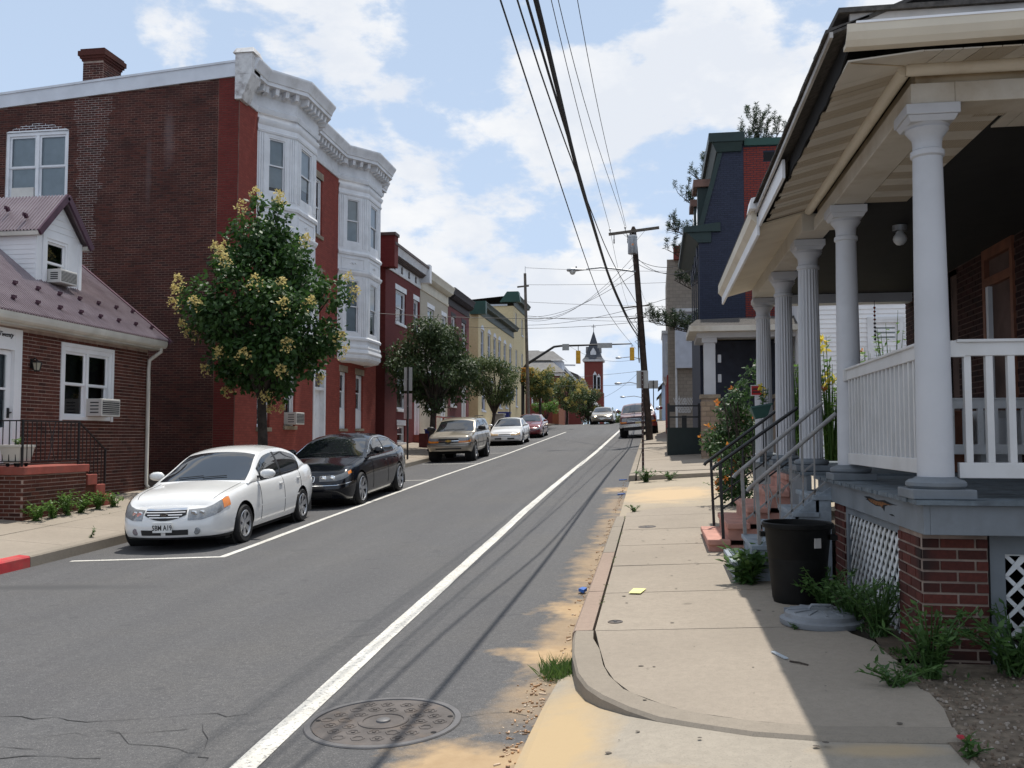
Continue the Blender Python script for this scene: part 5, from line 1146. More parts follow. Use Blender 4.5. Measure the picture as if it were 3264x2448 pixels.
MB().hexa([(1.03, 9.99, 4.2), (3.95, 9.99, 5.34), (3.95, 15.2, 5.34), (1.03, 15.2, 4.2), (1.03, 9.99, 4.23), (3.95, 9.99, 5.37), (3.95, 15.2, 5.37), (1.03, 15.2, 4.23)]).build('porch_roof', M_shin, h2r)
MB().hexa([(1.0, 9.85, 4.16), (1.12, 9.85, 4.16), (1.12, 10.15, 4.16), (1.0, 10.15, 4.16), (1.02, 9.85, 4.27), (1.16, 9.85, 4.30), (1.16, 10.15, 4.30), (1.02, 10.15, 4.27)]).build('gutter_end', M_whiteclean, h2r)
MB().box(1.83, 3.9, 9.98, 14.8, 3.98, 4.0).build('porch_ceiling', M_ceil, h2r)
# brick front wall with door and window
plr = Pl((3.9, 15.2, 0), (0, -1, 0), (-1, 0, 0))
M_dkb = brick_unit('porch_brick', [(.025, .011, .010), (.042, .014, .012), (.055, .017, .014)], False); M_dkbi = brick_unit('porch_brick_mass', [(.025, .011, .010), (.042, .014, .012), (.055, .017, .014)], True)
dop = (3.5, 1.41, 4.45, 3.98); wop2 = (2.06, 1.9, 2.5, 3.98)
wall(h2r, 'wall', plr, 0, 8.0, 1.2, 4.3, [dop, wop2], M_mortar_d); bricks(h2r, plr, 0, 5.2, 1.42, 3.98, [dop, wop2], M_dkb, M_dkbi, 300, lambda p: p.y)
M_brn = plain('door_brown', (.20, .075, .04), .5, .2, 6)
mb = MB(); mb.pbox(plr, 3.5, 3.58, 1.41, 3.98, -.1, .03); mb.pbox(plr, 4.37, 4.45, 1.41, 3.98, -.1, .03); mb.pbox(plr, 3.58, 4.37, 3.86, 3.98, -.1, .03); mb.pbox(plr, 3.58, 4.37, 3.54, 3.64, -.1, .03); dd = mb.build('door', M_brn, h2r)
MB().pbox(plr, 3.58, 3.66, 1.41, 3.54, -.1, .02).build('door_jamb', M_white, dd); MB().pbox(plr, 3.66, 4.37, 1.41, 3.54, -.12, -.08).build('screen_door', M_black, dd); MB().poly([plr.P(3.58, 3.64, -.06), plr.P(4.37, 3.64, -.06), plr.P(4.37, 3.86, -.06), plr.P(3.58, 3.86, -.06)]).build('transom', M_glass, dd, fix=False)
window(h2r, plr, *wop2, blind=.5, rec=.05)
for k in range(9):
    a = .6+k*.37; 
MB().box(3.93, 9, 9.97, 15.2, .2, 8.6).build('body', M_mortar_d, h2r)
# divider rail between the two porches
railing(h2r, (1.95, 10.06), (3.9, 10.06), 2.17, 1.6, 14, .05, mat=M_lat)
# steps: grey timber (near house) and pink concrete (second house)
M_pink = plain('pink_concrete', (.46, .235, .185), .75, .12, 5, dirt=(.33, .17, .14)); M_gst = plain('grey_step', (.26, .30, .34), .7, .15, 10, dirt=(.15, .17, .19))
for k in range(5):
    z1_ = .42+(1.38-.42)*(k+1)/6+.0; x0 = .72+k*.19
    s_ = MB().box(x0, x0+.25, 9.2, 10.3, z1_-.045, z1_).build('step', M_gst, near, bevel=.006); MB().box(x0+.03, x0+.06, 9.22, 10.28, z1_-.2, z1_-.045).build('riser', M_gst, near)
MB().extr([(.75, 9.22, .40), (1.65, 9.22, .40), (1.65, 9.22, 1.3), (1.5, 9.22, 1.2), (.75, 9.22, .52)], (0, .03, 0)).build('stringer', M_gst, near)
for k in range(5):
    z1_ = .44+.19*k+.14; x0 = .60+k*.225
    MB().box(x0, x0+.27, 11.2-.03, 12.8+.03, z1_-.07, z1_).build('step', M_pink, h2r, bevel=.014); MB().box(x0+.02, 1.62, 11.22, 12.78, z1_-.2-(.1 if k == 0 else 0), z1_-.07).build('riser', M_pink, h2r)
def hand_rail(parent, y, lo, hi, post_z, mat, dz_low, n, r=.021, tread=None):
    (xl_, zl_), (xh, zh) = lo, hi; o = MB().tube([(xl_-.02, y, zl_-.03), (xl_, y, zl_), (xh, y, zh)], r, 8).build('handrail', mat, parent, smooth=50)
    x1_ = xl_+.07; zz = lambda x: zl_+(zh-zl_)*(x-xl_)/(xh-xl_)
    MB().bar((x1_+.03, y, post_z), (x1_, y, zz(x1_)-.01), .035, .035, up=(0, 1, 0)).build('post', mat, o)
    MB().bar((x1_, y, zz(x1_)-dz_low), (xh-.1, y, zz(xh-.1)-dz_low), .014, .02).build('lower_bar', mat, o)
    for k in range(1, n):
        x_ = x1_+(xh-.1-x1_)*k/n; MB().bar((x_, y, zz(x_)-dz_low-.05), (x_, y, zz(x_)-.015), .014, .014, up=(0, 1, 0)).build('baluster', mat, o)
    return o
M_grail = plain('grey_rail', (.27, .265, .26), .5, .12, 10, dirt=(.20, .13, .09))
hand_rail(near, 9.27, (.90, 1.28), (1.72, 2.0), .52, M_grail, .56, 6); hand_rail(near, 10.23, (.85, 1.37), (1.76, 2.14), .52, M_grail, .56, 6)
hand_rail(h2r, 11.28, (.69, 1.42), (1.66, 2.12), .58, M_iron, .56, 6); hand_rail(h2r, 12.7, (.67, 1.43), (1.66, 2.17), .60, M_iron, .56, 6)
for sg in (-1, 1): MB().tube([(1.25+sg*.05, 10.23, 1.0), (1.25+sg*.02, 10.23, 1.15), (1.25+sg*.07, 10.23, 1.3), (1.25+sg*.12, 10.23, 1.25), (1.25+sg*.08, 10.23, 1.18)], .008, 5).build('scroll', M_grail, near)
for k in range(5): MB().bar((1.5, 11.26, 1.0+.19*k), (1.5, 12.72, 1.0+.19*k), .02, .012).build('gate_bar', M_iron, h2r) if k > 5 else None
# ------------------------------------------------------------------ loose things on and around the porches
M_can = plain('can_plastic', (.006, .006, .006), .6, .2, 8, spec=.18, dirt=(.010, .009, .008)); cz = walk_r(1.2, 8.2)-.01
can = thing('trash_can', 'open black plastic trash can standing by the lattice', 'trash can', (1.2, 8.28, cz))
MB().lathe((1.2, 8.28, cz), [(0, .0), (.205, .0), (.212, .03), (.275, .64), (.278, .645)], 40).build('body', M_can, can, smooth=40); MB().lathe((1.2, 8.28, cz), [(.274, .625), (.292, .63), (.297, .65), (.297, .668), (.285, .676), (.272, .668), (.262, .62), (.25, .40), (.215, .03), (0, .02)], 40).build('rim', M_can, can, smooth=40)
for a in (R(-20), R(160)): MB().box(1.2+.29*math.cos(a)-.03, 1.2+.29*math.cos(a)+.03, 8.28+.29*math.sin(a)-.05, 8.28+.29*math.sin(a)+.05, cz+.54, cz+.58).build('handle', M_can, can)
MB().pbox(Pl((1.2+.262*math.cos(R(-62)), 8.28+.262*math.sin(R(-62)), cz), (-math.sin(R(-62)), math.cos(R(-62)), 0), (math.cos(R(-62)), math.sin(R(-62)), 0)), -.03, .03, .48, .56, .0, .012).build('torn_sticker', M_drip, can)
M_lid = plain('lid_plastic', (.20, .215, .235), .55, .1, 8, dirt=(.14, .14, .14)); lz = walk_r(1.22, 7.45)
lid = thing('grey_bin_cover', 'round grey trash can lid with raised ribs lying on the pavement', 'lid', (1.24, 7.42, lz))
MB().lathe((1.24, 7.42, lz), [(.30, -.01), (.305, .0), (.305, .03), (.27, .045), (.265, .075), (.245, .088), (.09, .10), (0, .10)], 44).build('shell', M_lid, lid, smooth=35)
for k in range(12): a = k*math.pi/6; MB().bar((1.24+.09*math.cos(a), 7.42+.09*math.sin(a), lz+.102), (1.24+.245*math.cos(a), 7.42+.245*math.sin(a), lz+.091), .014, .01).build('rib', M_lid, lid)
MB().tube([(1.24-.09, 7.42, lz+.10), (1.24-.07, 7.42, lz+.13), (1.24+.07, 7.42, lz+.13), (1.24+.09, 7.42, lz+.10)], .012, 6).build('grip', M_lid, lid); MB().box(1.0, 1.12, 7.66, 7.70, lz+.02, lz+.06).build('latch', M_lid, lid)
gl = thing('globe_light', 'white globe light on the dark porch ceiling', 'ceiling light', (2.5, 9.9, 3.94)); MB().lathe((2.5, 9.9, 3.80), [(.001, -.068), (.036, -.058), (.06, -.03), (.068, 0), (.06, .03), (.04, .055), (.03, .08)], 24).build('globe', plain('opal', (.55, .56, .56), .3, .03), gl, smooth=60); MB().lathe((2.5, 9.9, 3.88), [(.07, 0), (.07, .06), (0, .065)], 20).build('canopy', M_steel, gl)
ob = thing('storage_box', 'brown wooden storage box standing behind the porch rail', 'box', (3.05, 10.5, 1.405)); MB().box(2.85, 3.2, 10.3, 10.7, 1.41, 2.02).build('body', M_brn, ob); MB().box(2.83, 3.22, 10.28, 10.72, 2.02, 2.05).build('cover', M_brn, ob)
wb = thing('white_cabinet', 'pale cabinet with a panelled front behind the front porch rail', 'cabinet', (3.5, 10.5, 1.405)); MB().box(3.35, 3.75, 10.3, 10.7, 1.41, 2.05).build('body', M_lat, wb, bevel=.008); MB().box(3.42, 3.68, 10.285, 10.3, 1.5, 1.97).build('door_panel', M_white, wb)
ch_ = thing('porch_chair', 'dark metal porch chair with curved arms under the hanging plants', 'chair', (2.9, 12.2, 1.405))
for (x, y) in ((2.7, 12.0), (3.1, 12.0), (2.7, 12.45), (3.1, 12.45)): MB().bar((x, y, 1.41), (x, y, 2.05 if y < 12.2 else 2.5), .025, .025, up=(1, 0, 0)).build('leg', M_iron, ch_)
MB().box(2.68, 3.12, 11.98, 12.47, 1.84, 1.88).build('seat', M_iron, ch_); MB().box(2.7, 3.1, 12.43, 12.47, 2.0, 2.5).build('backrest', M_iron, ch_)
for x in (2.7, 3.1): MB().tube([(x, 12.45, 2.2), (x, 12.2, 2.18), (x, 12.0, 2.12), (x, 11.96, 2.05)], .015, 6).build('arm', M_iron, ch_)
cm = thing('wind_chime', 'string of dark glass hearts hanging from the far porch beam', 'wind chime', (3.32, 14.78, 3.85)); MB().tube([(3.32, 14.7, 3.85), (3.32, 14.7, 3.2)], .004, 4).build('cord', M_iron, cm)
for k in range(9): MB().lathe((3.32, 14.7, 3.74-k*.06), [(0, .022), (.016, .012), (.02, 0), (.012, -.014), (0, -.02)], 8).build('bead', plain('red_glass', (.22, .03, .02), .2) if k == 0 else (MATS['red_glass'] if k < 4 else M_iron), cm)
sgn = thing('red_sign', 'small red notice with white border on a stake by the flowering vine', 'sign', (1.52, 14.4, 1.4))
MB().box(1.44, 1.62, 14.39, 14.40, 2.40, 2.56).build('plate', M_white, sgn); MB().box(1.45, 1.61, 14.384, 14.389, 2.412, 2.548).build('red_field', plain('sign_red', (.45, .02, .02), .5), sgn)
for k in range(2): MB().box(1.465, 1.595, 14.380, 14.383, 2.445+k*.045, 2.465+k*.045).build('text_row', M_iron, sgn)
MB().box(1.50, 1.56, 14.405, 14.425, 1.4, 2.42).build('stake', M_white, sgn)
wbx = thing('green_planter', 'tilted dark green window box with a yellow flower on the steps rail', 'planter', (1.45, 13.2, 2.05))
mb = MB(); mb.hexa([(1.37, 13.1, 2.02), (1.53, 13.1, 2.05), (1.53, 13.3, 2.05), (1.37, 13.3, 2.02), (1.31, 13.05, 2.17), (1.58, 13.05, 2.22), (1.58, 13.35, 2.22), (1.31, 13.35, 2.17)]); mb.build('trough', plain('green_plastic', (.035, .10, .085), .5), wbx, bevel=.006)
MB().bar((1.30, 13.04, 2.18), (1.59, 13.04, 2.23), .02, .025).build('trough_rim', MATS['green_plastic'], wbx)
# ================================================================== 5 navy house, its neighbours
M_navy = brick_unit('navy_brick', [(.032, .037, .060), (.040, .046, .074), (.036, .042, .066)], False); M_navyi = brick_unit('navy_brick_mass', [(.032, .037, .060), (.040, .046, .074), (.036, .042, .066)], True); M_navyf = plain('navy_paint', (.036, .042, .066), .7, .15, 4)
M_rb = brick_unit('flank_red', [(.17, .032, .024), (.22, .042, .03), (.20, .036, .027)], False); M_rbi = brick_unit('flank_red_mass', [(.17, .032, .024), (.22, .042, .03), (.20, .036, .027)], True)
M_grn2 = plain('trim_green', (.010, .026, .024), .5, .15, 2); M_navym = plain('navy_mortar', (.022, .026, .042), .9, .1)
nv = thing('navy_house', 'tall navy painted brick house with green trimmed mansard and red brick flank', 'house', (2.5, 34, walk_r(1.5, 32)))
NY = 31.0; NX = 1.5
pn = Pl((0, NY, 0), (1, 0, 0), (0, -1, 0))
xm = lambda z: NX+.12+(z-8.7)*.255                     # mansard slope at the front
prof_n = [(NX, 1.0), (3.0, 1.0), (3.0, 11.5), (2.32, 11.5), (NX+.12, 8.75), (NX, 8.75)]
MB().poly([(x, NY, z) for (x, z) in prof_n]).build('flank_navy', M_navym, nv); MB().poly([(3.0, NY, 1.0), (8, NY, 1.0), (8, NY, 11.4), (3.0, NY, 11.5)]).build('flank_red_wall', M_navym, nv)
kp = lambda a, b: a > NX+.02 and (b < 8.75 or a > xm(b)+.02)
bricks(nv, pn, NX, 2.97, 4.6, 11.45, [], M_navy, M_navyi, 300, lambda p: abs(p.z-8), j=.009, proud=.005, keep=kp, bl=.2, bh=.06)
bricks(nv, pn, 2.98, 6.0, 5.0, 11.38, [(3.62, 10.85, 3.98, 11.15)], M_rb, M_rbi, 300, lambda p: abs(p.z-9.5), j=.013, proud=.006, bl=.2, bh=.06)
MB().pbox(pn, 3.62, 3.98, 10.85, 11.15, -.05, .002).build('attic_vent', M_black, nv)
MB().poly([(NX, NY, 1), (NX, NY+6.5, 1), (NX, NY+6.5, 8.7), (NX, NY, 8.7)]).build('facade', M_navyf, nv)
pnf = Pl((NX, NY+6.5, 0), (0, -1, 0), (-1, 0, 0))
for a in (.6, 2.0, 3.6, 5.2):
    for z in (5.6,): 
        w_ = MB().pbox(pnf, a, a+.9, z, z+2.2, -.02, .03).build('window', M_navyf, nv); MB().pbox(pnf, a+.1, a+.8, z+.1, z+2.0, .03, .034).build('pane', M_glass, w_)
        MB().extr([pnf.P(a-.1, z+2.2, .05), pnf.P(a+1.0, z+2.2, .05), pnf.P(a+.85, z+2.5, .05), pnf.P(a+.45, z+2.65, .05), pnf.P(a+.05, z+2.5, .05)], (.06, 0, 0)).build('arched_head', M_navyf, w_)
# lower eave (belt cornice), mansard slope, upper cornice
MB().hexa([(NX-.5, NY-.12, 8.55), (NX+.7, NY-.12, 8.55), (NX+.7, NY+6.6, 8.55), (NX-.5, NY+6.6, 8.55), (NX-.5, NY-.12, 8.72), (NX+.7, NY-.12, 8.85), (NX+.7, NY+6.6, 8.85), (NX-.5, NY+6.6, 8.72)]).build('belt_cornice', M_grn2, nv); MB().hexa([(NX-.02, NY-.06, 8.2), (NX+.4, NY-.06, 8.2), (NX+.4, NY+6.5, 8.2), (NX-.02, NY+6.5, 8.2), (NX-.4, NY-.06, 8.548), (NX+.4, NY-.06, 8.548), (NX+.4, NY+6.5, 8.548), (NX-.4, NY+6.5, 8.548)]).build('belt_frieze', M_grn2, nv)
MB().hexa([(NX+.0, NY-.05, 8.8), (NX+.16, NY-.05, 8.8), (NX+.16, NY+6.5, 8.8), (NX+.0, NY+6.5, 8.8), (NX+.72, NY-.05, 11.5), (NX+.88, NY-.05, 11.5), (NX+.88, NY+6.5, 11.5), (NX+.72, NY+6.5, 11.5)]).build('mansard_roof', M_grn2, nv)
MB().box(1.85, 3.0, NY-.25, NY+6.6, 11.5, 11.8).build('top_cornice', M_grn2, nv); MB().hexa([(2.1, NY-.1, 11.2), (2.9, NY-.1, 11.2), (2.9, NY+6.5, 11.2), (2.1, NY+6.5, 11.2), (1.95, NY-.2, 11.498), (2.95, NY-.2, 11.498), (2.95, NY+6.55, 11.498), (1.95, NY+6.55, 11.498)]).build('top_bed_mould', M_grn2, nv); MB().hexa([(3.0, NY-.1, 11.38), (8, NY-.1, 11.3), (8, NY+6.5, 11.3), (3.0, NY+6.5, 11.38), (3.0, NY-.1, 11.62), (8, NY-.1, 11.54), (8, NY+6.5, 11.54), (3.0, NY+6.5, 11.62)]).build('roof_edge', M_grnc, nv)
M_copper = plain('dormer_cap', (.22, .12, .09), .6, .15, 4)
for y0_ in (NY+.9, NY+3.6):
    d_ = MB().box(NX+.02, NX+.8, y0_, y0_+1.1, 8.9, 10.3).build('dormer', M_grn2, nv); MB().box(NX-.12, NX+.9, y0_-.12, y0_+1.22, 10.3, 10.55).build('dormer_cap', M_copper, d_); MB().poly([(NX+.01, y0_+.2, 9.05), (NX+.01, y0_+.9, 9.05), (NX+.01, y0_+.9, 10.15), (NX+.01, y0_+.2, 10.15)]).build('pane', M_glass, d_)
# ------------------------------------------------------------------ stone pier porch in front
sp = thing('stone_porch', 'white posted porch on stone piers in front of the navy house', 'porch', (2.2, 29, walk_r(1.6, 29)))
M_stn = brick_unit('pier_stone', [(.30, .22, .15), (.40, .30, .21), (.35, .25, .19), (.27, .20, .15)], False); M_stni = brick_unit('pier_stone_mass', [(.30, .22, .15), (.40, .30, .21), (.35, .25, .19)], True); M_stm = plain('stone_mortar', (.25, .20, .16), .95, .1)
gz2 = 1.05; py0 = 28.6
for xx in (1.42, 3.6):
    p_ = MB().box(xx, xx+.5, py0, py0+.5, gz2-.2, 2.95).build('stone_pier', M_stm, sp); bricks(p_, Pl((xx, py0, 0), (1, 0, 0), (0, -1, 0)), 0, .5, gz2, 2.95, [], M_stn, M_stni, 60, lambda q: 0, bl=.24, bh=.14, j=.012, proud=.015); bricks(p_, Pl((xx, py0+.5, 0), (0, -1, 0), (-1, 0, 0)), 0, .5, gz2, 2.95, [], M_stn, M_stni, 60, lambda q: 0, bl=.24, bh=.14, j=.012, proud=.015)
    MB().box(xx-.05, xx+.55, py0-.05, py0+.55, 2.95, 3.07).build('pier_cap', M_stone, p_); MB().box(xx+.08, xx+.42, py0+.08, py0+.42, 3.07, 4.75).build('post', M_colw, sp)
    MB().box(xx+.03, xx+.47, py0+.03, py0+.47, 4.65, 4.80).build('post_cap', M_colw, sp)
MB().box(1.3, 5.2, py0, py0+.5, 4.80, 5.0).build('beam', M_colw, sp); MB().box(1.3, 1.8, py0+.5, 31, 4.80, 5.0).build('beam', M_colw, sp)
MB().hexa([(1.05, 28.2, 4.95), (5.4, 28.2, 4.95), (5.4, 31, 4.95), (1.05, 31, 4.95), (1.05, 28.2, 5.12), (5.4, 28.2, 5.12), (5.4, 31, 5.12), (1.05, 31, 5.12)]).build('eave', M_beamw, sp); MB().hexa([(1.05, 28.2, 5.121), (5.4, 28.2, 5.121), (5.4, 31, 5.121), (1.05, 31, 5.121), (1.3, 28.6, 5.35), (5.4, 29, 5.5), (5.4, 31, 5.7), (1.3, 31, 5.6)]).build('porch_roof', M_shin, sp)
MB().box(1.92, 3.6, py0+.15, py0+.3, 1.2, 2.6).build('parapet', M_stm, sp); MB().box(1.9, 5.2, 30.8, 30.95, 1.0, 4.9).build('back_wall', M_navyf, sp)
for z in (3.45, 4.05): MB().box(1.92, 2.02, py0+.2, py0+.32, z, z+.24).build('bracket', M_colw, sp)
# green planter box and iron fence on the pavement
gb = thing('green_box', 'tall dark green painted box projecting onto the right pavement', 'box', (.95, 31, walk_r(.9, 31))); zb_ = walk_r(.9, 31.2)
MB().box(.42, 1.5, 31.2, 33.5, zb_-.1, 2.06).build('body', plain('box_green', (.010, .020, .019), .5), gb); MB().box(.40, 1.52, 31.18, 33.52, 2.061, 2.10).build('cover', MATS['box_green'], gb)
fe = thing('iron_fence', 'black iron pipe fence with a small notice above the green box', 'fence', (.95, 31.3, 2.1))
for x in (.46, 1.46): MB().box(x-.04, x+.04, 31.26, 31.34, 2.1, 2.9).build('post', M_iron, fe)
for z in (2.45, 2.82): MB().bar((.46, 31.3, z), (1.46, 31.3, z), .05, .05).build('rail', M_iron, fe)
MB().box(.48, .68, 31.22, 31.25, 2.62, 2.80).build('notice', M_iron, fe); MB().box(.90, 1.06, 31.5, 31.66, 2.1, 2.5).build('bin_post', M_iron, fe)
# ------------------------------------------------------------------ white sided building in the alley
ws = thing('white_siding_house', 'white clapboard building across the alley behind the porch plants', 'house', (6.5, 27, 1.2))
MB().box(4.2, 11, 26.02, 30, .8, 6.2).build('wall', M_whiteclean, ws)
for k in range(40):
    z = 1.1+k*.125; MB().hexa([(4.25, 25.99, z), (11, 25.99, z), (11, 26.02, z), (4.25, 26.02, z), (4.25, 26.01, z+.124), (11, 26.01, z+.124), (11, 26.02, z+.124), (4.25, 26.02, z+.124)]).build('clapboard', M_whiteclean, ws)
MB().box(4.15, 4.35, 25.96, 26.1, .8, 6.2).build('corner_board', M_whiteclean, ws); window(ws, Pl((0, 25.97, 0), (1, 0, 0), (0, -1, 0)), 5.75, 3.9, 6.5, 4.92, rec=.0, blind=0, trim=.08)
# ------------------------------------------------------------------ shingled house with bay beyond the pine
M_bgs = brick_tex('beige_shingle', (.28, .24, .20), (.34, .29, .24), (.20, .17, .14), 'xzy', bw=.3, rh=.17, mort=.02)
bg_ = thing('beige_shingle_house', 'beige shingled house with brick chimney and white bay behind the pine', 'house', (2.5, 47, 1.6))
MB().poly([(.64, 44, 6.9), (4, 44, 6.9), (4, 44, 10.15), (.64, 44, 10.15)]).build('gable_wall', M_bgs, bg_); MB().box(.66, 6, 44.05, 52, 1.5, 10.1).build('body', M_bgs, bg_); MB().box(.95, 1.3, 43.7, 44.4, 10.1, 10.75).build('chimney', M_rbrick, bg_)
MB().box(1.0, 3, 43.7, 43.98, 5.0, 7.6).build('porch_bay', M_lav, bg_); MB().box(1.6, 2.6, 43.66, 43.7, 6.2, 7.3).build('window', M_corn, bg_); MB().box(.9, 3.2, 43.5, 44.0, 7.6, 7.75).build('bay_eave', M_corn, bg_)
bay_ = MB().box(.42, .9, 45.5, 48.5, 4.7, 6.8).build('side_bay', M_lav, bg_); MB().box(.55, .85, 45.45, 45.5, 5.3, 6.4).build('window', M_corn, bay_); MB().box(.6, .8, 45.43, 45.45, 5.38, 6.32).build('pane', M_blind, bay_); MB().box(.38, .95, 45.4, 48.6, 6.8, 6.95).build('bay_cap', M_corn, bay_); MB().hexa([(.55, 45.7, 4.45), (.9, 45.7, 4.45), (.9, 48.3, 4.45), (.55, 48.3, 4.45), (.42, 45.5, 4.699), (.9, 45.5, 4.699), (.9, 48.5, 4.699), (.42, 48.5, 4.699)]).build('bay_base', M_corn, bay_)
MB().box(.60, .66, 44.05, 52, 1.5, 4.7).build('red_front', plain('red_front', (.26, .03, .025), .7), bg_); MB().tube([(1.02, 43.9, 7.5), (1.02, 43.9, 1.6)], .05, 8).build('downspout', M_corn, bg_)
MB().box(1.05, 1.9, 42.6, 43.9, 1.4, 2.1).build('stoop', M_stone, bg_)
lt = MB().box(1.12, 1.14, 43.4, 43.45, 2.9, 3.7).build('lattice', M_corn, bg_)
for k in range(8):
    for sg in (-1, 1): MB().bar((1.12+k*.07, 43.4, 2.9), (1.12+k*.07+sg*.25, 43.4, 3.6), .02, .008, up=(0, 1, 0)).build('slat', M_corn, lt)
M_blueh = plain('pale_blue_siding', (.36, .45, .58), .7, .08, 1.5); M_tan = plain('tan_siding', (.40, .35, .26), .7, .08, 1.5)
bh_ = thing('pale_blue_house', 'narrow pale blue sided house farther up the right pavement', 'house', (1.5, 77, P(77))); MB().box(.62, 4, 75, 82, 2.6, 6.1).build('body', M_blueh, bh_); MB().extr([(.3, 74.8, 5.75), (.9, 74.8, 6.4), (4, 74.8, 6.7), (4, 74.8, 6.1), (.62, 74.8, 6.0)], (0, 7.4, 0)).build('roof', M_droof, bh_)
th_ = thing('tan_house', 'small tan house front peeking past the pale blue house', 'house', (1.4, 86, P(86))); MB().box(.45, 4, 84, 90, 2.5, 5.5).build('body', M_tan, th_); MB().extr([(.2, 83.8, 5.3), (.7, 83.8, 5.9), (4, 83.8, 6.3), (4, 83.8, 5.5), (.45, 83.8, 5.5)], (0, 6.4, 0)).build('roof', M_droof, th_)
# ================================================================== 6 cars
def pch(tbl):
    xs = [p[0] for p in tbl]; ys = [p[1] for p in tbl]; n = len(xs)
    d = [(ys[i+1]-ys[i])/(xs[i+1]-xs[i]) for i in range(n-1)]
    m = [d[0]]+[0 if d[i-1]*d[i] <= 0 else 2/(1/d[i-1]+1/d[i]) for i in range(1, n-1)]+[d[-1]]
    def f(x):
        if x <= xs[0]: return ys[0]
        if x >= xs[-1]: return ys[-1]
        i = 0
        while x > xs[i+1]: i += 1
        h = xs[i+1]-xs[i]; t = (x-xs[i])/h
        return (2*t**3-3*t*t+1)*ys[i]+(t**3-2*t*t+t)*h*m[i]+(-2*t**3+3*t*t)*ys[i+1]+(t**3-t*t)*h*m[i+1]
    return f
def paint(name, c, rough=.25, metal=0.0, flake=0):
    m, t, b = newmat(name); v = coord(t)
    t.links.new(mixc(t, ramp(t, noise(t, v, 2.5, 4), .3, .7), tuple(x*.95 for x in c), c), b.inputs['Base Color'])
    b.inputs['Roughness'].default_value = rough; b.inputs['Metallic'].default_value = metal; b.inputs['Coat Weight'].default_value = .9; b.inputs['Coat Roughness'].default_value = .04; return m
M_cglass = plain('car_glass', (.012, .014, .016), .03, .05, spec=.9); M_cglass.node_tree.nodes['Principled BSDF'].inputs['IOR'].default_value = 1.7
M_chrome = plain('chrome', (.75, .76, .78), .12, .03, metal=1.0); M_trim = plain('black_trim', (.015, .015, .016), .5, .1); M_alloy = plain('alloy', (.52, .53, .55), .3, .08, 8, metal=.8)
M_lens = plain('lamp_lens', (.20, .21, .22), .08, .15, 30, spec=.8, coat=1); M_lensd = plain('lamp_reflector', (.75, .77, .78), .12, .1, metal=.9); M_amber = plain('amber_lens', (.75, .22, .02), .15, .1, coat=1); M_under = plain('underbody', (.010, .010, .010), .9, .1)
def emitter(name, c, s):
    m, t, b = newmat(name); b.inputs['Emission Color'].default_value = rgb(c); b.inputs['Emission Strength'].default_value = s; b.inputs['Base Color'].default_value = rgb(c); return m
VS = [0, .07, .15, .26, .38, .5, .62, .74, .84, .91, .96, 1.0]
class Car:
    def __init__(s, D):
        s.D = D; s.L = D['L']; s.W = D['W']/2; s.w = pch(D['plan']); s.zt = pch(D['top']); s.zb = pch(D.get('bot', [(0, .24), (.5, .2), (D['L']-.5, .22), (D['L'], .3)]))
        s.sec = pch(D.get('sec', [(0, .93), (.1, .965), (.25, .99), (.45, 1.0), (.62, .995), (.8, .975), (.92, .945), (1, .89)])); s.nose = pch(D.get('nose', [(0, .10), (.2, .02), (.4, 0), (.6, .02), (.85, .07), (1, .16)])); s.tail = pch(D.get('tail', [(0, .12), (.3, .02), (.5, 0), (.8, .03), (1, .08)]))
        s.roof = pch(D['roof']); s.gw = pch(D['gw']) ; s.bulge = D.get('bulge', .10); s.gs = D['gs']; s.Hg = D['H']-D.get('belt', .92); s.rw = D['rw']
    def Y(s, q): return q-s.L/2
    def side(s, q, v, sg=1):
        z = s.zb(q)+v*(s.zt(q)-s.zb(q)); x = s.w(q)*s.sec(v)
        dq = s.nose(v)*max(0, 1-q/.6)**1.5-s.tail(v)*max(0, 1-(s.L-q)/.5)**1.5
        return Vector((sg*x, s.Y(q)+dq, z))
    def cap(s, u, v, rear=False):
        """front or rear face, u in -1..1"""
        q = s.L if rear else 0; p = s.side(q, v, 1); z = p.z+ (s.D.get('crown', .03)*(1-u*u) if v > .99 else 0)
        return Vector((p.x*u, p.y+(s.bulge*.6 if rear else -s.bulge)*(1-abs(u)**2.2), z))
    def wrap(s, q, v, sg=1):
        """q<1: on the front face (0 centre .. 1 corner); beyond: metres along the flank"""
        return s.cap(q*sg, v) if q <= 1 else s.side(q-1, v, sg)
    def topp(s, q, u):
        p = s.side(q, 1, 1); cr = s.D.get('crown', .03)*min(1, .4+q*1.2)*min(1, .4+(s.L-q)*1.2)
        return Vector((p.x*u, p.y, p.z+cr*(1-u*u)))
    def gside(s, q, v, sg=1):
        zb_ = s.zt(q)-.02; zr = s.roof(q)-s.D.get('rdrop', .07)*min(1, max(0, (s.roof(q)-zb_)/.25)); h = max(0, zr-zb_)
        wb = s.gw(q); wt = wb-(wb-s.rw)*min(1, h/s.Hg); x = wb+(wt-wb)*(max(0, v)**1.25)+.012*math.sin(math.pi*v)
        return Vector((sg*x, s.Y(q), zb_+h*v))
    def gtop(s, q, u):
        e = s.gside(q, 1, 1); zc_ = s.roof(q); return Vector((e.x*u, s.Y(q), e.z+(max(zc_, e.z)-e.z)*(1-abs(u)**2.6)))
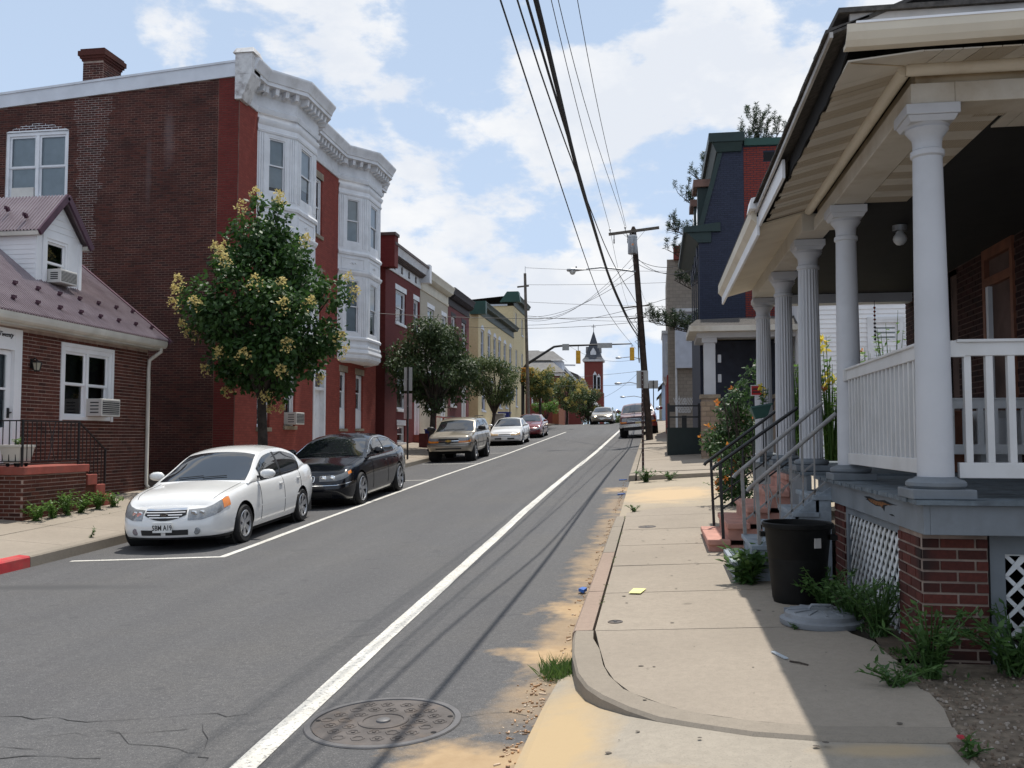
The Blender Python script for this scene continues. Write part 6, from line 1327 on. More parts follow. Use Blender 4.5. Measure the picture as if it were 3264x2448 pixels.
def npatch(f, us, vs, off=.004):
    """grid patch of a surface function moved outwards along its normal"""
    mb = MB(); rows = []
    for v in vs:
        r_ = []
        for u in us:
            p = f(u, v); e = 1e-3; du = f(u+e, v)-f(u-e, v); dv = f(u, v+e)-f(u, v-e); n = du.cross(dv)
            if n.length < 1e-12: n = Vector((0, -1, 0))
            n.normalize()
            if n.dot(p-Vector((0, p.y*.6, .55))) < 0: n = -n
            r_.append(p+n*off)
        rows.append(r_)
    return mb.grid(rows)
def lin(a, b, n): return [a+(b-a)*i/n for i in range(n+1)]
def wheel_meshes(r, tw, spokes, rimr, style):
    """tyre, rim, spokes about the x axis, outer face at +x"""
    t = MB().lathe((0, 0, 0), [(rimr, -tw/2), (rimr+.01, -tw/2), (r-.03, -tw/2-.004), (r-.008, -tw/2+.02), (r, -tw/2+.05), (r, tw/2-.05), (r-.008, tw/2-.02), (r-.03, tw/2+.004), (rimr+.012, tw/2), (rimr, tw/2-.01)], 36, axis=0).mesh('tyre', 35); t.materials.append(M_rubber)
    rm = MB(); rm.lathe((0, 0, 0), [(rimr+.004, tw/2-.004), (rimr-.012, tw/2+.002), (rimr-.02, tw/2-.02), (rimr-.022, -.02), (0, -.025)], 36, axis=0); rme = rm.mesh('rim', 35); rme.materials.append(M_trim if style != 'steel' else M_alloy)
    sp = MB(); sp.lathe((0, 0, 0), [(rimr+.004, tw/2-.003), (rimr-.004, tw/2+.004), (rimr-.018, tw/2-.004), (rimr-.02, tw/2-.03)], 36, axis=0)
    sp.lathe((0, 0, 0), [(.075, tw/2-.05), (.07, tw/2-.02), (.04, tw/2-.012), (0, tw/2-.01)], 18, axis=0)
    for k in range(spokes):
        a = 2*math.pi*k/spokes; 
        for (da, wi, wo) in (((0, .028, .046),) if style == 'five' else ((-.10, .022, .024), (.10, .022, .024)) if style == 'twin' else ((0, .030, .055),)):
            c, s_ = math.cos(a+da), math.sin(a+da); tn = Vector((0, -s_, c)); rd = Vector((0, c, s_))
            p0 = rd*.05+Vector((tw/2-.022, 0, 0)); p1 = rd*(rimr-.012)+Vector((tw/2-.012, 0, 0))
            sp.hexa([p0-tn*wi-Vector((.03, 0, 0)), p0+tn*wi-Vector((.03, 0, 0)), p1+tn*wo-Vector((.03, 0, 0)), p1-tn*wo-Vector((.03, 0, 0)), p0-tn*wi, p0+tn*wi, p1+tn*wo, p1-tn*wo])
    spe = sp.mesh('spokes', 30); spe.materials.append(M_alloy); return t, rme, spe
def place_car(root, x, y, heading=0, zf=road_z, dz=0):
    e = .8; sl = math.atan2(zf(x, y+e)-zf(x, y-e), 2*e); ro = math.atan2(zf(x+e, y)-zf(x-e, y), 2*e)
    root.location = (x, y, zf(x, y)+dz); root.rotation_euler = (sl, -ro, heading)
def build_car(name, label, D, group):
    c = Car(D); root = thing(name, label, D.get('cat', 'car'), (0, 0, 0), group, world=False); PM = D['paint']; L = c.L
    # ---- body shell with wheel openings cut
    mb = MB(); sts = sorted(set([0, .02, .05, .09, .14, .2, .28]+[round(.28+(L-.56)*i/34, 4) for i in range(35)]+[L-.28, L-.2, L-.14, L-.09, L-.05, L-.02, L])); rows = []
    us = lin(-1, 1, 14)
    for q in sts:
        ring = [c.side(q, v, -1) for v in VS[:-1]]+[c.topp(q, u) for u in us]+[c.side(q, v, 1) for v in VS[:-1][::-1]]; rows.append(ring)
    mb.grid(rows)
    for rear in (False, True):
        g_ = [[c.cap(u, v, rear) for u in us] for v in VS]; q = L if rear else 0
        g_[-1] = [Vector((c.topp(q, u).x, c.cap(u, 1, rear).y, c.topp(q, u).z)) for u in us]; mb.grid(g_)
        # close between curved cap and first ring top
        i0 = mb.pts([c.topp(q, u) for u in us]+g_[-1]); n = len(us)
        for j in range(n-1): mb.f.append((i0+j, i0+j+1, i0+n+j+1, i0+n+j))
    me = mb.mesh('body'); bm = bmesh.new(); bm.from_mesh(me); bmesh.ops.remove_doubles(bm, verts=bm.verts, dist=.0015); bmesh.ops.recalc_face_normals(bm, faces=bm.faces)
    bm.to_mesh(me); bm.free()
    tmp = bpy.data.objects.new('tmp', me); COL.objects.link(tmp); cut = MB(); wx = c.W
    axles = (D['fo'], D['fo']+D['wb'])
    for q in axles:
        for sg in (-1, 1):
            ar = D['r']+D.get('arch', .055)
            cut.lathe((sg*(wx-.16), c.Y(q), D['r']+.0), [(0, -.26), (ar, -.26), (ar, .26), (0, .26)], 40, axis=0)
    cme = cut.mesh('cut'); co = bpy.data.objects.new('cut', cme); COL.objects.link(co)
    md = tmp.modifiers.new('b', 'BOOLEAN'); md.object = co; md.operation = 'DIFFERENCE'; md.solver = 'EXACT'
    dg = bpy.context.evaluated_depsgraph_get(); dg.update(); me2 = bpy.data.meshes.new_from_object(tmp.evaluated_get(dg))
    bpy.data.objects.remove(tmp); bpy.data.objects.remove(co)
    for p in me2.polygons: p.use_smooth = True
    me2.set_sharp_from_angle(angle=R(34)); me2.materials.clear(); me2.materials.append(PM); me2.materials.append(M_under)
    ar = D['r']+D.get('arch', .055)
    for p in me2.polygons:
        for q in axles:
            if abs(p.center.x) > wx-.44 and math.hypot(p.center.y-c.Y(q), p.center.z-D['r']) <= ar+.002: p.material_index = 1
    body = link('body', me2, root)
    MB().grid([[c.side(q, .02, -1)*1.0+Vector((.02, 0, .006)), c.side(q, .02, 1)+Vector((-.02, 0, .006))] for q in lin(.0, L, 24)]).grid([[c.cap(u, .02)+Vector((0, .02, .006)) for u in lin(-.97, .97, 8)], [c.side(0, .02, 1)*0+Vector((c.side(0, .02, 1).x*u, c.Y(.02)+.05, c.zb(0)+.012)) for u in lin(-.97, .97, 8)]]).box(-wx+.12, wx-.12, c.Y(.35), c.Y(L-.25), D.get('clr', .14), .5).build('underbody', M_under, body)
    for q in axles: MB().lathe((0, c.Y(q), D['r']), [(0, -wx+.02), (D['r']+D.get('arch', .055)+.004, -wx+.05), (D['r']+D.get('arch', .055)+.004, -wx+.35), (0, -wx+.35)], 30, axis=0).build('wheel_well', M_under, body); MB().lathe((0, c.Y(q), D['r']), [(0, wx-.35), (D['r']+D.get('arch', .055)+.004, wx-.35), (D['r']+D.get('arch', .055)+.004, wx-.1), (D['r']+.0, wx-.1)], 30, axis=0).build('wheel_well', M_under, body)
    # ---- cabin
    g0, g1 = c.gs; mb = MB(); rows = []; vv = lin(0, 1, 6); uu = lin(-1, 1, 12)
    for q in lin(g0, g1, 44): rows.append([c.gside(q, v, -1) for v in vv[:-1]]+[c.gtop(q, u) for u in uu]+[c.gside(q, v, 1) for v in vv[:-1][::-1]])
    mb.grid(rows); mb.poly(rows[0]); mb.poly(rows[-1]); cab = mb.build('roof', D.get('roofpaint', PM), root, smooth=40)
    ws0, ws1 = D['ws']; mb = npatch(lambda u, v: c.gtop(ws0+(ws1-ws0)*v, u), lin(-.93, .93, 12), lin(0, 1, 10), .005)
    wsd = mb.build('windshield', D.get('glass', M_cglass), root, smooth=60)
    if D.get('rs'): npatch(lambda u, v: c.gtop(D['rs'][0]+(D['rs'][1]-D['rs'][0])*v, u), lin(-.9, .9, 10), lin(0, 1, 8), .005).build('rear_window', D.get('glass', M_cglass), root, smooth=60)
    for sg in (-1, 1):
        for (a, b) in D['sidewin']: npatch(lambda u, v: c.gside(u, v, sg), lin(a, b, 14), lin(.07, .86, 6), .005).build('side_window', D.get('glass', M_cglass), root, smooth=60)
        for (a, b) in D.get('pillar', []): npatch(lambda u, v: c.gside(u, v, sg), lin(a, b, 2), lin(.04, .88, 6), .006).build('door_pillar', M_trim, root)
        if D.get('belttrim', True): npatch(lambda u, v: c.gside(u, v, sg), lin(D['sidewin'][0][0], D['sidewin'][-1][1], 16), lin(.0, .06, 1), .007).build('belt_trim', D.get('trimmat', M_trim), root)
        # seams
        def seam(pts, name='door_seam'): MB().tube(pts, .0045, 4, False).build(name, M_trim, body)
        for q in D.get('seams', []): seam([c.side(q, v, sg)+Vector((sg*.001, 0, 0)) for v in lin(.12, .97, 10)])
        hs = D.get('hoodseam')
        if hs: seam([c.topp(q, sg*.88)+Vector((0, 0, .001)) for q in lin(hs[0], hs[1], 14)], 'hood_seam')
        for q in D.get('handles', []):
            p = c.side(q, .80, sg); MB().box(p.x-.02, p.x+.025, p.y-.07, p.y+.07, p.z-.014, p.z+.016).build('door_handle', D.get('handlemat', PM), root, bevel=.008)
        if D.get('molding'): a, b, v_ = D['molding']; npatch(lambda u, v: c.side(u, v, sg), lin(a, b, 14), [v_, v_+.035], .012).build('side_moulding', D.get('moldmat', PM), root)
        # mirrors
        if D.get('mirror'):
            q, z, sc_ = D['mirror']; bx = c.gside(q, .1, sg); mm = MB(); cx_ = bx.x+sg*.16*sc_
            mm.lathe((cx_, bx.y, z), [(0, -.115*sc_), (.05*sc_, -.11*sc_), (.078*sc_, -.06*sc_), (.085*sc_, .02), (.07*sc_, .08*sc_), (.03*sc_, .115*sc_), (0, .12*sc_)], 16, axis=0, sx=.75, sy=.85); mr = mm.build('mirror', D.get('mirrormat', PM), root, smooth=60)
            MB().bar((bx.x-sg*.03, bx.y, z-.05), (cx_, bx.y, z-.04), .05, .04).build('mirror_arm', M_trim, mr)
    # ---- wheels
    t, rm_, sp_ = wheel_meshes(D['r'], D.get('tw', .19), D.get('spokes', 6), D.get('rim', .19), D.get('rimstyle', 'wide'))
    for q in axles:
        for sg in (-1, 1):
            w_ = link('wheel', t, root); w_.location = (sg*(wx-.105-D.get('inset', 0)), c.Y(q), D['r']); w_.rotation_euler = (random.random(), 0, 0 if sg > 0 else math.pi)
            link('rim', rm_, w_); link('spokes', sp_, w_)
    # ---- front
    for part in D.get('front', []):
        k = part[0]
        if k == 'patch':
            _, nm, q0, q1, v0, v1, off, mat, both = part
            vf0 = v0 if callable(v0) else (lambda q, v0=v0: v0); vf1 = v1 if callable(v1) else (lambda q, v1=v1: v1)
            for sg in ((-1, 1) if both else (1,)):
                f = lambda u, v: c.wrap(q0+(q1-q0)*u, vf0(q0+(q1-q0)*u)+(vf1(q0+(q1-q0)*u)-vf0(q0+(q1-q0)*u))*v, sg)
                npatch(f, lin(0, 1, 10), lin(0, 1, 5), off).build(nm, mat, root, smooth=50)
        elif k == 'band':
            _, nm, q1, v0, v1, off, mat = part; f = lambda u, v: c.wrap(abs(u), v, 1 if u >= 0 else -1)
            npatch(f, lin(-q1, q1, 28), lin(v0, v1, 3), off).build(nm, mat, root, smooth=50)
        elif k == 'disc':
            _, nm, u_, v_, r_, mat = part
            for sg in (-1, 1): p = c.cap(sg*u_, v_); MB().lathe((p.x, p.y+.004, p.z), [(0, -.012), (r_*.75, -.012), (r_, 0), (r_, .03)], 18, axis=1).build(nm, mat, root, smooth=40)
    if D.get('plate'):
        v_, txt, pm, tm = D['plate']; p = c.cap(0, v_); pl_ = MB().box(-.152, .152, p.y-.028, p.y-.018, p.z-.076, p.z+.076).build('license_plate', pm, root, bevel=.006)
        if txt: text_obj('plate_text', txt, .105, (0, p.y-.030, p.z-.008), (R(90), 0, 0), tm, pl_, extrude=.001, sx=.78, bold=.002)
    if D.get('wipers', True):
        for (a, b) in ((-.55, -.02), (-.02, .5)):
            q = ws0; p0 = c.gtop(q+.06, a)+Vector((0, -.02, .015)); p1 = c.gtop(q+.10, b)+Vector((0, -.02, .015)); MB().tube([p0, p1], .007, 5).build('wiper', M_trim, root)
    return root, c
M_plate = plain('plate_white', (.70, .70, .68), .5, .05); M_plateb = plain('plate_blue', (.10, .22, .50), .5, .1)
# ---- white compact sedan
P_white = paint('paint_white', (.74, .74, .73)); P_black = paint('paint_black', (.004, .005, .008), .15); P_black.node_tree.nodes['Principled BSDF'].inputs['Coat Weight'].default_value = .55; P_black.node_tree.nodes['Principled BSDF'].inputs['Specular IOR Level'].default_value = .25; P_tan = paint('paint_tan', (.30, .265, .21), .3, .35); P_white2 = paint('paint_white_far', (.68, .68, .68)); P_red = paint('paint_maroon', (.16, .012, .018), .2, .15); P_beige = paint('paint_champagne', (.26, .23, .19), .25, .4); P_blue = paint('paint_pale_blue', (.30, .40, .50), .25, .3); P_mar = paint('paint_dull_maroon', (.10, .02, .025), .4)
kia = dict(L=4.48, W=1.735, H=1.47, wb=2.61, fo=.86, r=.305, rim=.205, tw=.19, paint=P_white, spokes=6,
    plan=[(0, .60), (.04, .68), (.10, .735), (.2, .785), (.4, .83), (.8, .86), (1.5, .8675), (2.6, .8675), (3.4, .86), (4.0, .82), (4.3, .76), (4.44, .69), (4.48, .62)],
    top=[(0, .66), (.06, .70), (.25, .775), (.6, .84), (1.0, .895), (1.35, .935), (2.0, .94), (3.0, .965), (3.7, 1.0), (4.2, 1.02), (4.42, 1.0), (4.48, .95)],
    bot=[(0, .20), (.4, .19), (1, .2), (3.6, .21), (4.2, .26), (4.48, .33)], crown=.045, bulge=.14,
    roof=[(1.12, .93), (1.3, 1.03), (1.6, 1.2), (1.95, 1.375), (2.15, 1.435), (2.5, 1.468), (2.9, 1.465), (3.3, 1.40), (3.6, 1.29), (3.85, 1.15), (4.05, 1.02)],
    gw=[(1.1, .80), (1.6, .80), (2.5, .795), (3.4, .785), (4.05, .70)], rw=.575, gs=(1.12, 4.03), belt=.95, nose=[(0, .05), (.15, .01), (.4, 0), (.55, .01), (.75, .05), (.9, .10), (1, .17)],
    ws=(1.19, 1.97), rs=(3.35, 3.95), sidewin=[(1.62, 2.5), (2.58, 3.5)], pillar=[(2.5, 2.58)], seams=[1.52, 2.56, 3.42], hoodseam=(.18, 1.15), handles=[2.42, 3.28], molding=(1.35, 3.25, .42), mirror=(1.55, 1.03, 1.05),
    front=[('patch', 'headlight', .60, 1.36, lambda q: .60+max(0, q-.9)*.32, lambda q: .92+max(0, q-.6)*.06, .006, M_lens, True), ('disc', 'lamp_reflector', .72, .775, .055, M_lensd), ('disc', 'lamp_reflector', .90, .79, .045, M_lensd), ('patch', 'turn_signal', 1.22, 1.40, lambda q: .74, lambda q: .95, .009, M_amber, True),
           ('patch', 'grille', 0, .56, lambda q: .60+q*q*.55, lambda q: .92, .004, M_trim, True), ('band', 'grille_bar', .40, .68, .71, .014, M_whiteclean), ('band', 'grille_bar', .46, .755, .785, .014, M_whiteclean), ('band', 'grille_bar', .53, .835, .86, .014, M_whiteclean), ('band', 'grille_chrome', .56, .90, .965, .014, M_chrome),
           ('patch', 'lower_intake', .06, .62, .14, .31, .005, M_trim, True), ('disc', 'fog_light', .80, .25, .055, M_lens), ('band', 'front_lip', 1.5, .0, .07, .008, M_trim)],
    plate=(.40, '5BM A19', M_plate, M_iron))
car1, k1 = build_car('white_sedan', 'white compact sedan at the front of the row of parked cars', kia, 'cars parked along the left kerb'); place_car(car1, -7.27, 15.30, R(1.6))
em = k1.cap(0, .77); eb = MB().lathe((0, em.y-.012, em.z), [(0, -.006), (.062, -.006), (.066, 0), (.066, .012)], 24, axis=1, sx=1.0, sy=.52).build('emblem', M_trim, car1); text_obj('emblem_text', 'KIA', .045, (0, em.y-.020, em.z), (R(90), 0, 0), M_chrome, eb, extrude=.001, sx=1.2)
M_seat = plain('seat_grey', (.22, .23, .24), .8, .1)
# ---- black large sedan
bmw = dict(L=5.03, W=1.9, H=1.49, wb=3.0, fo=.87, r=.345, rim=.255, tw=.23, paint=P_black, spokes=7, rimstyle='five', arch=.045,
    plan=[(0, .68), (.04, .76), (.12, .84), (.3, .90), (.7, .94), (1.5, .95), (3.2, .95), (4.2, .93), (4.7, .87), (4.97, .78), (5.03, .7)],
    top=[(0, .70), (.06, .735), (.3, .81), (.8, .90), (1.45, .985), (2.2, 1.0), (3.4, 1.02), (4.2, 1.06), (4.7, 1.08), (4.97, 1.04), (5.03, .98)],
    bot=[(0, .20), (.5, .18), (4.4, .22), (5.03, .33)], crown=.05, bulge=.13,
    roof=[(1.35, .985), (1.6, 1.12), (1.95, 1.30), (2.25, 1.42), (2.6, 1.485), (3.0, 1.49), (3.5, 1.44), (3.9, 1.32), (4.2, 1.19), (4.45, 1.06)],
    gw=[(1.3, .87), (2, .87), (3.6, .86), (4.45, .78)], rw=.62, gs=(1.35, 4.43), belt=1.0, ws=(1.43, 2.27), rs=(3.65, 4.3), sidewin=[(1.95, 2.83), (2.9, 3.75)], pillar=[(2.83, 2.9)], trimmat=M_chrome, seams=[1.7, 2.88, 3.8], hoodseam=(.25, 1.35), handles=[2.72, 3.6], mirror=(1.86, 1.1, 1.05),
    front=[('patch', 'kidney_grille', .03, .33, lambda q: .70, lambda q: .955, .004, M_trim, True), ('patch', 'headlight', .48, 1.30, lambda q: .74+max(0, q-1)*.25, lambda q: .955, .005, plain('lamp_smoked', (.10, .105, .11), .06, .1, spec=.9), True), ('disc', 'lamp_reflector', .60, .845, .066, M_lensd), ('disc', 'lamp_reflector', .86, .85, .066, M_lensd), ('patch', 'turn_signal', 1.2, 1.34, .84, .93, .008, M_amber, True),
           ('band', 'bumper_chrome', 1.35, .565, .585, .012, M_chrome), ('patch', 'lower_intake', 0, .85, .08, .30, .004, M_trim, True)], plate=(.44, '', M_plateb, M_iron), hl=1)
car2, k2 = build_car('black_sedan', 'glossy black luxury sedan with paired round headlamps parked behind the white one', bmw, 'cars parked along the left kerb'); place_car(car2, -7.15, 20.98, R(.2))
for sg in (-1, 1):
    ol = []
    for (q, v) in ((.03, .71), (.03, .95), (.30, .95), (.33, .90), (.31, .74), (.26, .705), (.03, .705)): ol.append(k2.cap(sg*q, v)+Vector((0, -.012, 0)))
    MB().tube(ol, .010, 6).build('grille_frame', M_chrome, car2, smooth=50)
    for k in range(6): q = .07+k*.04; MB().tube([k2.cap(sg*q, .72)+Vector((0, -.008, 0)), k2.cap(sg*q, .94)+Vector((0, -.008, 0))], .004, 4).build('grille_slat', M_trim, car2)
    pts_ = [k2.gside(q, .9, sg)+Vector((sg*.008, 0, .004)) for q in lin(1.62, 4.1, 20)]; MB().tube(pts_, .009, 5).build('window_chrome', M_chrome, car2, smooth=50)
p_ = k2.topp(.05, 0); MB().lathe((0, p_.y-.05, p_.z+.012), [(0, .006), (.035, .005), (.041, 0)], 20).build('emblem', M_chrome, car2)
# ---- tan SUV
suv = dict(L=4.6, W=1.74, H=1.64, wb=2.72, fo=.80, r=.36, rim=.20, tw=.23, paint=P_tan, spokes=5, cat='suv', arch=.06, clr=.3,
    plan=[(0, .70), (.04, .76), (.12, .80), (.4, .85), (1, .87), (4.0, .87), (4.45, .84), (4.6, .78)], top=[(0, .92), (.05, .955), (.4, 1.01), (1.15, 1.08), (1.5, 1.09), (4.4, 1.10), (4.6, 1.05)], bot=[(0, .42), (.5, .36), (4.2, .38), (4.6, .48)], crown=.035, bulge=.07, nose=[(0, .03), (.3, 0), (.5, 0), (.55, .04), (.9, .06), (1, .09)],
    roof=[(1.12, 1.08), (1.4, 1.27), (1.75, 1.5), (1.95, 1.59), (2.4, 1.635), (3.6, 1.63), (4.2, 1.58), (4.35, 1.48), (4.56, 1.08)], gw=[(1.1, .80), (3, .80), (4.56, .78)], rw=.65, gs=(1.12, 4.55), belt=1.08, ws=(1.18, 1.8), rs=(4.3, 4.5), sidewin=[(1.6, 2.42), (2.5, 3.25), (3.35, 4.15)], pillar=[(2.42, 2.5), (3.25, 3.35)], seams=[1.4, 2.46, 3.3], hoodseam=(.1, 1.05), handles=[2.3, 3.15], molding=(1.2, 3.6, .40), moldmat=M_trim, mirror=(1.5, 1.22, 1.25), mirrormat=M_trim,
    front=[('band', 'grille', .56, .62, .92, .004, M_trim), ('band', 'grille_bar', .56, .72, .77, .014, M_chrome), ('patch', 'headlight', .56, 1.1, .76, .93, .008, M_lens, True), ('patch', 'turn_signal', .54, 1.16, .60, .73, .010, M_amber, True), ('band', 'bumper', 1.25, .24, .55, .035, P_beige), ('band', 'bumper_top', 1.22, .50, .56, .042, M_trim), ('band', 'bumper_slot', .7, .14, .24, .03, M_trim)])
car3, k3 = build_car('tan_suv', 'tan metallic four-door suv with black grille and one darker bonnet half', suv, 'cars parked along the left kerb'); place_car(car3, -7.52, 35.9, R(.5))
e3 = k3.cap(0, .745); MB().box(-.10, .10, e3.y-.03, e3.y-.018, e3.z-.022, e3.z+.022).box(-.045, .045, e3.y-.032, e3.y-.018, e3.z-.04, e3.z+.04).build('emblem', plain('gold', (.55, .36, .10), .3, metal=.8), car3)
for sg in (-1, 1): MB().bar((sg*.6, k3.Y(2.3), 1.66), (sg*.6, k3.Y(4.1), 1.66), .03, .03).build('roof_rack', M_trim, car3)
npatch(lambda u, v: k3.topp(v, u), lin(-.9, -.02, 6), lin(.12, 1.05, 8), .003).build('bonnet_panel', plain('bonnet_dark_tan', (.21, .185, .15), .4), car3)  # thin patch, one half of the bonnet in a darker tan
# ---- small white sedan
cor_ = dict(L=4.35, W=1.68, H=1.38, wb=2.46, fo=.85, r=.295, rim=.17, tw=.18, paint=P_white2, spokes=7, plan=[(0, .66), (.05, .72), (.15, .78), (.4, .82), (1, .84), (3.4, .84), (4.0, .81), (4.3, .74), (4.35, .68)], top=[(0, .62), (.05, .66), (.3, .74), (.9, .85), (1.2, .90), (3.3, .93), (4.1, .97), (4.35, .90)], crown=.04, bulge=.11, roof=[(1.1, .90), (1.5, 1.13), (1.9, 1.31), (2.2, 1.365), (2.7, 1.375), (3.1, 1.30), (3.5, 1.1), (3.75, .95)], gw=[(1.1, .77), (3.75, .72)], rw=.55, gs=(1.1, 3.74), belt=.92, ws=(1.16, 1.95), rs=(3.1, 3.65), sidewin=[(1.5, 2.35), (2.42, 3.25)], pillar=[(2.35, 2.42)], seams=[1.4, 2.38, 3.2], handles=[2.25, 3.1], molding=(1.2, 3.1, .4), moldmat=M_trim, mirror=(1.42, 1.0, .95), mirrormat=P_white2,
    front=[('patch', 'headlight', .50, 1.16, .68, .93, .006, plain('lamp_yellowed', (.50, .36, .22), .15, .1), True), ('band', 'grille', .46, .80, .90, .006, M_trim), ('patch', 'lower_intake', .1, .75, .22, .40, .006, M_trim, True), ('band', 'bumper_line', 1.2, .56, .59, .01, M_trim)], plate=(.32, '', M_plate, M_iron))
car4, _k = build_car('small_white_sedan', 'older small white sedan with yellowed headlamps behind the tan suv', cor_, 'cars parked along the left kerb'); place_car(car4, -7.42, 48.0, R(.8))
red_ = dict(cor_); red_.update(L=4.6, W=1.75, paint=P_red, wb=2.65, fo=.92, front=[('patch', 'headlight', .55, 1.15, .70, .90, .006, M_lens, True), ('band', 'grille', .45, .74, .86, .006, M_trim), ('band', 'bumper_line', 1.2, .56, .59, .01, M_trim)], mirrormat=P_red,
    plan=[(0, .68), (.05, .74), (.15, .80), (.4, .85), (1, .875), (3.6, .875), (4.2, .84), (4.55, .76), (4.6, .7)], top=[(0, .64), (.05, .68), (.3, .77), (.9, .88), (1.2, .93), (3.4, .96), (4.3, 1.0), (4.6, .92)], roof=[(1.1, .93), (1.5, 1.16), (1.9, 1.34), (2.2, 1.40), (2.8, 1.41), (3.3, 1.33), (3.7, 1.13), (3.95, .98)], gw=[(1.1, .80), (3.95, .74)], gs=(1.1, 3.94), rs=(3.25, 3.85), plate=None)
car5, _k = build_car('maroon_sedan', 'maroon sedan parked last before the crossing', red_, 'cars parked along the left kerb'); place_car(car5, -7.4, 56.2, R(.8))
app = dict(red_); app.update(L=5.0, W=1.9, paint=P_beige, wb=2.9, fo=.98, mirrormat=P_beige, plan=[(0, .74), (.05, .80), (.15, .86), (.4, .92), (1, .95), (4.0, .95), (4.6, .9), (4.95, .8), (5.0, .74)], top=[(0, .70), (.05, .74), (.3, .80), (.9, .89), (1.4, .95), (3.8, .98), (4.6, 1.0), (5.0, .92)], roof=[(1.3, .95), (1.7, 1.17), (2.1, 1.35), (2.4, 1.41), (3.2, 1.42), (3.6, 1.34), (4.0, 1.15), (4.3, .99)], gw=[(1.3, .86), (4.3, .8)], rw=.6, gs=(1.3, 4.28), ws=(1.37, 2.12), rs=(3.55, 4.2), sidewin=[(1.75, 2.7), (2.78, 3.6)], pillar=[(2.7, 2.78)], seams=[1.6, 2.74, 3.6], handles=[2.6, 3.5], molding=(1.4, 3.8, .4),
    front=[('patch', 'headlight', .52, 1.05, .70, .88, .006, M_lens, True), ('disc', 'lit_lamp', .70, .79, .085, emitter('headlamp_lit', (1.0, .86, .62), 9.0)), ('band', 'grille', .46, .68, .88, .006, M_trim), ('band', 'bumper', 1.2, .40, .46, .012, M_chrome)], plate=(.42, '', M_plate, M_iron))
car6, _k = build_car('champagne_sedan', 'champagne sedan with lit headlamps driving towards the camera over the crest', app, 'moving cars'); place_car(car6, -4.27, 79.2, 0)
blu = dict(red_); blu.update(paint=P_blue, mirrormat=P_blue)
car7, _k = build_car('pale_blue_car', 'pale blue car roof just showing over the road crest', blu, 'moving cars'); place_car(car7, -7.0, 104, 0)
# ---- maroon pickup with two wheels on the pavement
pk_ = dict(L=5.3, W=2.0, H=1.88, wb=3.1, fo=.86, r=.38, rim=.2, tw=.25, paint=P_mar, cat='pickup truck', arch=.07, clr=.4, plan=[(0, .88), (.04, .92), (.12, .95), (.4, .99), (1, 1.0), (5.0, 1.0), (5.3, .96)], top=[(0, 1.08), (.05, 1.12), (.5, 1.19), (1.25, 1.24), (1.5, 1.25), (5.3, 1.25)], bot=[(0, .55), (.5, .46), (5.3, .5)], crown=.03, bulge=.05, nose=[(0, .0), (.5, 0), (.6, .03), (1, .06)],
    roof=[(1.2, 1.24), (1.5, 1.46), (1.8, 1.66), (2.0, 1.74), (2.3, 1.78), (2.9, 1.77), (3.05, 1.70), (3.2, 1.25)], gw=[(1.2, .92), (3.2, .92)], rw=.72, gs=(1.2, 3.19), belt=1.25, ws=(1.26, 1.88), rs=(3.03, 3.16), sidewin=[(1.7, 2.85)], seams=[1.45, 2.95], handles=[2.75], mirror=(1.6, 1.42, 1.6), mirrormat=M_chrome, molding=(.9, 5, .55), moldmat=M_chrome,
    front=[('band', 'grille', .66, .40, .93, .006, M_trim), ('band', 'grille_bar', .66, .52, .545, .014, M_chrome), ('band', 'grille_bar', .66, .66, .685, .014, M_chrome), ('band', 'grille_bar', .66, .80, .825, .014, M_chrome), ('patch', 'headlight', .68, .98, .56, .90, .012, M_lens, True), ('patch', 'turn_signal', .68, 1.05, .40, .54, .012, M_amber, True), ('band', 'bumper', 1.2, .0, .30, .06, M_chrome), ('band', 'air_dam', .95, -.35, -.02, .02, M_trim)], plate=(.36, '', plain('plate_yellow', (.62, .55, .30), .5), M_iron))
car8, _k = build_car('maroon_pickup', 'dull maroon pickup truck tilted with two wheels up on the right kerb', pk_, 'parked pickup'); place_car(car8, -.82, 52.6, 0); car8.rotation_euler.y = -R(4.2); car8.location.z = P(52.6)+.06
# ================================================================== 7 trees and plants
def leaf(mb, p, d, n, L, w):
    d = d.normalized(); s_ = d.cross(n)
    if s_.length < 1e-4: s_ = d.cross(Vector((.3, .7, .2)))
    s_.normalize(); up = s_.cross(d); i = len(mb.v)
    mb.v += [tuple(p), tuple(p+d*L*.45+s_*w/2-up*w*.12), tuple(p+d*L-up*L*.12), tuple(p+d*L*.45-s_*w/2-up*w*.12)]; mb.f.append((i, i+1, i+2, i+3))
def rnd3(): 
    while True:
        v = Vector((random.uniform(-1, 1), random.uniform(-1, 1), random.uniform(-1, 1)))
        if .05 < v.length < 1: return v.normalized()
def clump_leaves(mb, clumps, n, L, w, droop=.3, shell=.55):
    tot = sum(r*r for c, r in clumps); 
    for (c, r) in clumps:
        for k in range(int(n*r*r/tot)):
            d = rnd3(); rr = r*(shell+(1-shell)*random.random()**.6)*(1+.12*random.gauss(0, 1)); p = c+Vector((d.x*rr, d.y*rr, d.z*rr*.85))
            n_ = (d+Vector((0, 0, .8))+rnd3()*.7).normalized(); dr = (d*.6+rnd3()+Vector((0, 0, -droop))); leaf(mb, p, dr, n_, L*random.uniform(.7, 1.25), w*random.uniform(.75, 1.2))
M_bark = plain('bark', (.052, .04, .032), .95, .3, 6, dirt=(.03, .024, .02), bmp=.6, fine=40)
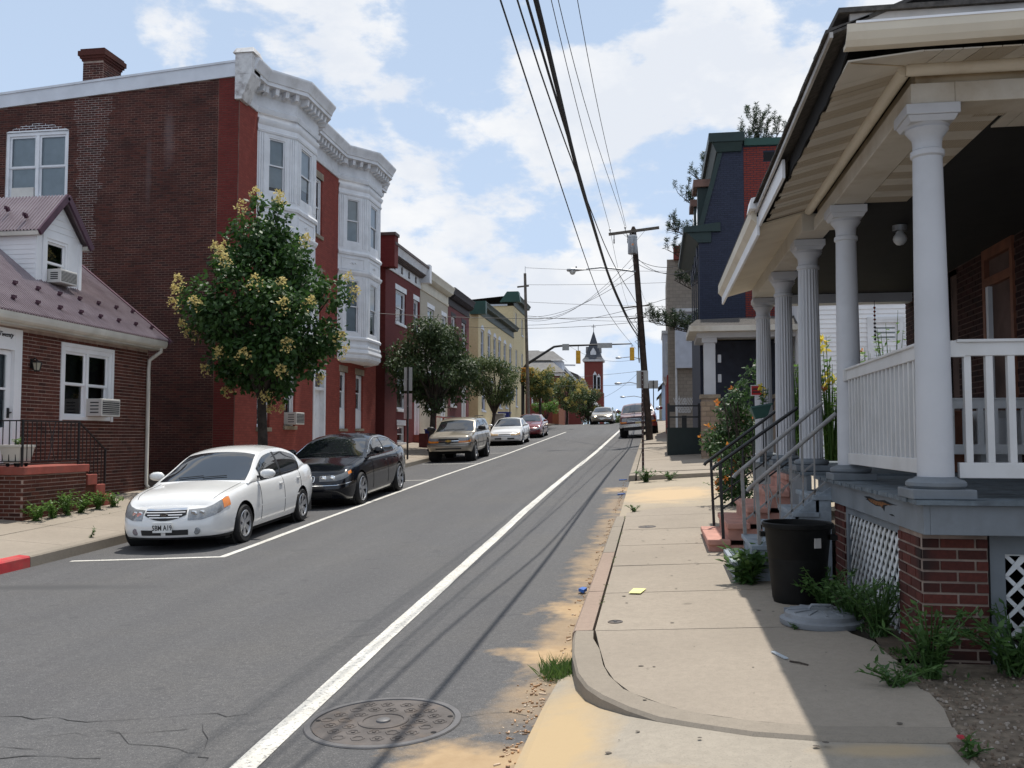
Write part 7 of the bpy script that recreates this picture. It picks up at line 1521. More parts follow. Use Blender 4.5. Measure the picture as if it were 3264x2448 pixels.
def tree(name, label, base, trunk_h, r0, clumps, nleaf, L, w, lmat, group=None, lean=(0, 0), flowers=None, fmat=None, cat='tree', droop=.3, fsize=.16):
    t_ = thing(name, label, cat, base, group); b = Vector(base); mb = MB()
    top = b+Vector((lean[0], lean[1], trunk_h)); mid = b+Vector((lean[0]*.3+.03, lean[1]*.3-.02, trunk_h*.5))
    mb.tube([b-Vector((0, 0, .1)), b+Vector((0, 0, .12)), mid, top], [r0*1.35, r0*1.05, r0*.9, r0*.75], 10)
    for (c, r) in clumps:
        q = top+(c-top)*.45+Vector((random.uniform(-.1, .1), random.uniform(-.1, .1), .12)); s0 = r0*.42
        mb.tube([top-Vector((0, 0, .1+random.random()*.25)), q, c], [s0, s0*.6, s0*.2], 5)
    mb.build('trunk', M_bark, t_, smooth=50, fix=False)
    mb = MB(); clump_leaves(mb, clumps, nleaf, L, w, droop); mb.build('crown', lmat, t_, fix=False)
    if flowers:
        for p in flowers:
            m2 = MB(); p = Vector(p); a = (p-top).normalized()+Vector((0, 0, .4))
            for k in range(60):
                h = random.random(); r = fsize*(.75*(1-h)+.15); d = rnd3(); q = p+a*fsize*(h*.9-.3)+d*r; leaf(m2, q, rnd3(), rnd3(), fsize*.34, fsize*.22)
            m2.build('flower_cluster', fmat, t_, fix=False)['kind'] = 'stuff'
    return t_
def crown_clumps(c, rx, ry, rz, n, rmin, rmax, fill=.55, seed=1, prof=None):
    rs = random.Random(seed); out_ = []
    for k in range(n):
        while True:
            v = Vector((rs.uniform(-1, 1), rs.uniform(-1, 1), rs.uniform(-1, 1)))
            if v.length < 1 and v.length > fill*rs.random()**.3: break
        if prof: kk = prof(v.z); v.x *= kk; v.y *= kk
        out_.append((Vector(c)+Vector((v.x*rx, v.y*ry, v.z*rz)), rs.uniform(rmin, rmax)))
    return out_
M_lf1 = leafmat('lilac_leaf', (.015, .042, .010), (.045, .10, .022), .25, .5); M_lf2 = leafmat('dark_leaf', (.020, .040, .014), (.058, .088, .032), .25, .55); M_lf3 = leafmat('olive_leaf', (.040, .066, .02), (.085, .115, .04), .28, .55); M_lf4 = leafmat('bright_leaf', (.06, .13, .025), (.11, .20, .045), .35); M_flw = leafmat('cream_flower', (.46, .33, .09), (.64, .52, .22), .25, .7); M_flw2 = leafmat('gold_leaf', (.30, .25, .06), (.46, .38, .12), .3, .6)
M_orange = leafmat('orange_petal', (.55, .14, .03), (.70, .24, .05), .3); M_yell = leafmat('yellow_petal', (.70, .50, .04), (.80, .62, .10), .3); M_gra = leafmat('grass_blade', (.04, .085, .018), (.09, .15, .035), .3); M_wd = leafmat('weed_leaf', (.03, .075, .02), (.08, .15, .04), .3); M_need = leafmat('pine_needle', (.018, .038, .018), (.05, .078, .034), .15); M_vine = leafmat('vine_leaf', (.02, .05, .015), (.05, .10, .03), .25)
# flowering tree in front of the bays
lb = (-9.32, 21.2, walk_l(-9.32, 21.2))
cl = crown_clumps((-9.3, 21.4, 4.95), 1.75, 1.85, 2.05, 62, .28, .66, .5, 11, lambda z: (1.0 if z < .1 else max(.3, 1-.72*(z-.1))) * (1 if z > -.7 else .8))
cl += [(Vector((-9.1, 21.4, 7.25)), .3), (Vector((-9.5, 21.1, 7.45)), .22), (Vector((-9.3, 21.7, 7.6)), .16)]
fl_ = []
rf = random.Random(4)
ctr = Vector((-9.3, 21.2, 4.9)); k = 0
while len(fl_) < 36 and k < 900:
    k += 1; d = Vector((rf.uniform(-1, 1), rf.uniform(-1, .35), rf.uniform(-.75, 1)))
    if d.length < .2: continue
    d.normalize(); c, r = max(cl, key=lambda q: (q[0]-ctr).dot(d)+q[1]*.8-((q[0]-ctr)-d*(q[0]-ctr).dot(d)).length*.55); p = c+Vector((d.x, d.y-.1, d.z+.15)).normalized()*r*1.08
    if all((p-q).length > .3 for q in fl_): fl_.append(p)
tree('lilac_tree', 'dark green tree with creamy yellow flower clusters in front of the bay windows', lb, 2.35, .13, cl, 20000, .14, .10, M_lf1, None, (-.05, .0), fl_, M_flw, fsize=.21)
# fine-leaved trees up the row
cl = crown_clumps((-9.3, 38.6, 5.0), 1.75, 1.95, 1.85, 50, .4, .7, .5, 21, lambda z: 1 if z < .1 else 1-.45*z); tree('street_tree', 'dense dark street tree behind the tan suv', (-9.3, 38.2, walk_l(-9.3, 38.2)), 1.9, .14, cl, 15000, .17, .075, M_lf2, 'street trees on the left', (.05, .2), droop=.8)
cl = crown_clumps((-9.3, 53.4, 5.15), 1.45, 1.6, 1.35, 30, .35, .6, .5, 31); tree('street_tree', 'sparser olive street tree in front of the yellow building', (-9.3, 52.8, walk_l(-9.3, 52.8)), 1.5, .11, cl, 6500, .17, .07, M_lf3, 'street trees on the left', (.1, .5), droop=.8)
def goldtips(clumps, n, seed):
    rs = random.Random(seed); o = []
    for k in range(n):
        c, r = rs.choice(clumps); o.append(c+Vector((rs.uniform(-.6, .8), -.6, rs.uniform(-.1, 1))).normalized()*r)
    return o
for (nm, lab, c, rx, rz, n, lm, sd_, gold) in (('gold_tipped_tree', 'gold tipped tree under the traffic signal mast', (-8.6, 70, 5.9), 1.25, 1.25, 26, M_lf3, 41, 60), ('gold_tipped_tree', 'widest gold tipped tree in front of the hipped roof house', (-7.85, 84, 5.6), 1.75, 1.6, 34, M_lf3, 42, 85), ('dark_round_tree', 'dark round tree beside the church tower end of the row', (-7.0, 99, 5.4), 1.25, 1.9, 26, M_lf2, 43, 8)):
    cl = crown_clumps(c, rx, rx, rz, n, .4, .65, .5, sd_); tree(nm, lab, (c[0], c[1], walk_l(-9, c[1])-.05), c[2]-rz-walk_l(-9, c[1])+.4, .12, cl, 3600, .2, .12, lm, 'trees near the crossing', (0, 0), goldtips(cl, gold, sd_), M_flw2, fsize=.24)
cl = crown_clumps((-8.3, 72.5, 4.2), .9, .8, .42, 12, .25, .4, .3, 51); tree('round_shrub', 'bright green spreading shrub by the brick garden wall', (-8.4, 72.5, walk_l(-9, 72.5)), .7, .05, cl, 1500, .14, .08, M_lf4, cat='shrub')
cl = crown_clumps((-6.5, 165, 3.9), 2.2, 2, 2.6, 16, .9, 1.4, .3, 52); tree('distant_tree', 'distant green tree beyond the road crest', (-6.5, 165, -.5), 2.5, .25, cl, 1500, .5, .35, M_lf3)
cl = crown_clumps((-3.2, 185, 4.6), 2.8, 2, 2.4, 18, .9, 1.4, .3, 53); tree('distant_tree', 'second distant tree left of the maroon pickup', (-3.2, 185, -1.0), 2.5, .25, cl, 1500, .5, .35, M_lf2)
# pine behind the navy house
pine = thing('pine_tree', 'tall ragged pine whose sprays poke out around the navy house', 'tree', (3.4, 40.6, 1.6)); mb = MB(); mb.tube([(3.4, 40.6, 1.4), (3.5, 40.6, 9), (4.2, 40.2, 13.5), (4.4, 40, 14.8)], [.24, .18, .1, .05], 9); nd = MB()
def spray(root, tip, n, spread, seed):
    rs = random.Random(seed); root, tip = Vector(root), Vector(tip); mid = (root+tip)/2+Vector((0, 0, -.25)); mb.tube([root, mid, tip], [.05, .035, .012], 5)
    for k in range(n):
        t = .35+.65*rs.random()**.7; p = root*(1-t)**2+mid*2*t*(1-t)+tip*t*t; q = p+Vector((rs.gauss(0, spread), rs.gauss(0, spread), abs(rs.gauss(.12, spread)))); up = Vector((rs.gauss(0, .22), rs.gauss(0, .22), 1)); h = rs.uniform(.22, .5)
        mb.tube([p, q, q+up*h], [.012, .010, .006], 4, False)
        for j in range(44):
            s_ = rs.random(); a = q+up*h*s_; d = Vector((rs.gauss(0, 1), rs.gauss(0, 1), rs.gauss(.5, .6))); leaf(nd, a, d, rnd3(), .16, .026)
for i, (r_, t_, n, s_) in enumerate((((4.3, 40, 13.2), (4.5, 39.4, 15.2), 34, .28), ((4.3, 40, 13.2), (3.9, 39.4, 14.6), 16, .2), ((4.3, 40, 13.3), (5.3, 39.4, 14.6), 20, .25), ((3.9, 40.2, 11.8), (1.5, 39.2, 12.95), 16, .14), ((3.6, 40.5, 10.6), (1.05, 39.0, 12.0), 22, .16), ((3.6, 40.5, 10.0), (.7, 39.0, 10.5), 26, .2), ((3.5, 40.6, 8.6), (.75, 38.9, 9.5), 22, .2), ((3.5, 40.6, 7.6), (.85, 38.8, 8.3), 24, .18), ((3.5, 40.6, 6.4), (-.2, 38.6, 6.55), 44, .17), ((3.5, 40.6, 6.3), (.8, 38.7, 6.25), 30, .17), ((3.5, 40.6, 11.5), (2.2, 39.3, 13.2), 14, .16))): spray(r_, t_, n, s_, 60+i)
mb.build('trunk', M_bark, pine, smooth=50, fix=False); nd.build('crown', M_need, pine, fix=False)
# flowering vine bush beside the pink steps
vb = thing('trumpet_vine', 'tall leafy bush with orange trumpet flowers beside the pink steps', 'bush', (1.4, 16.4, walk_r(1.4, 15.6))); cl = crown_clumps((1.35, 16.5, 1.75), .42, .7, 1.0, 34, .18, .32, .4, 71, lambda z: 1 if z < .2 else 1-.3*z)
cl += [(Vector((1.62, 16.2, 2.75)), .22), (Vector((1.75, 16.2, 2.95)), .2), (Vector((1.5, 16.4, 2.55)), .25), (Vector((1.45, 15.9, .75)), .22)]
mb = MB(); clump_leaves(mb, cl, 4200, .085, .05, .4); mb.build('foliage', M_vine, vb, fix=False)
mb = MB()
for k in range(6): mb.tube([(1.4+random.uniform(-.1, .1), 16.4+random.uniform(-.2, .2), .6), (1.4+random.uniform(-.2, .2), 16.4, 1.5), (1.4+random.uniform(-.3, .3), 16.4, 2.4)], [.02, .015, .008], 5)
mb.build('stem', M_bark, vb, fix=False)
rs = random.Random(9)
for k in range(26):
    c, r = rs.choice(cl); p = c+Vector((rs.uniform(-1, .2), rs.uniform(-1, 0), rs.uniform(-.3, .8))).normalized()*r*1.05; m2 = MB()
    for j in range(7): leaf(m2, p, rnd3()+Vector((0, 0, .3)), rnd3(), .075, .04)
    m2.build('flower', M_orange, vb, fix=False)
# garden behind the porches: plants seen between the columns
def plant(name, label, base, h, rad, n, L, w, mat, cat='plant', flowers=0, fm=None, seed=1, group=None, fs=.06, zmin=.0):
    t_ = thing(name, label, cat, base, group); rs = random.Random(seed); mb = MB(); st = MB(); b = Vector(base); tips = []
    for k in range(max(3, int(n/14))):
        a = rs.uniform(0, 6.28); q = b+Vector((math.cos(a)*rad*rs.random()**.6, math.sin(a)*rad*rs.random()**.6, h*rs.uniform(.55, 1))); m_ = (b+q)/2+Vector((0, 0, h*.12)); st.tube([b+Vector((rs.uniform(-.2, .2)*rad, rs.uniform(-.2, .2)*rad, 0)), m_, q], [.005+.004*h, .004+.003*h, .003], 4, False); tips.append(q)
        for j in range(14):
            t = rs.uniform(zmin, 1); p = b*(1-t)**2+m_*2*t*(1-t)+q*t*t; d = Vector((rs.gauss(0, 1), rs.gauss(0, 1), rs.gauss(.35, .4))); leaf(mb, p, d, Vector((0, 0, 1))+rnd3()*.5, L*rs.uniform(.6, 1.2), w*rs.uniform(.7, 1.2))
    st.build('stem', mat, t_, fix=False); mb.build('leaves', mat, t_, fix=False)
    for k in range(flowers):
        p = rs.choice(tips)+rnd3()*.04; m2 = MB()
        for j in range(8): leaf(m2, p, rnd3(), rnd3(), fs, fs*.5)
        m2.build('flower', fm, t_, fix=False)
    return t_
gz3 = P(16)+.3
plant('lily_plant', 'tall leafy plant topped with yellow lilies behind the fluted columns', (2.95, 16.4, gz3), 2.95, .35, 420, .13, .05, M_lf4, flowers=9, fm=M_yell, seed=81, fs=.13, zmin=.25)
plant('garden_plant', 'bushy green plant with orange blooms left of the lilies', (2.5, 16.4, gz3), 2.75, .4, 420, .12, .06, M_lf4, flowers=4, fm=M_orange, seed=82, fs=.09, zmin=.25)
plant('garden_plant', 'broad green bush under the white clapboard window', (3.6, 16.6, gz3), 2.7, .55, 560, .12, .07, M_lf4, flowers=3, fm=M_orange, seed=83, zmin=.25)
plant('climbing_plant', 'leafy climber reaching the far porch corner post', (4.05, 16.8, gz3), 3.3, .4, 420, .12, .07, M_lf4, seed=84, zmin=.3)
plant('potted_flower', 'single yellow flower standing in the tilted green box', (1.48, 13.2, 2.2), .28, .08, 42, .08, .04, M_wd, flowers=2, fm=M_yell, seed=85, fs=.08)
plant('planter_seedlings', 'pale seedlings sprouting from the white planter on the stoop', (-10.9, 14.62, 1.645), .14, .16, 90, .06, .03, M_lf4, seed=86)
# weeds
def weed(base, h, r, n, L, w, lab, seed, mat=None, fl=0): return plant('weed', lab, base, h, r, n, L, w, mat or M_wd, 'weed', fl, M_whiteleaf, seed, 'weeds at walls and kerbs', .02)
M_whiteleaf = leafmat('white_petal', (.6, .6, .55), (.75, .75, .7), .2)
for i, (x, y, h, r, n) in enumerate(((-10.45, 14.55, .36, .28, 320), (-10.42, 14.95, .30, .24, 240), (-10.42, 15.35, .46, .28, 360), (-10.42, 15.75, .32, .24, 240), (-10.42, 16.3, .36, .3, 320), (-10.4, 16.75, .28, .26, 220))):
    weed((x, y, walk_l(x, y)), h, r, n, .07, .035, ['leafy weed at the near corner of the red brick stoop', 'second weed along the red brick stoop', 'tallest weed along the red brick stoop', 'fourth weed along the red brick stoop', 'weed under the upper step of the red stoop', 'weed at the foot of the red stoop steps'][i], 90+i, M_lf4)
for i, (x, y, h, r, n, L, lab) in enumerate(((.86, 9.12, .38, .26, 260, .13, 'broad leafed weed in front of the grey steps'), (1.36, 7.95, .34, .28, 420, .06, 'weed clump between the trash can and the lattice'), (1.45, 7.35, .36, .3, 560, .06, 'thick weed clump spilling over the round grey lid'), (1.55, 6.95, .42, .26, 480, .06, 'weed clump below the lattice beside the brick pier'), (1.62, 5.95, .45, .3, 420, .07, 'sprawling weed at the near corner of the brick pier'), (1.38, 5.75, .14, .3, 200, .05, 'low weed creeping over the pavement edge by the gravel'), (2.1, 6.0, .38, .4, 480, .07, 'weed patch along the foot of the brick pier'), (2.55, 6.05, .62, .35, 480, .08, 'tall weed in front of the front lattice'), (1.42, 4.62, .10, .12, 70, .05, 'small weed in the pavement joint by the gravel'), (-.22, 22.75, .34, .3, 260, .09, 'weed at the base of the sign post by the alley'), (.35, 22.85, .22, .3, 160, .08, 'low weed along the alley step'), (-.35, 15.75, .12, .16, 90, .06, 'weed in the pavement joint before the alley'), (1.05, 7.22, .05, .1, 60, .03, 'tiny weed in the slab joint by the lid'), (-8.75, 13.5, .16, .12, 80, .05, 'tiny weed growing from the left kerb joint'), (1.35, 19.2, .3, .5, 220, .07, 'weed patch behind the black handrail by the alley'))):
    zf = walk_l if x < -5 else (walk_r if not 16 < y < 23 else alley_z); weed((x, y, zf(x, y)-.01), h, r, n, L, L*.45, lab, 110+i)
gt_ = thing('grass_tuft', 'tuft of grass growing at the kerb corner in the gutter', 'grass', (-.66, 6.6, road_z(-.66, 6.6))); mb = MB()
for k in range(420):
    a = random.uniform(0, 6.28); r = random.random()**.6; p = Vector((-.67+math.cos(a)*r*.14, 6.58+math.sin(a)*r*.2, 0)); p.z = road_z(p.x, p.y); leaf(mb, p, Vector((random.gauss(0, .55), random.gauss(0, .55), 1)), rnd3(), random.uniform(.06, .16), .008)
mb.build('blades', M_gra, gt_, fix=False)
mb = MB()                                               # moss and stray blades in the pavement joints
for k in range(900):
    u = random.random()
    if u < .4: x, y = -.48+random.gauss(0, .012), random.uniform(7.3, 15.4); zf = walk_r
    elif u < .6: x, y = random.uniform(-.4, 1.4), random.choice((7.29, 8.82, 10.38, 11.95, 13.5))+random.gauss(0, .008); zf = walk_r
    elif u < .8: x, y = -.49+random.gauss(0, .015), random.uniform(24.3, 32); zf = walk_r
    else: x, y = -9.95+random.gauss(0, .015), random.uniform(11.3, 24); zf = walk_l
    if noise_gate(x, y) if False else math.sin(y*3.1+x)+math.sin(y*7.7) < .4: continue
    leaf(mb, Vector((x, y, zf(x, y)-.004)), Vector((random.gauss(0, .8), random.gauss(0, .8), .7)), rnd3(), random.uniform(.012, .035), .006)
o = mb.build('joint_grass', M_gra, fix=False); tag(o, 'thin grass and moss in the pavement joints', 'grass', kind='stuff')

mb = MB()                                               # creeping ground cover at the foot of the near porch
for k in range(2600):
    if random.random() < .55: x, y = random.uniform(1.5, 3.0), 6.22-abs(random.gauss(0, .13))
    else: y = random.uniform(6.3, 8.9); x = 1.66-abs(random.gauss(0, .09))
    if math.sin(x*5+y*3.3)+math.sin(y*9) < -.5: continue
    p = Vector((x, y, walk_r(min(x, 1.7), y)-.005)); leaf(mb, p, Vector((random.gauss(0, .8), random.gauss(0, .8), random.uniform(.3, 1.1))), Vector((0, 0, 1))+rnd3()*.6, random.uniform(.03, .075), .02)
tag(mb.build('ground_cover', M_wd, fix=False), 'low creeping weeds along the foot of the near porch', 'ground cover', kind='stuff')
# ================================================================== 8 poles, wires, signals, signs
def sagwire(name, label, pts, r, group, n=26, mat=None):
    """wire through given points (y-ordered); smooth"""
    fx = pch([(p[1], p[0]) for p in pts]); fz = pch([(p[1], p[2]) for p in pts]); y0, y1 = pts[0][1], pts[-1][1]
    o = MB().tube([(fx(y), y, fz(y)) for y in lin(y0, y1, n)], r, 5).build(name, mat or M_wire, None, smooth=60, fix=False); return tag(o, label, 'wire', group)
def spanwire(label, a, b, sag, r=.012, group='service wires crossing the street', n=16):
    a, b = Vector(a), Vector(b); pts = [a+(b-a)*t-Vector((0, 0, sag*4*t*(1-t))) for t in lin(0, 1, n)]; o = MB().tube(pts, r, 4).build('service_wire', M_wire, None, fix=False); return tag(o, label, 'wire', group)
up_ = thing('utility_pole', 'leaning wooden utility pole with transformer and street lamp on the right kerb', 'utility pole', (-.23, 43, walk_r(-.23, 43)))
def polx(z): return -.23-(z-1.68)*.0677
MB().tube([(polx(1.5), 43, 1.5), (polx(6), 43, 6), (polx(11.4), 43, 11.4), (polx(11.55), 43, 11.55)], [.17, .15, .125, .06], 14).build('shaft', M_wood, up_, smooth=50)
MB().bar((-2.03, 42.85, 11.19), (.29, 42.85, 11.43), .10, .12).build('crossarm', M_woodgrey, up_)
for x in (-1.4, -.35): MB().bar((x, 42.85, 11.22+.1*(x+1.4)), (polx(10.8), 42.88, 10.75), .03, .012).build('arm_brace', M_steel, up_)
for x in (-1.97, -1.27): z = 11.25+(x+2.03)*.103+.0; MB().lathe((x, 42.85, z), [(.012, 0), (.012, .10), (.05, .11), (.03, .14), (.05, .16), (.03, .19), (.0, .2)], 10).build('insulator', M_steel, up_, smooth=40)
for x in (-1.78, -1.15): MB().lathe((x, 42.8, 10.72), [(.0, 0), (.02, .02), (.035, .1), (.02, .12), (.035, .2), (.02, .22), (.02, .42), (0, .44)], 8).build('cutout', M_wire, up_)
tr_ = MB().lathe((-.93, 42.66, 10.2), [(0, 0), (.20, .0), (.215, .03), (.215, .74), (.225, .75), (.225, .80), (.19, .86), (0, .88)], 26).build('transformer', M_steel, up_, smooth=35); MB().box(-.96, -.88, 42.43, 42.445, 10.56, 10.64).build('warning_tag', M_amber, tr_)
for a in (-.1, .1): MB().lathe((-.93+a, 42.66, 11.06), [(.03, 0), (.045, .05), (.03, .09), (.04, .12), (0, .2)], 8).build('bushing', M_wire, tr_)
MB().tube([(-.80, 42.9, 9.42), (-1.6, 42.9, 9.56), (-2.4, 42.9, 9.66), (-3.1, 42.9, 9.6)], [.045, .042, .04, .038], 8).build('lamp_arm', M_steel, up_, smooth=50)
lh = MB().lathe((-3.05, 42.9, 9.58), [(0, 0), (.05, -.02), (.09, -.3), (.16, -.6), (.17, -.75), (.12, -.92), (0, -.96)], 16, axis=0, sx=1.0, sy=.55).build('lamp_head', M_steel, up_, smooth=50); MB().lathe((-3.72, 42.9, 9.55), [(.15, 0), (.14, -.10), (.08, -.18), (0, -.2)], 16).build('lamp_bowl', plain('lamp_bowl', (.55, .55, .52), .15), lh, smooth=50); MB().lathe((-3.55, 42.9, 9.66), [(.03, 0), (.03, .08), (0, .09)], 8).build('photocell', M_wire, lh)
for (a, z0_, z1_) in ((.14, 6, 10.6), (-.12, 2, 7)): MB().tube([(polx(z0_)+a, 42.88, z0_), (polx(z1_)+a*.8, 42.88, z1_)], .02, 6).build('riser_cable', M_wire, up_)
for k in range(6): z = 6.0+k*.25; MB().tube([(polx(z)-.16, 42.8, z), (polx(z)-.28+random.uniform(-.1, .1), 42.7, z+.15), (polx(z)-.1, 42.75, z+.3)], .012, 5).build('cable_loop', M_wire, up_)
G = 'overhead lines along the street'
sagwire('bundle_cable', 'thickest black lashed cable sagging overhead to the leaning pole', [(-1.4, -14, 7.6), (-1.05, 8.3, 5.81), (-1.02, 13.5, 5.42), (-1.0, 19.3, 5.40), (-.9, 30, 5.72), (-.72, 42.85, 6.4)], .027, G, 40)
sagwire('black_cable', 'second thick black cable joining the thickest cable before the pole', [(-1.7, -14, 8.2), (-1.36, 9.9, 6.62), (-1.12, 15, 5.85), (-1.04, 20, 5.55), (-.92, 30, 5.85), (-.72, 42.85, 6.62)], .017, G, 40)
sagwire('overhead_wire', 'leftmost overhead wire slanting past the street lamp', [(-1.7, -14, 8.0), (-1.78, 10.7, 7.0), (-1.85, 25, 6.72), (-2.1, 43, 7.6), (-1.6, 85, 9.8)], .012, G, 40)
sagwire('overhead_wire', 'overhead wire just left of the two thick cables', [(-1.6, -14, 8.0), (-1.58, 10.7, 7.0), (-1.35, 22, 6.9), (-.76, 42.85, 7.9)], .012, G, 34)
sagwire('overhead_wire', 'thin wire reaching the outer crossarm insulator', [(-1.85, -14, 11.3), (-1.9, 17.3, 10.2), (-1.97, 42.85, 11.42)], .009, G)
sagwire('overhead_wire', 'thin wire reaching the inner crossarm insulator', [(-1.9, -14, 11.3), (-1.78, 17.3, 10.25), (-1.27, 42.85, 11.5)], .009, G)
sagwire('overhead_wire', 'rightmost thin overhead wire', [(-1.3, -14, 10.8), (-1.31, 16.3, 9.66), (-1.22, 42.85, 11.48)], .008, G)
for i, (a, b, s_) in enumerate((((-1.97, 43, 11.42), (-2.2, 85, 13.6), .5), ((-1.27, 43, 11.5), (-.5, 85, 13.8), .6), ((-.72, 43, 6.4), (-1.3, 85, 8.9), .7), ((-.72, 43, 6.6), (-1.35, 85, 9.3), .9), ((-.75, 43, 7.9), (-1.3, 85, 10.2), .9))):
    spanwire(['thin wire from the outer insulator on to the next pole', 'thin wire from the crossarm on to the next pole', 'lowest cable running on to the next pole', 'cable just above the lowest one running to the next pole', 'upper cable running on to the next pole'][i], a, b, s_, (.009, .009, .03, .02, .015)[i], G)
def farpole(x, y, z0_, z1_, arm, lab, lamp=None, lean=0):
    p = thing('utility_pole', lab, 'utility pole', (x, y, z0_), 'utility poles up the hill'); MB().tube([(x, y, z0_-.3), (x+lean, y, z1_)], [.13, .10], 10).build('shaft', M_wood, p, smooth=50)
    for (dx0, dx1, z) in arm: MB().bar((x+lean+dx0, y-.1, z), (x+lean+dx1, y-.1, z+.08*(dx1-dx0)), .10, .11).build('crossarm', M_woodgrey, p)
    if lamp: xl_, zl_ = lamp; MB().tube([(x+lean*.7, y, zl_-.1), ((x+xl_)/2, y, zl_+.12), (xl_+.4, y, zl_+.05)], .04, 6).build('lamp_arm', M_steel, p); MB().lathe((xl_+.4, y, zl_+.04), [(0, 0), (.06, -.05), (.16, -.35), (.15, -.6), (0, -.7)], 12, axis=0, sx=1, sy=.6).build('lamp_head', M_steel, p, smooth=50)
    return p
farpole(-.9, 85, walk_r(-.5, 85), 14.6, [(-1.5, .9, 13.6), (-.9, .6, 12.6)], 'second utility pole showing its crossarms behind the leaning pole', (-3.2, 9.0), -.4)
farpole(-.9, 75.5, walk_r(-.5, 75), 7.0, [], 'short lamp pole past the pickup with a curved lamp arm', (-2.9, 6.1)); farpole(-.9, 96, 3.0, 7.0, [], 'farther lamp pole with a curved lamp arm', (-3.2, 5.9))
M_wood, _mw = M_woodgrey, M_wood
lp = farpole(-8.95, 66.4, walk_l(-9, 66.4), 13.7, [(-.55, .3, 12.7)], 'weathered utility pole leaning at the end of the yellow row', None, -.28)
M_wood = _mw
MB().tube([(-9.2, 66.3, 13.7), (-9.2, 66.3, 14.2)], .02, 5).build('lightning_rod', M_steel, lp)
tp = (-9.2, 66.3)
for i, (z, b, s_) in enumerate(((14.1, (12, 64, 13.2), .3), (12.85, (14, 62, 12.6), .3), (11.6, (10, 64, 10.6), .2), (10.6, (8, 66, 10.4), .5), (9.9, (1.6, 44, 8.6), .4), (10.5, (-.75, 43, 9.4), .6), (10.4, (-.75, 43, 9.9), .9), (10.3, (-.75, 43, 10.3), 1.1))):
    spanwire(['highest crossing wire from the weathered pole top', 'second crossing wire below the weathered pole top', 'third crossing wire from the weathered pole', 'fourth crossing wire from the weathered pole', 'crossing wire from the weathered pole to the pine side', 'lowest of three wires to the lamp pole', 'middle of three wires to the lamp pole', 'top of three wires to the lamp pole'][i], (tp[0], tp[1], z), b, s_)
for i, (a, b, s_) in enumerate((((-11.4, 35.5, 6.75), (1.4, 44, 7.6), .25), ((-11.4, 56, 8.6), (1.5, 50, 8.2), .3), ((-10.5, 72, 6.4), (-.9, 72, 6.9), .15), ((-10.5, 73, 5.9), (3, 73, 6.0), .1), ((-.75, 43, 10.1), (1.3, 31.5, 7.4), .4), ((-.72, 43, 10.0), (1.5, 38, 8.9), .3), ((-.7, 43, 9.8), (.9, 44.5, 9.6), .15), ((-4.7, 87, 5.5), (-.9, 85, 8.2), .3), ((-8, 88, 10.5), (-1.2, 85, 9.0), .8))):
    spanwire(['service wire from the white bays across to the shingle house', 'service wire from the mauve house over the street', 'low crossing wire above the signal mast', 'lowest crossing wire behind the signals', 'drop wire from the leaning pole to the navy house', 'drop wire from the leaning pole past the navy eave', 'short drop wire to the shingled gable', 'far wire rising to the second pole', 'far slack wire below the church cross'][i], a, b, s_)
# ---- traffic signals on a mast arm
M_sig = plain('signal_yellow', (.62, .33, .02), .5, .1, 6); ms_ = thing('signal_mast', 'black traffic signal mast arm carrying yellow signals over the crossing', 'traffic signal', (-9.9, 70, walk_l(-9.5, 70)))
MB().tube([(-9.9, 70, 2.6), (-9.9, 70, 6.9)], .13, 12).build('post', M_iron, ms_, smooth=50); MB().tube([(-9.9, 70, 6.9), (-9.6, 70, 7.35), (-7.5, 70, 8.66), (-7.0, 70, 8.72), (-1.63, 70, 8.80)], [.11, .11, .09, .085, .045], 10).build('mast_arm', M_iron, ms_, smooth=50)
def signal(x, y, z0_, front=False):
    s_ = MB().box(x-.17, x+.17, y-.15, y+.12, z0_, z0_+.98).build('signal_head', M_sig, ms_, bevel=.03); MB().tube([(x, y, z0_+.98), (x, y, 8.72)], .03, 6).build('hanger', M_iron, ms_)
    for k in range(3):
        zc_ = z0_+.17+k*.32; MB().box(x-.14, x+.14, y-.165, y-.15, zc_-.12, zc_+.12).build('section_door', M_sig, s_, bevel=.01)
        MB().lathe((x, y+.12, zc_), [(.13, 0), (.13, .2), (.12, .2), (.12, 0)], 16, axis=1, a0=0, a1=math.pi).build('visor', M_sig, s_)
signal(-5.66, 70, 7.35); signal(-1.62, 70, 7.54)
for (x, y) in ((-9.75, 69.6), (-9.2, 69.7)):
    s_ = MB().box(x-.2, x+.2, y-.2, y+.2, 6.0, 7.05).build('signal_head', plain('signal_amber', (.70, .30, .03), .5) if 'signal_amber' not in MATS else MATS['signal_amber'], ms_, bevel=.03)
    for k in range(3): MB().lathe((x, y-.2, 6.18+k*.33), [(.13, 0), (.12, -.16), (.11, 0)], 14, axis=1).build('visor', M_iron, s_)
M_sgnb = plain('sign_back', (.34, .34, .33), .5, .06, 6, metal=.3)
MB().box(-6.86, -6.35, 69.88, 69.90, 8.36, 8.85).build('sign_back', M_sgnb, ms_); MB().box(-4.2, -3.1, 69.88, 69.90, 8.50, 8.88).build('street_name_sign', M_sgnb, ms_)
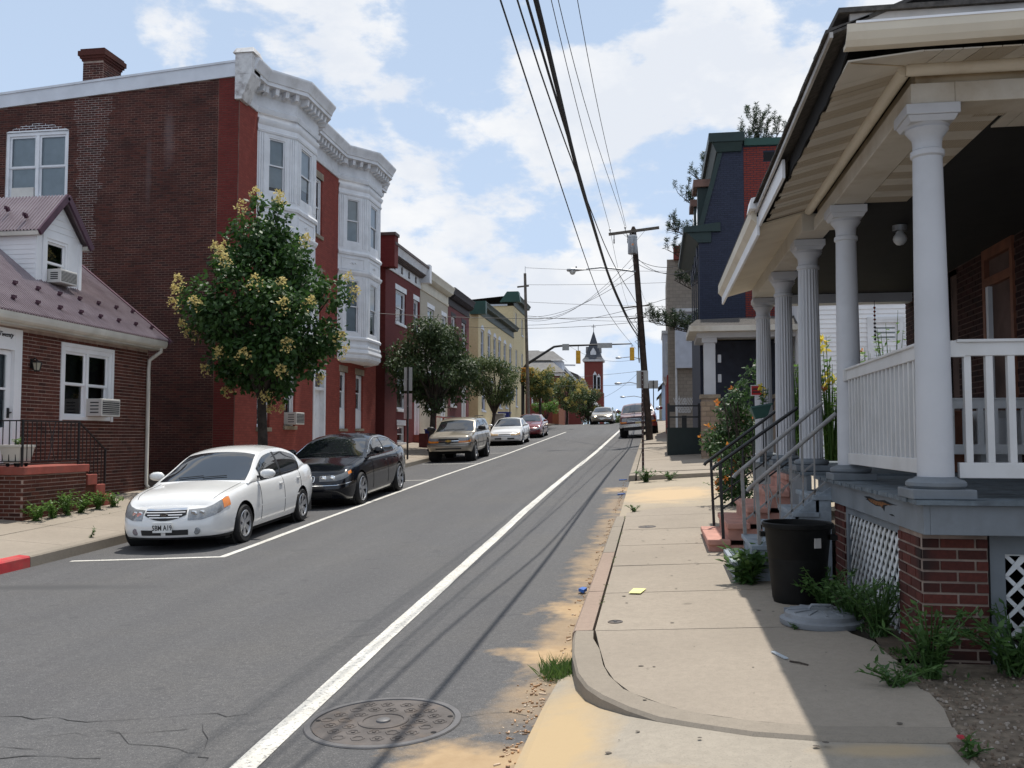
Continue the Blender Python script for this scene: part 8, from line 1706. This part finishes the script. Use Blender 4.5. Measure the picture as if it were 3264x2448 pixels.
# ---- roadside signs, backs to the camera
def signpost(x, y, zf, top, plates, lab, pm=M_iron, group='road signs seen from behind'):
    z = zf(x, y); s_ = thing('road_sign', lab, 'road sign', (x, y, z), group); MB().box(x-.03, x+.03, y-.02, y+.02, z-.1, top).build('post', pm, s_)
    for k in range(int((top-z)/.12)): MB().box(x-.006, x+.006, y-.0225, y-.0205, z+.1+k*.12, z+.125+k*.12).build('post_hole', M_steel, s_) if top-z < 4 and y < 30 else None
    for (w, z0_, z1_, m) in plates: MB().box(x-w/2, x+w/2, y+.022, y+.027, z0_, z1_).build('plate', m, s_, bevel=.002); MB().lathe((x, y-.022, (z0_+z1_)/2), [(0, -.006), (.012, -.006), (.012, 0)], 8, axis=1).build('bolt', M_steel, s_)
    return s_
M_rustpost = plain('rusty_post', (.045, .022, .018), .7, .25, 10)
signpost(-.31, 24.9, walk_r, 3.52, [(.31, 3.08, 3.55, M_sgnb)], 'brown sign post with one blank plate near the alley', M_rustpost); signpost(-8.92, 33.0, walk_l, 4.36, [(.31, 3.48, 4.34, M_sgnb), (.31, 2.45, 3.38, plain('sign_back_pink', (.36, .27, .27), .5))], 'sign post with two stacked plates beside the dark street tree')
signpost(-.05, 60.5, walk_r, 5.45, [(.6, 4.92, 5.45, M_sgnb)], 'sign post with a square plate behind the leaning utility pole'); signpost(-8.95, 57.5, walk_l, 4.9, [(.5, 4.1, 4.75, M_blueh)], 'sign post with a bluish plate by the olive tree')
# ---- bins and small things
def bin_(x, y, lab, mat, s_=1): 
    z = walk_l(x, y); b_ = thing('recycling_bin', lab, 'bin', (x, y, z), 'bins by the left trees'); MB().hexa([(x-.22*s_, y-.25*s_, z), (x+.22*s_, y-.25*s_, z), (x+.22*s_, y+.25*s_, z), (x-.22*s_, y+.25*s_, z), (x-.29*s_, y-.31*s_, z+.95*s_), (x+.29*s_, y-.31*s_, z+.95*s_), (x+.29*s_, y+.31*s_, z+.95*s_), (x-.29*s_, y+.31*s_, z+.95*s_)]).build('tub', mat, b_, bevel=.02); MB().box(x-.32*s_, x+.32*s_, y-.34*s_, y+.34*s_, z+.95*s_, z+1.02*s_).build('lid', mat, b_, bevel=.02); return b_
M_bb = plain('bin_blue', (.02, .035, .20), .45); bin_(-9.9, 40.6, 'blue bin beside the dark street tree trunk', M_bb, .8); bin_(-9.7, 60.0, 'blue bin in front of the yellow building', M_bb, 1.25); bin_(-9.6, 57.2, 'grey bin behind the olive street tree', M_sgnb, 1.2)
def flat(name, lab, cat, pts, zf, mat, th=.003, curl=.0):
    o = MB().extr([(x, y, zf(x, y)+.006+curl*random.random()) for (x, y) in pts], (0, 0, th)).build(name, mat); return tag(o, lab, cat)
flat('paper', 'pale yellow sheet of paper lying on the pavement', 'litter', [(-.21, 8.98), (-.09, 8.95), (-.14, 8.70), (-.25, 8.73)], walk_r, plain('paper_yellow', (.72, .70, .30), .8), .002, .01)
flat('blue_wrapper', 'crumpled blue wrapper in the sandy gutter', 'litter', [(-.79, 9.66), (-.75, 9.72), (-.70, 9.65), (-.73, 9.58), (-.78, 9.60)], road_z, plain('wrapper_blue', (.03, .12, .42), .4), .03, .02)
flat('blue_strip', 'blue strip by the alley kerb end', 'litter', [(-.90, 23.72), (-.70, 23.76), (-.70, 23.80), (-.90, 23.78)], road_z, MATS['wrapper_blue'], .02); flat('blue_strip', 'blue strip at the alley gutter', 'litter', [(-.78, 20.05), (-.64, 20.2), (-.66, 20.24), (-.80, 20.1)], road_z, MATS['wrapper_blue'], .02)
flat('grey_strip', 'short grey plastic strip lying at the shadow edge', 'litter', [(.76, 6.53), (.785, 6.535), (.85, 6.35), (.825, 6.345)], walk_r, plain('strip_grey', (.40, .44, .48), .5), .008)
tag(MB().tube([(.85, 6.29, walk_r(.85, 6.29)+.008), (.90, 6.24, walk_r(.9, 6.24)+.012), (.95, 6.20, walk_r(.95, 6.2)+.006)], .006, 5).build('twig', M_bark), 'brown twig lying in the porch shadow', 'twig')
flat('red_wrapper', 'small red wrapper at the gravel edge', 'litter', [(1.42, 4.82), (1.45, 4.83), (1.47, 4.74), (1.44, 4.73)], walk_r, plain('wrapper_red', (.42, .04, .06), .4), .012, .01)
def cover(x, y, r, lab): 
    z = walk_r(x, y); t_ = thing('valve_cover', lab, 'valve cover', (x, y, z), 'utility covers in the right pavement'); mb = MB(); mb.lathe((x, y, z), [(r, -.01), (r, .005), (r*.82, .006), (r*.8, .002), (0, .002)], 24)
    for k in range(len(mb.v)): vx, vy, vz = mb.v[k]; mb.v[k] = (vx, vy, vz+walk_r(vx, vy)-z)
    mb.build('lid', M_castiron, t_, smooth=30); MB().lathe((x, y, z+.003), [(r*.25, 0), (r*.2, .006), (0, .007)], 12).build('boss', M_castrim, t_)
cover(-.325, 7.58, .06, 'rusty round valve cover near the front slab joint'); cover(-.12, 13.76, .13, 'round meter cover in the middle of the pavement')
# cigarette ends and grit gathered in the gutter
mb = MB(); 
for k in range(520):
    y = random.choice((random.uniform(4.6, 6.6), random.uniform(6.5, 16), random.uniform(17, 24))); x = -.68-abs(random.gauss(0, .05))-(.12*random.random() if y < 6.6 else 0); x += (.0 if y > 6 else .0); s_ = random.uniform(.004, .012); z = road_z(x, y)+s_*.4; a = random.random()*3; l_ = random.choice((1, 1, 1, 3.2)); d = Vector((math.cos(a), math.sin(a), 0)); mb.bar(Vector((x, y, z))-d*s_*l_*.7, Vector((x, y, z))+d*s_*l_*.7, s_, s_)
m, t, b = newmat('grit'); rn = N(t, 'ShaderNodeNewGeometry').outputs['Random Per Island']; rr = N(t, 'ShaderNodeValToRGB'); rr.color_ramp.elements[0].color = (.16, .10, .06, 1); rr.color_ramp.elements[1].color = (.62, .52, .40, 1); rr.color_ramp.elements.new(.55).color = (.45, .24, .10, 1); t.links.new(rn, rr.inputs[0]); t.links.new(rr.outputs[0], b.inputs['Base Color'])
tag(mb.build('gutter_grit', m, fix=False), 'cigarette ends and grit along the right gutter', 'litter', kind='stuff')
# gum spots and dark flecks on the slabs
mb = MB()
for k in range(150):
    x, y = random.uniform(-.4, 1.4), random.uniform(4.4, 15); zf = walk_r if (y > 5.4 or x > .8) else apron_z; r = random.choice((.003, .004, .006, .014))*random.uniform(.7, 1.3); n = 7; a0 = random.random()
    if x > 1.35 and y < 7: continue
    mb.poly([(x+r*random.uniform(.8, 1.4)*math.cos(a0+6.28*j/n), y+r*math.sin(a0+6.28*j/n), zf(x, y)+.0035+(.004 if y < 5.6 else 0)) for j in range(n)])
tag(mb.build('gum_spots', plain('gum', (.10, .085, .07), .9), fix=False), 'dark gum spots and flecks on the right pavement', 'litter', kind='stuff')
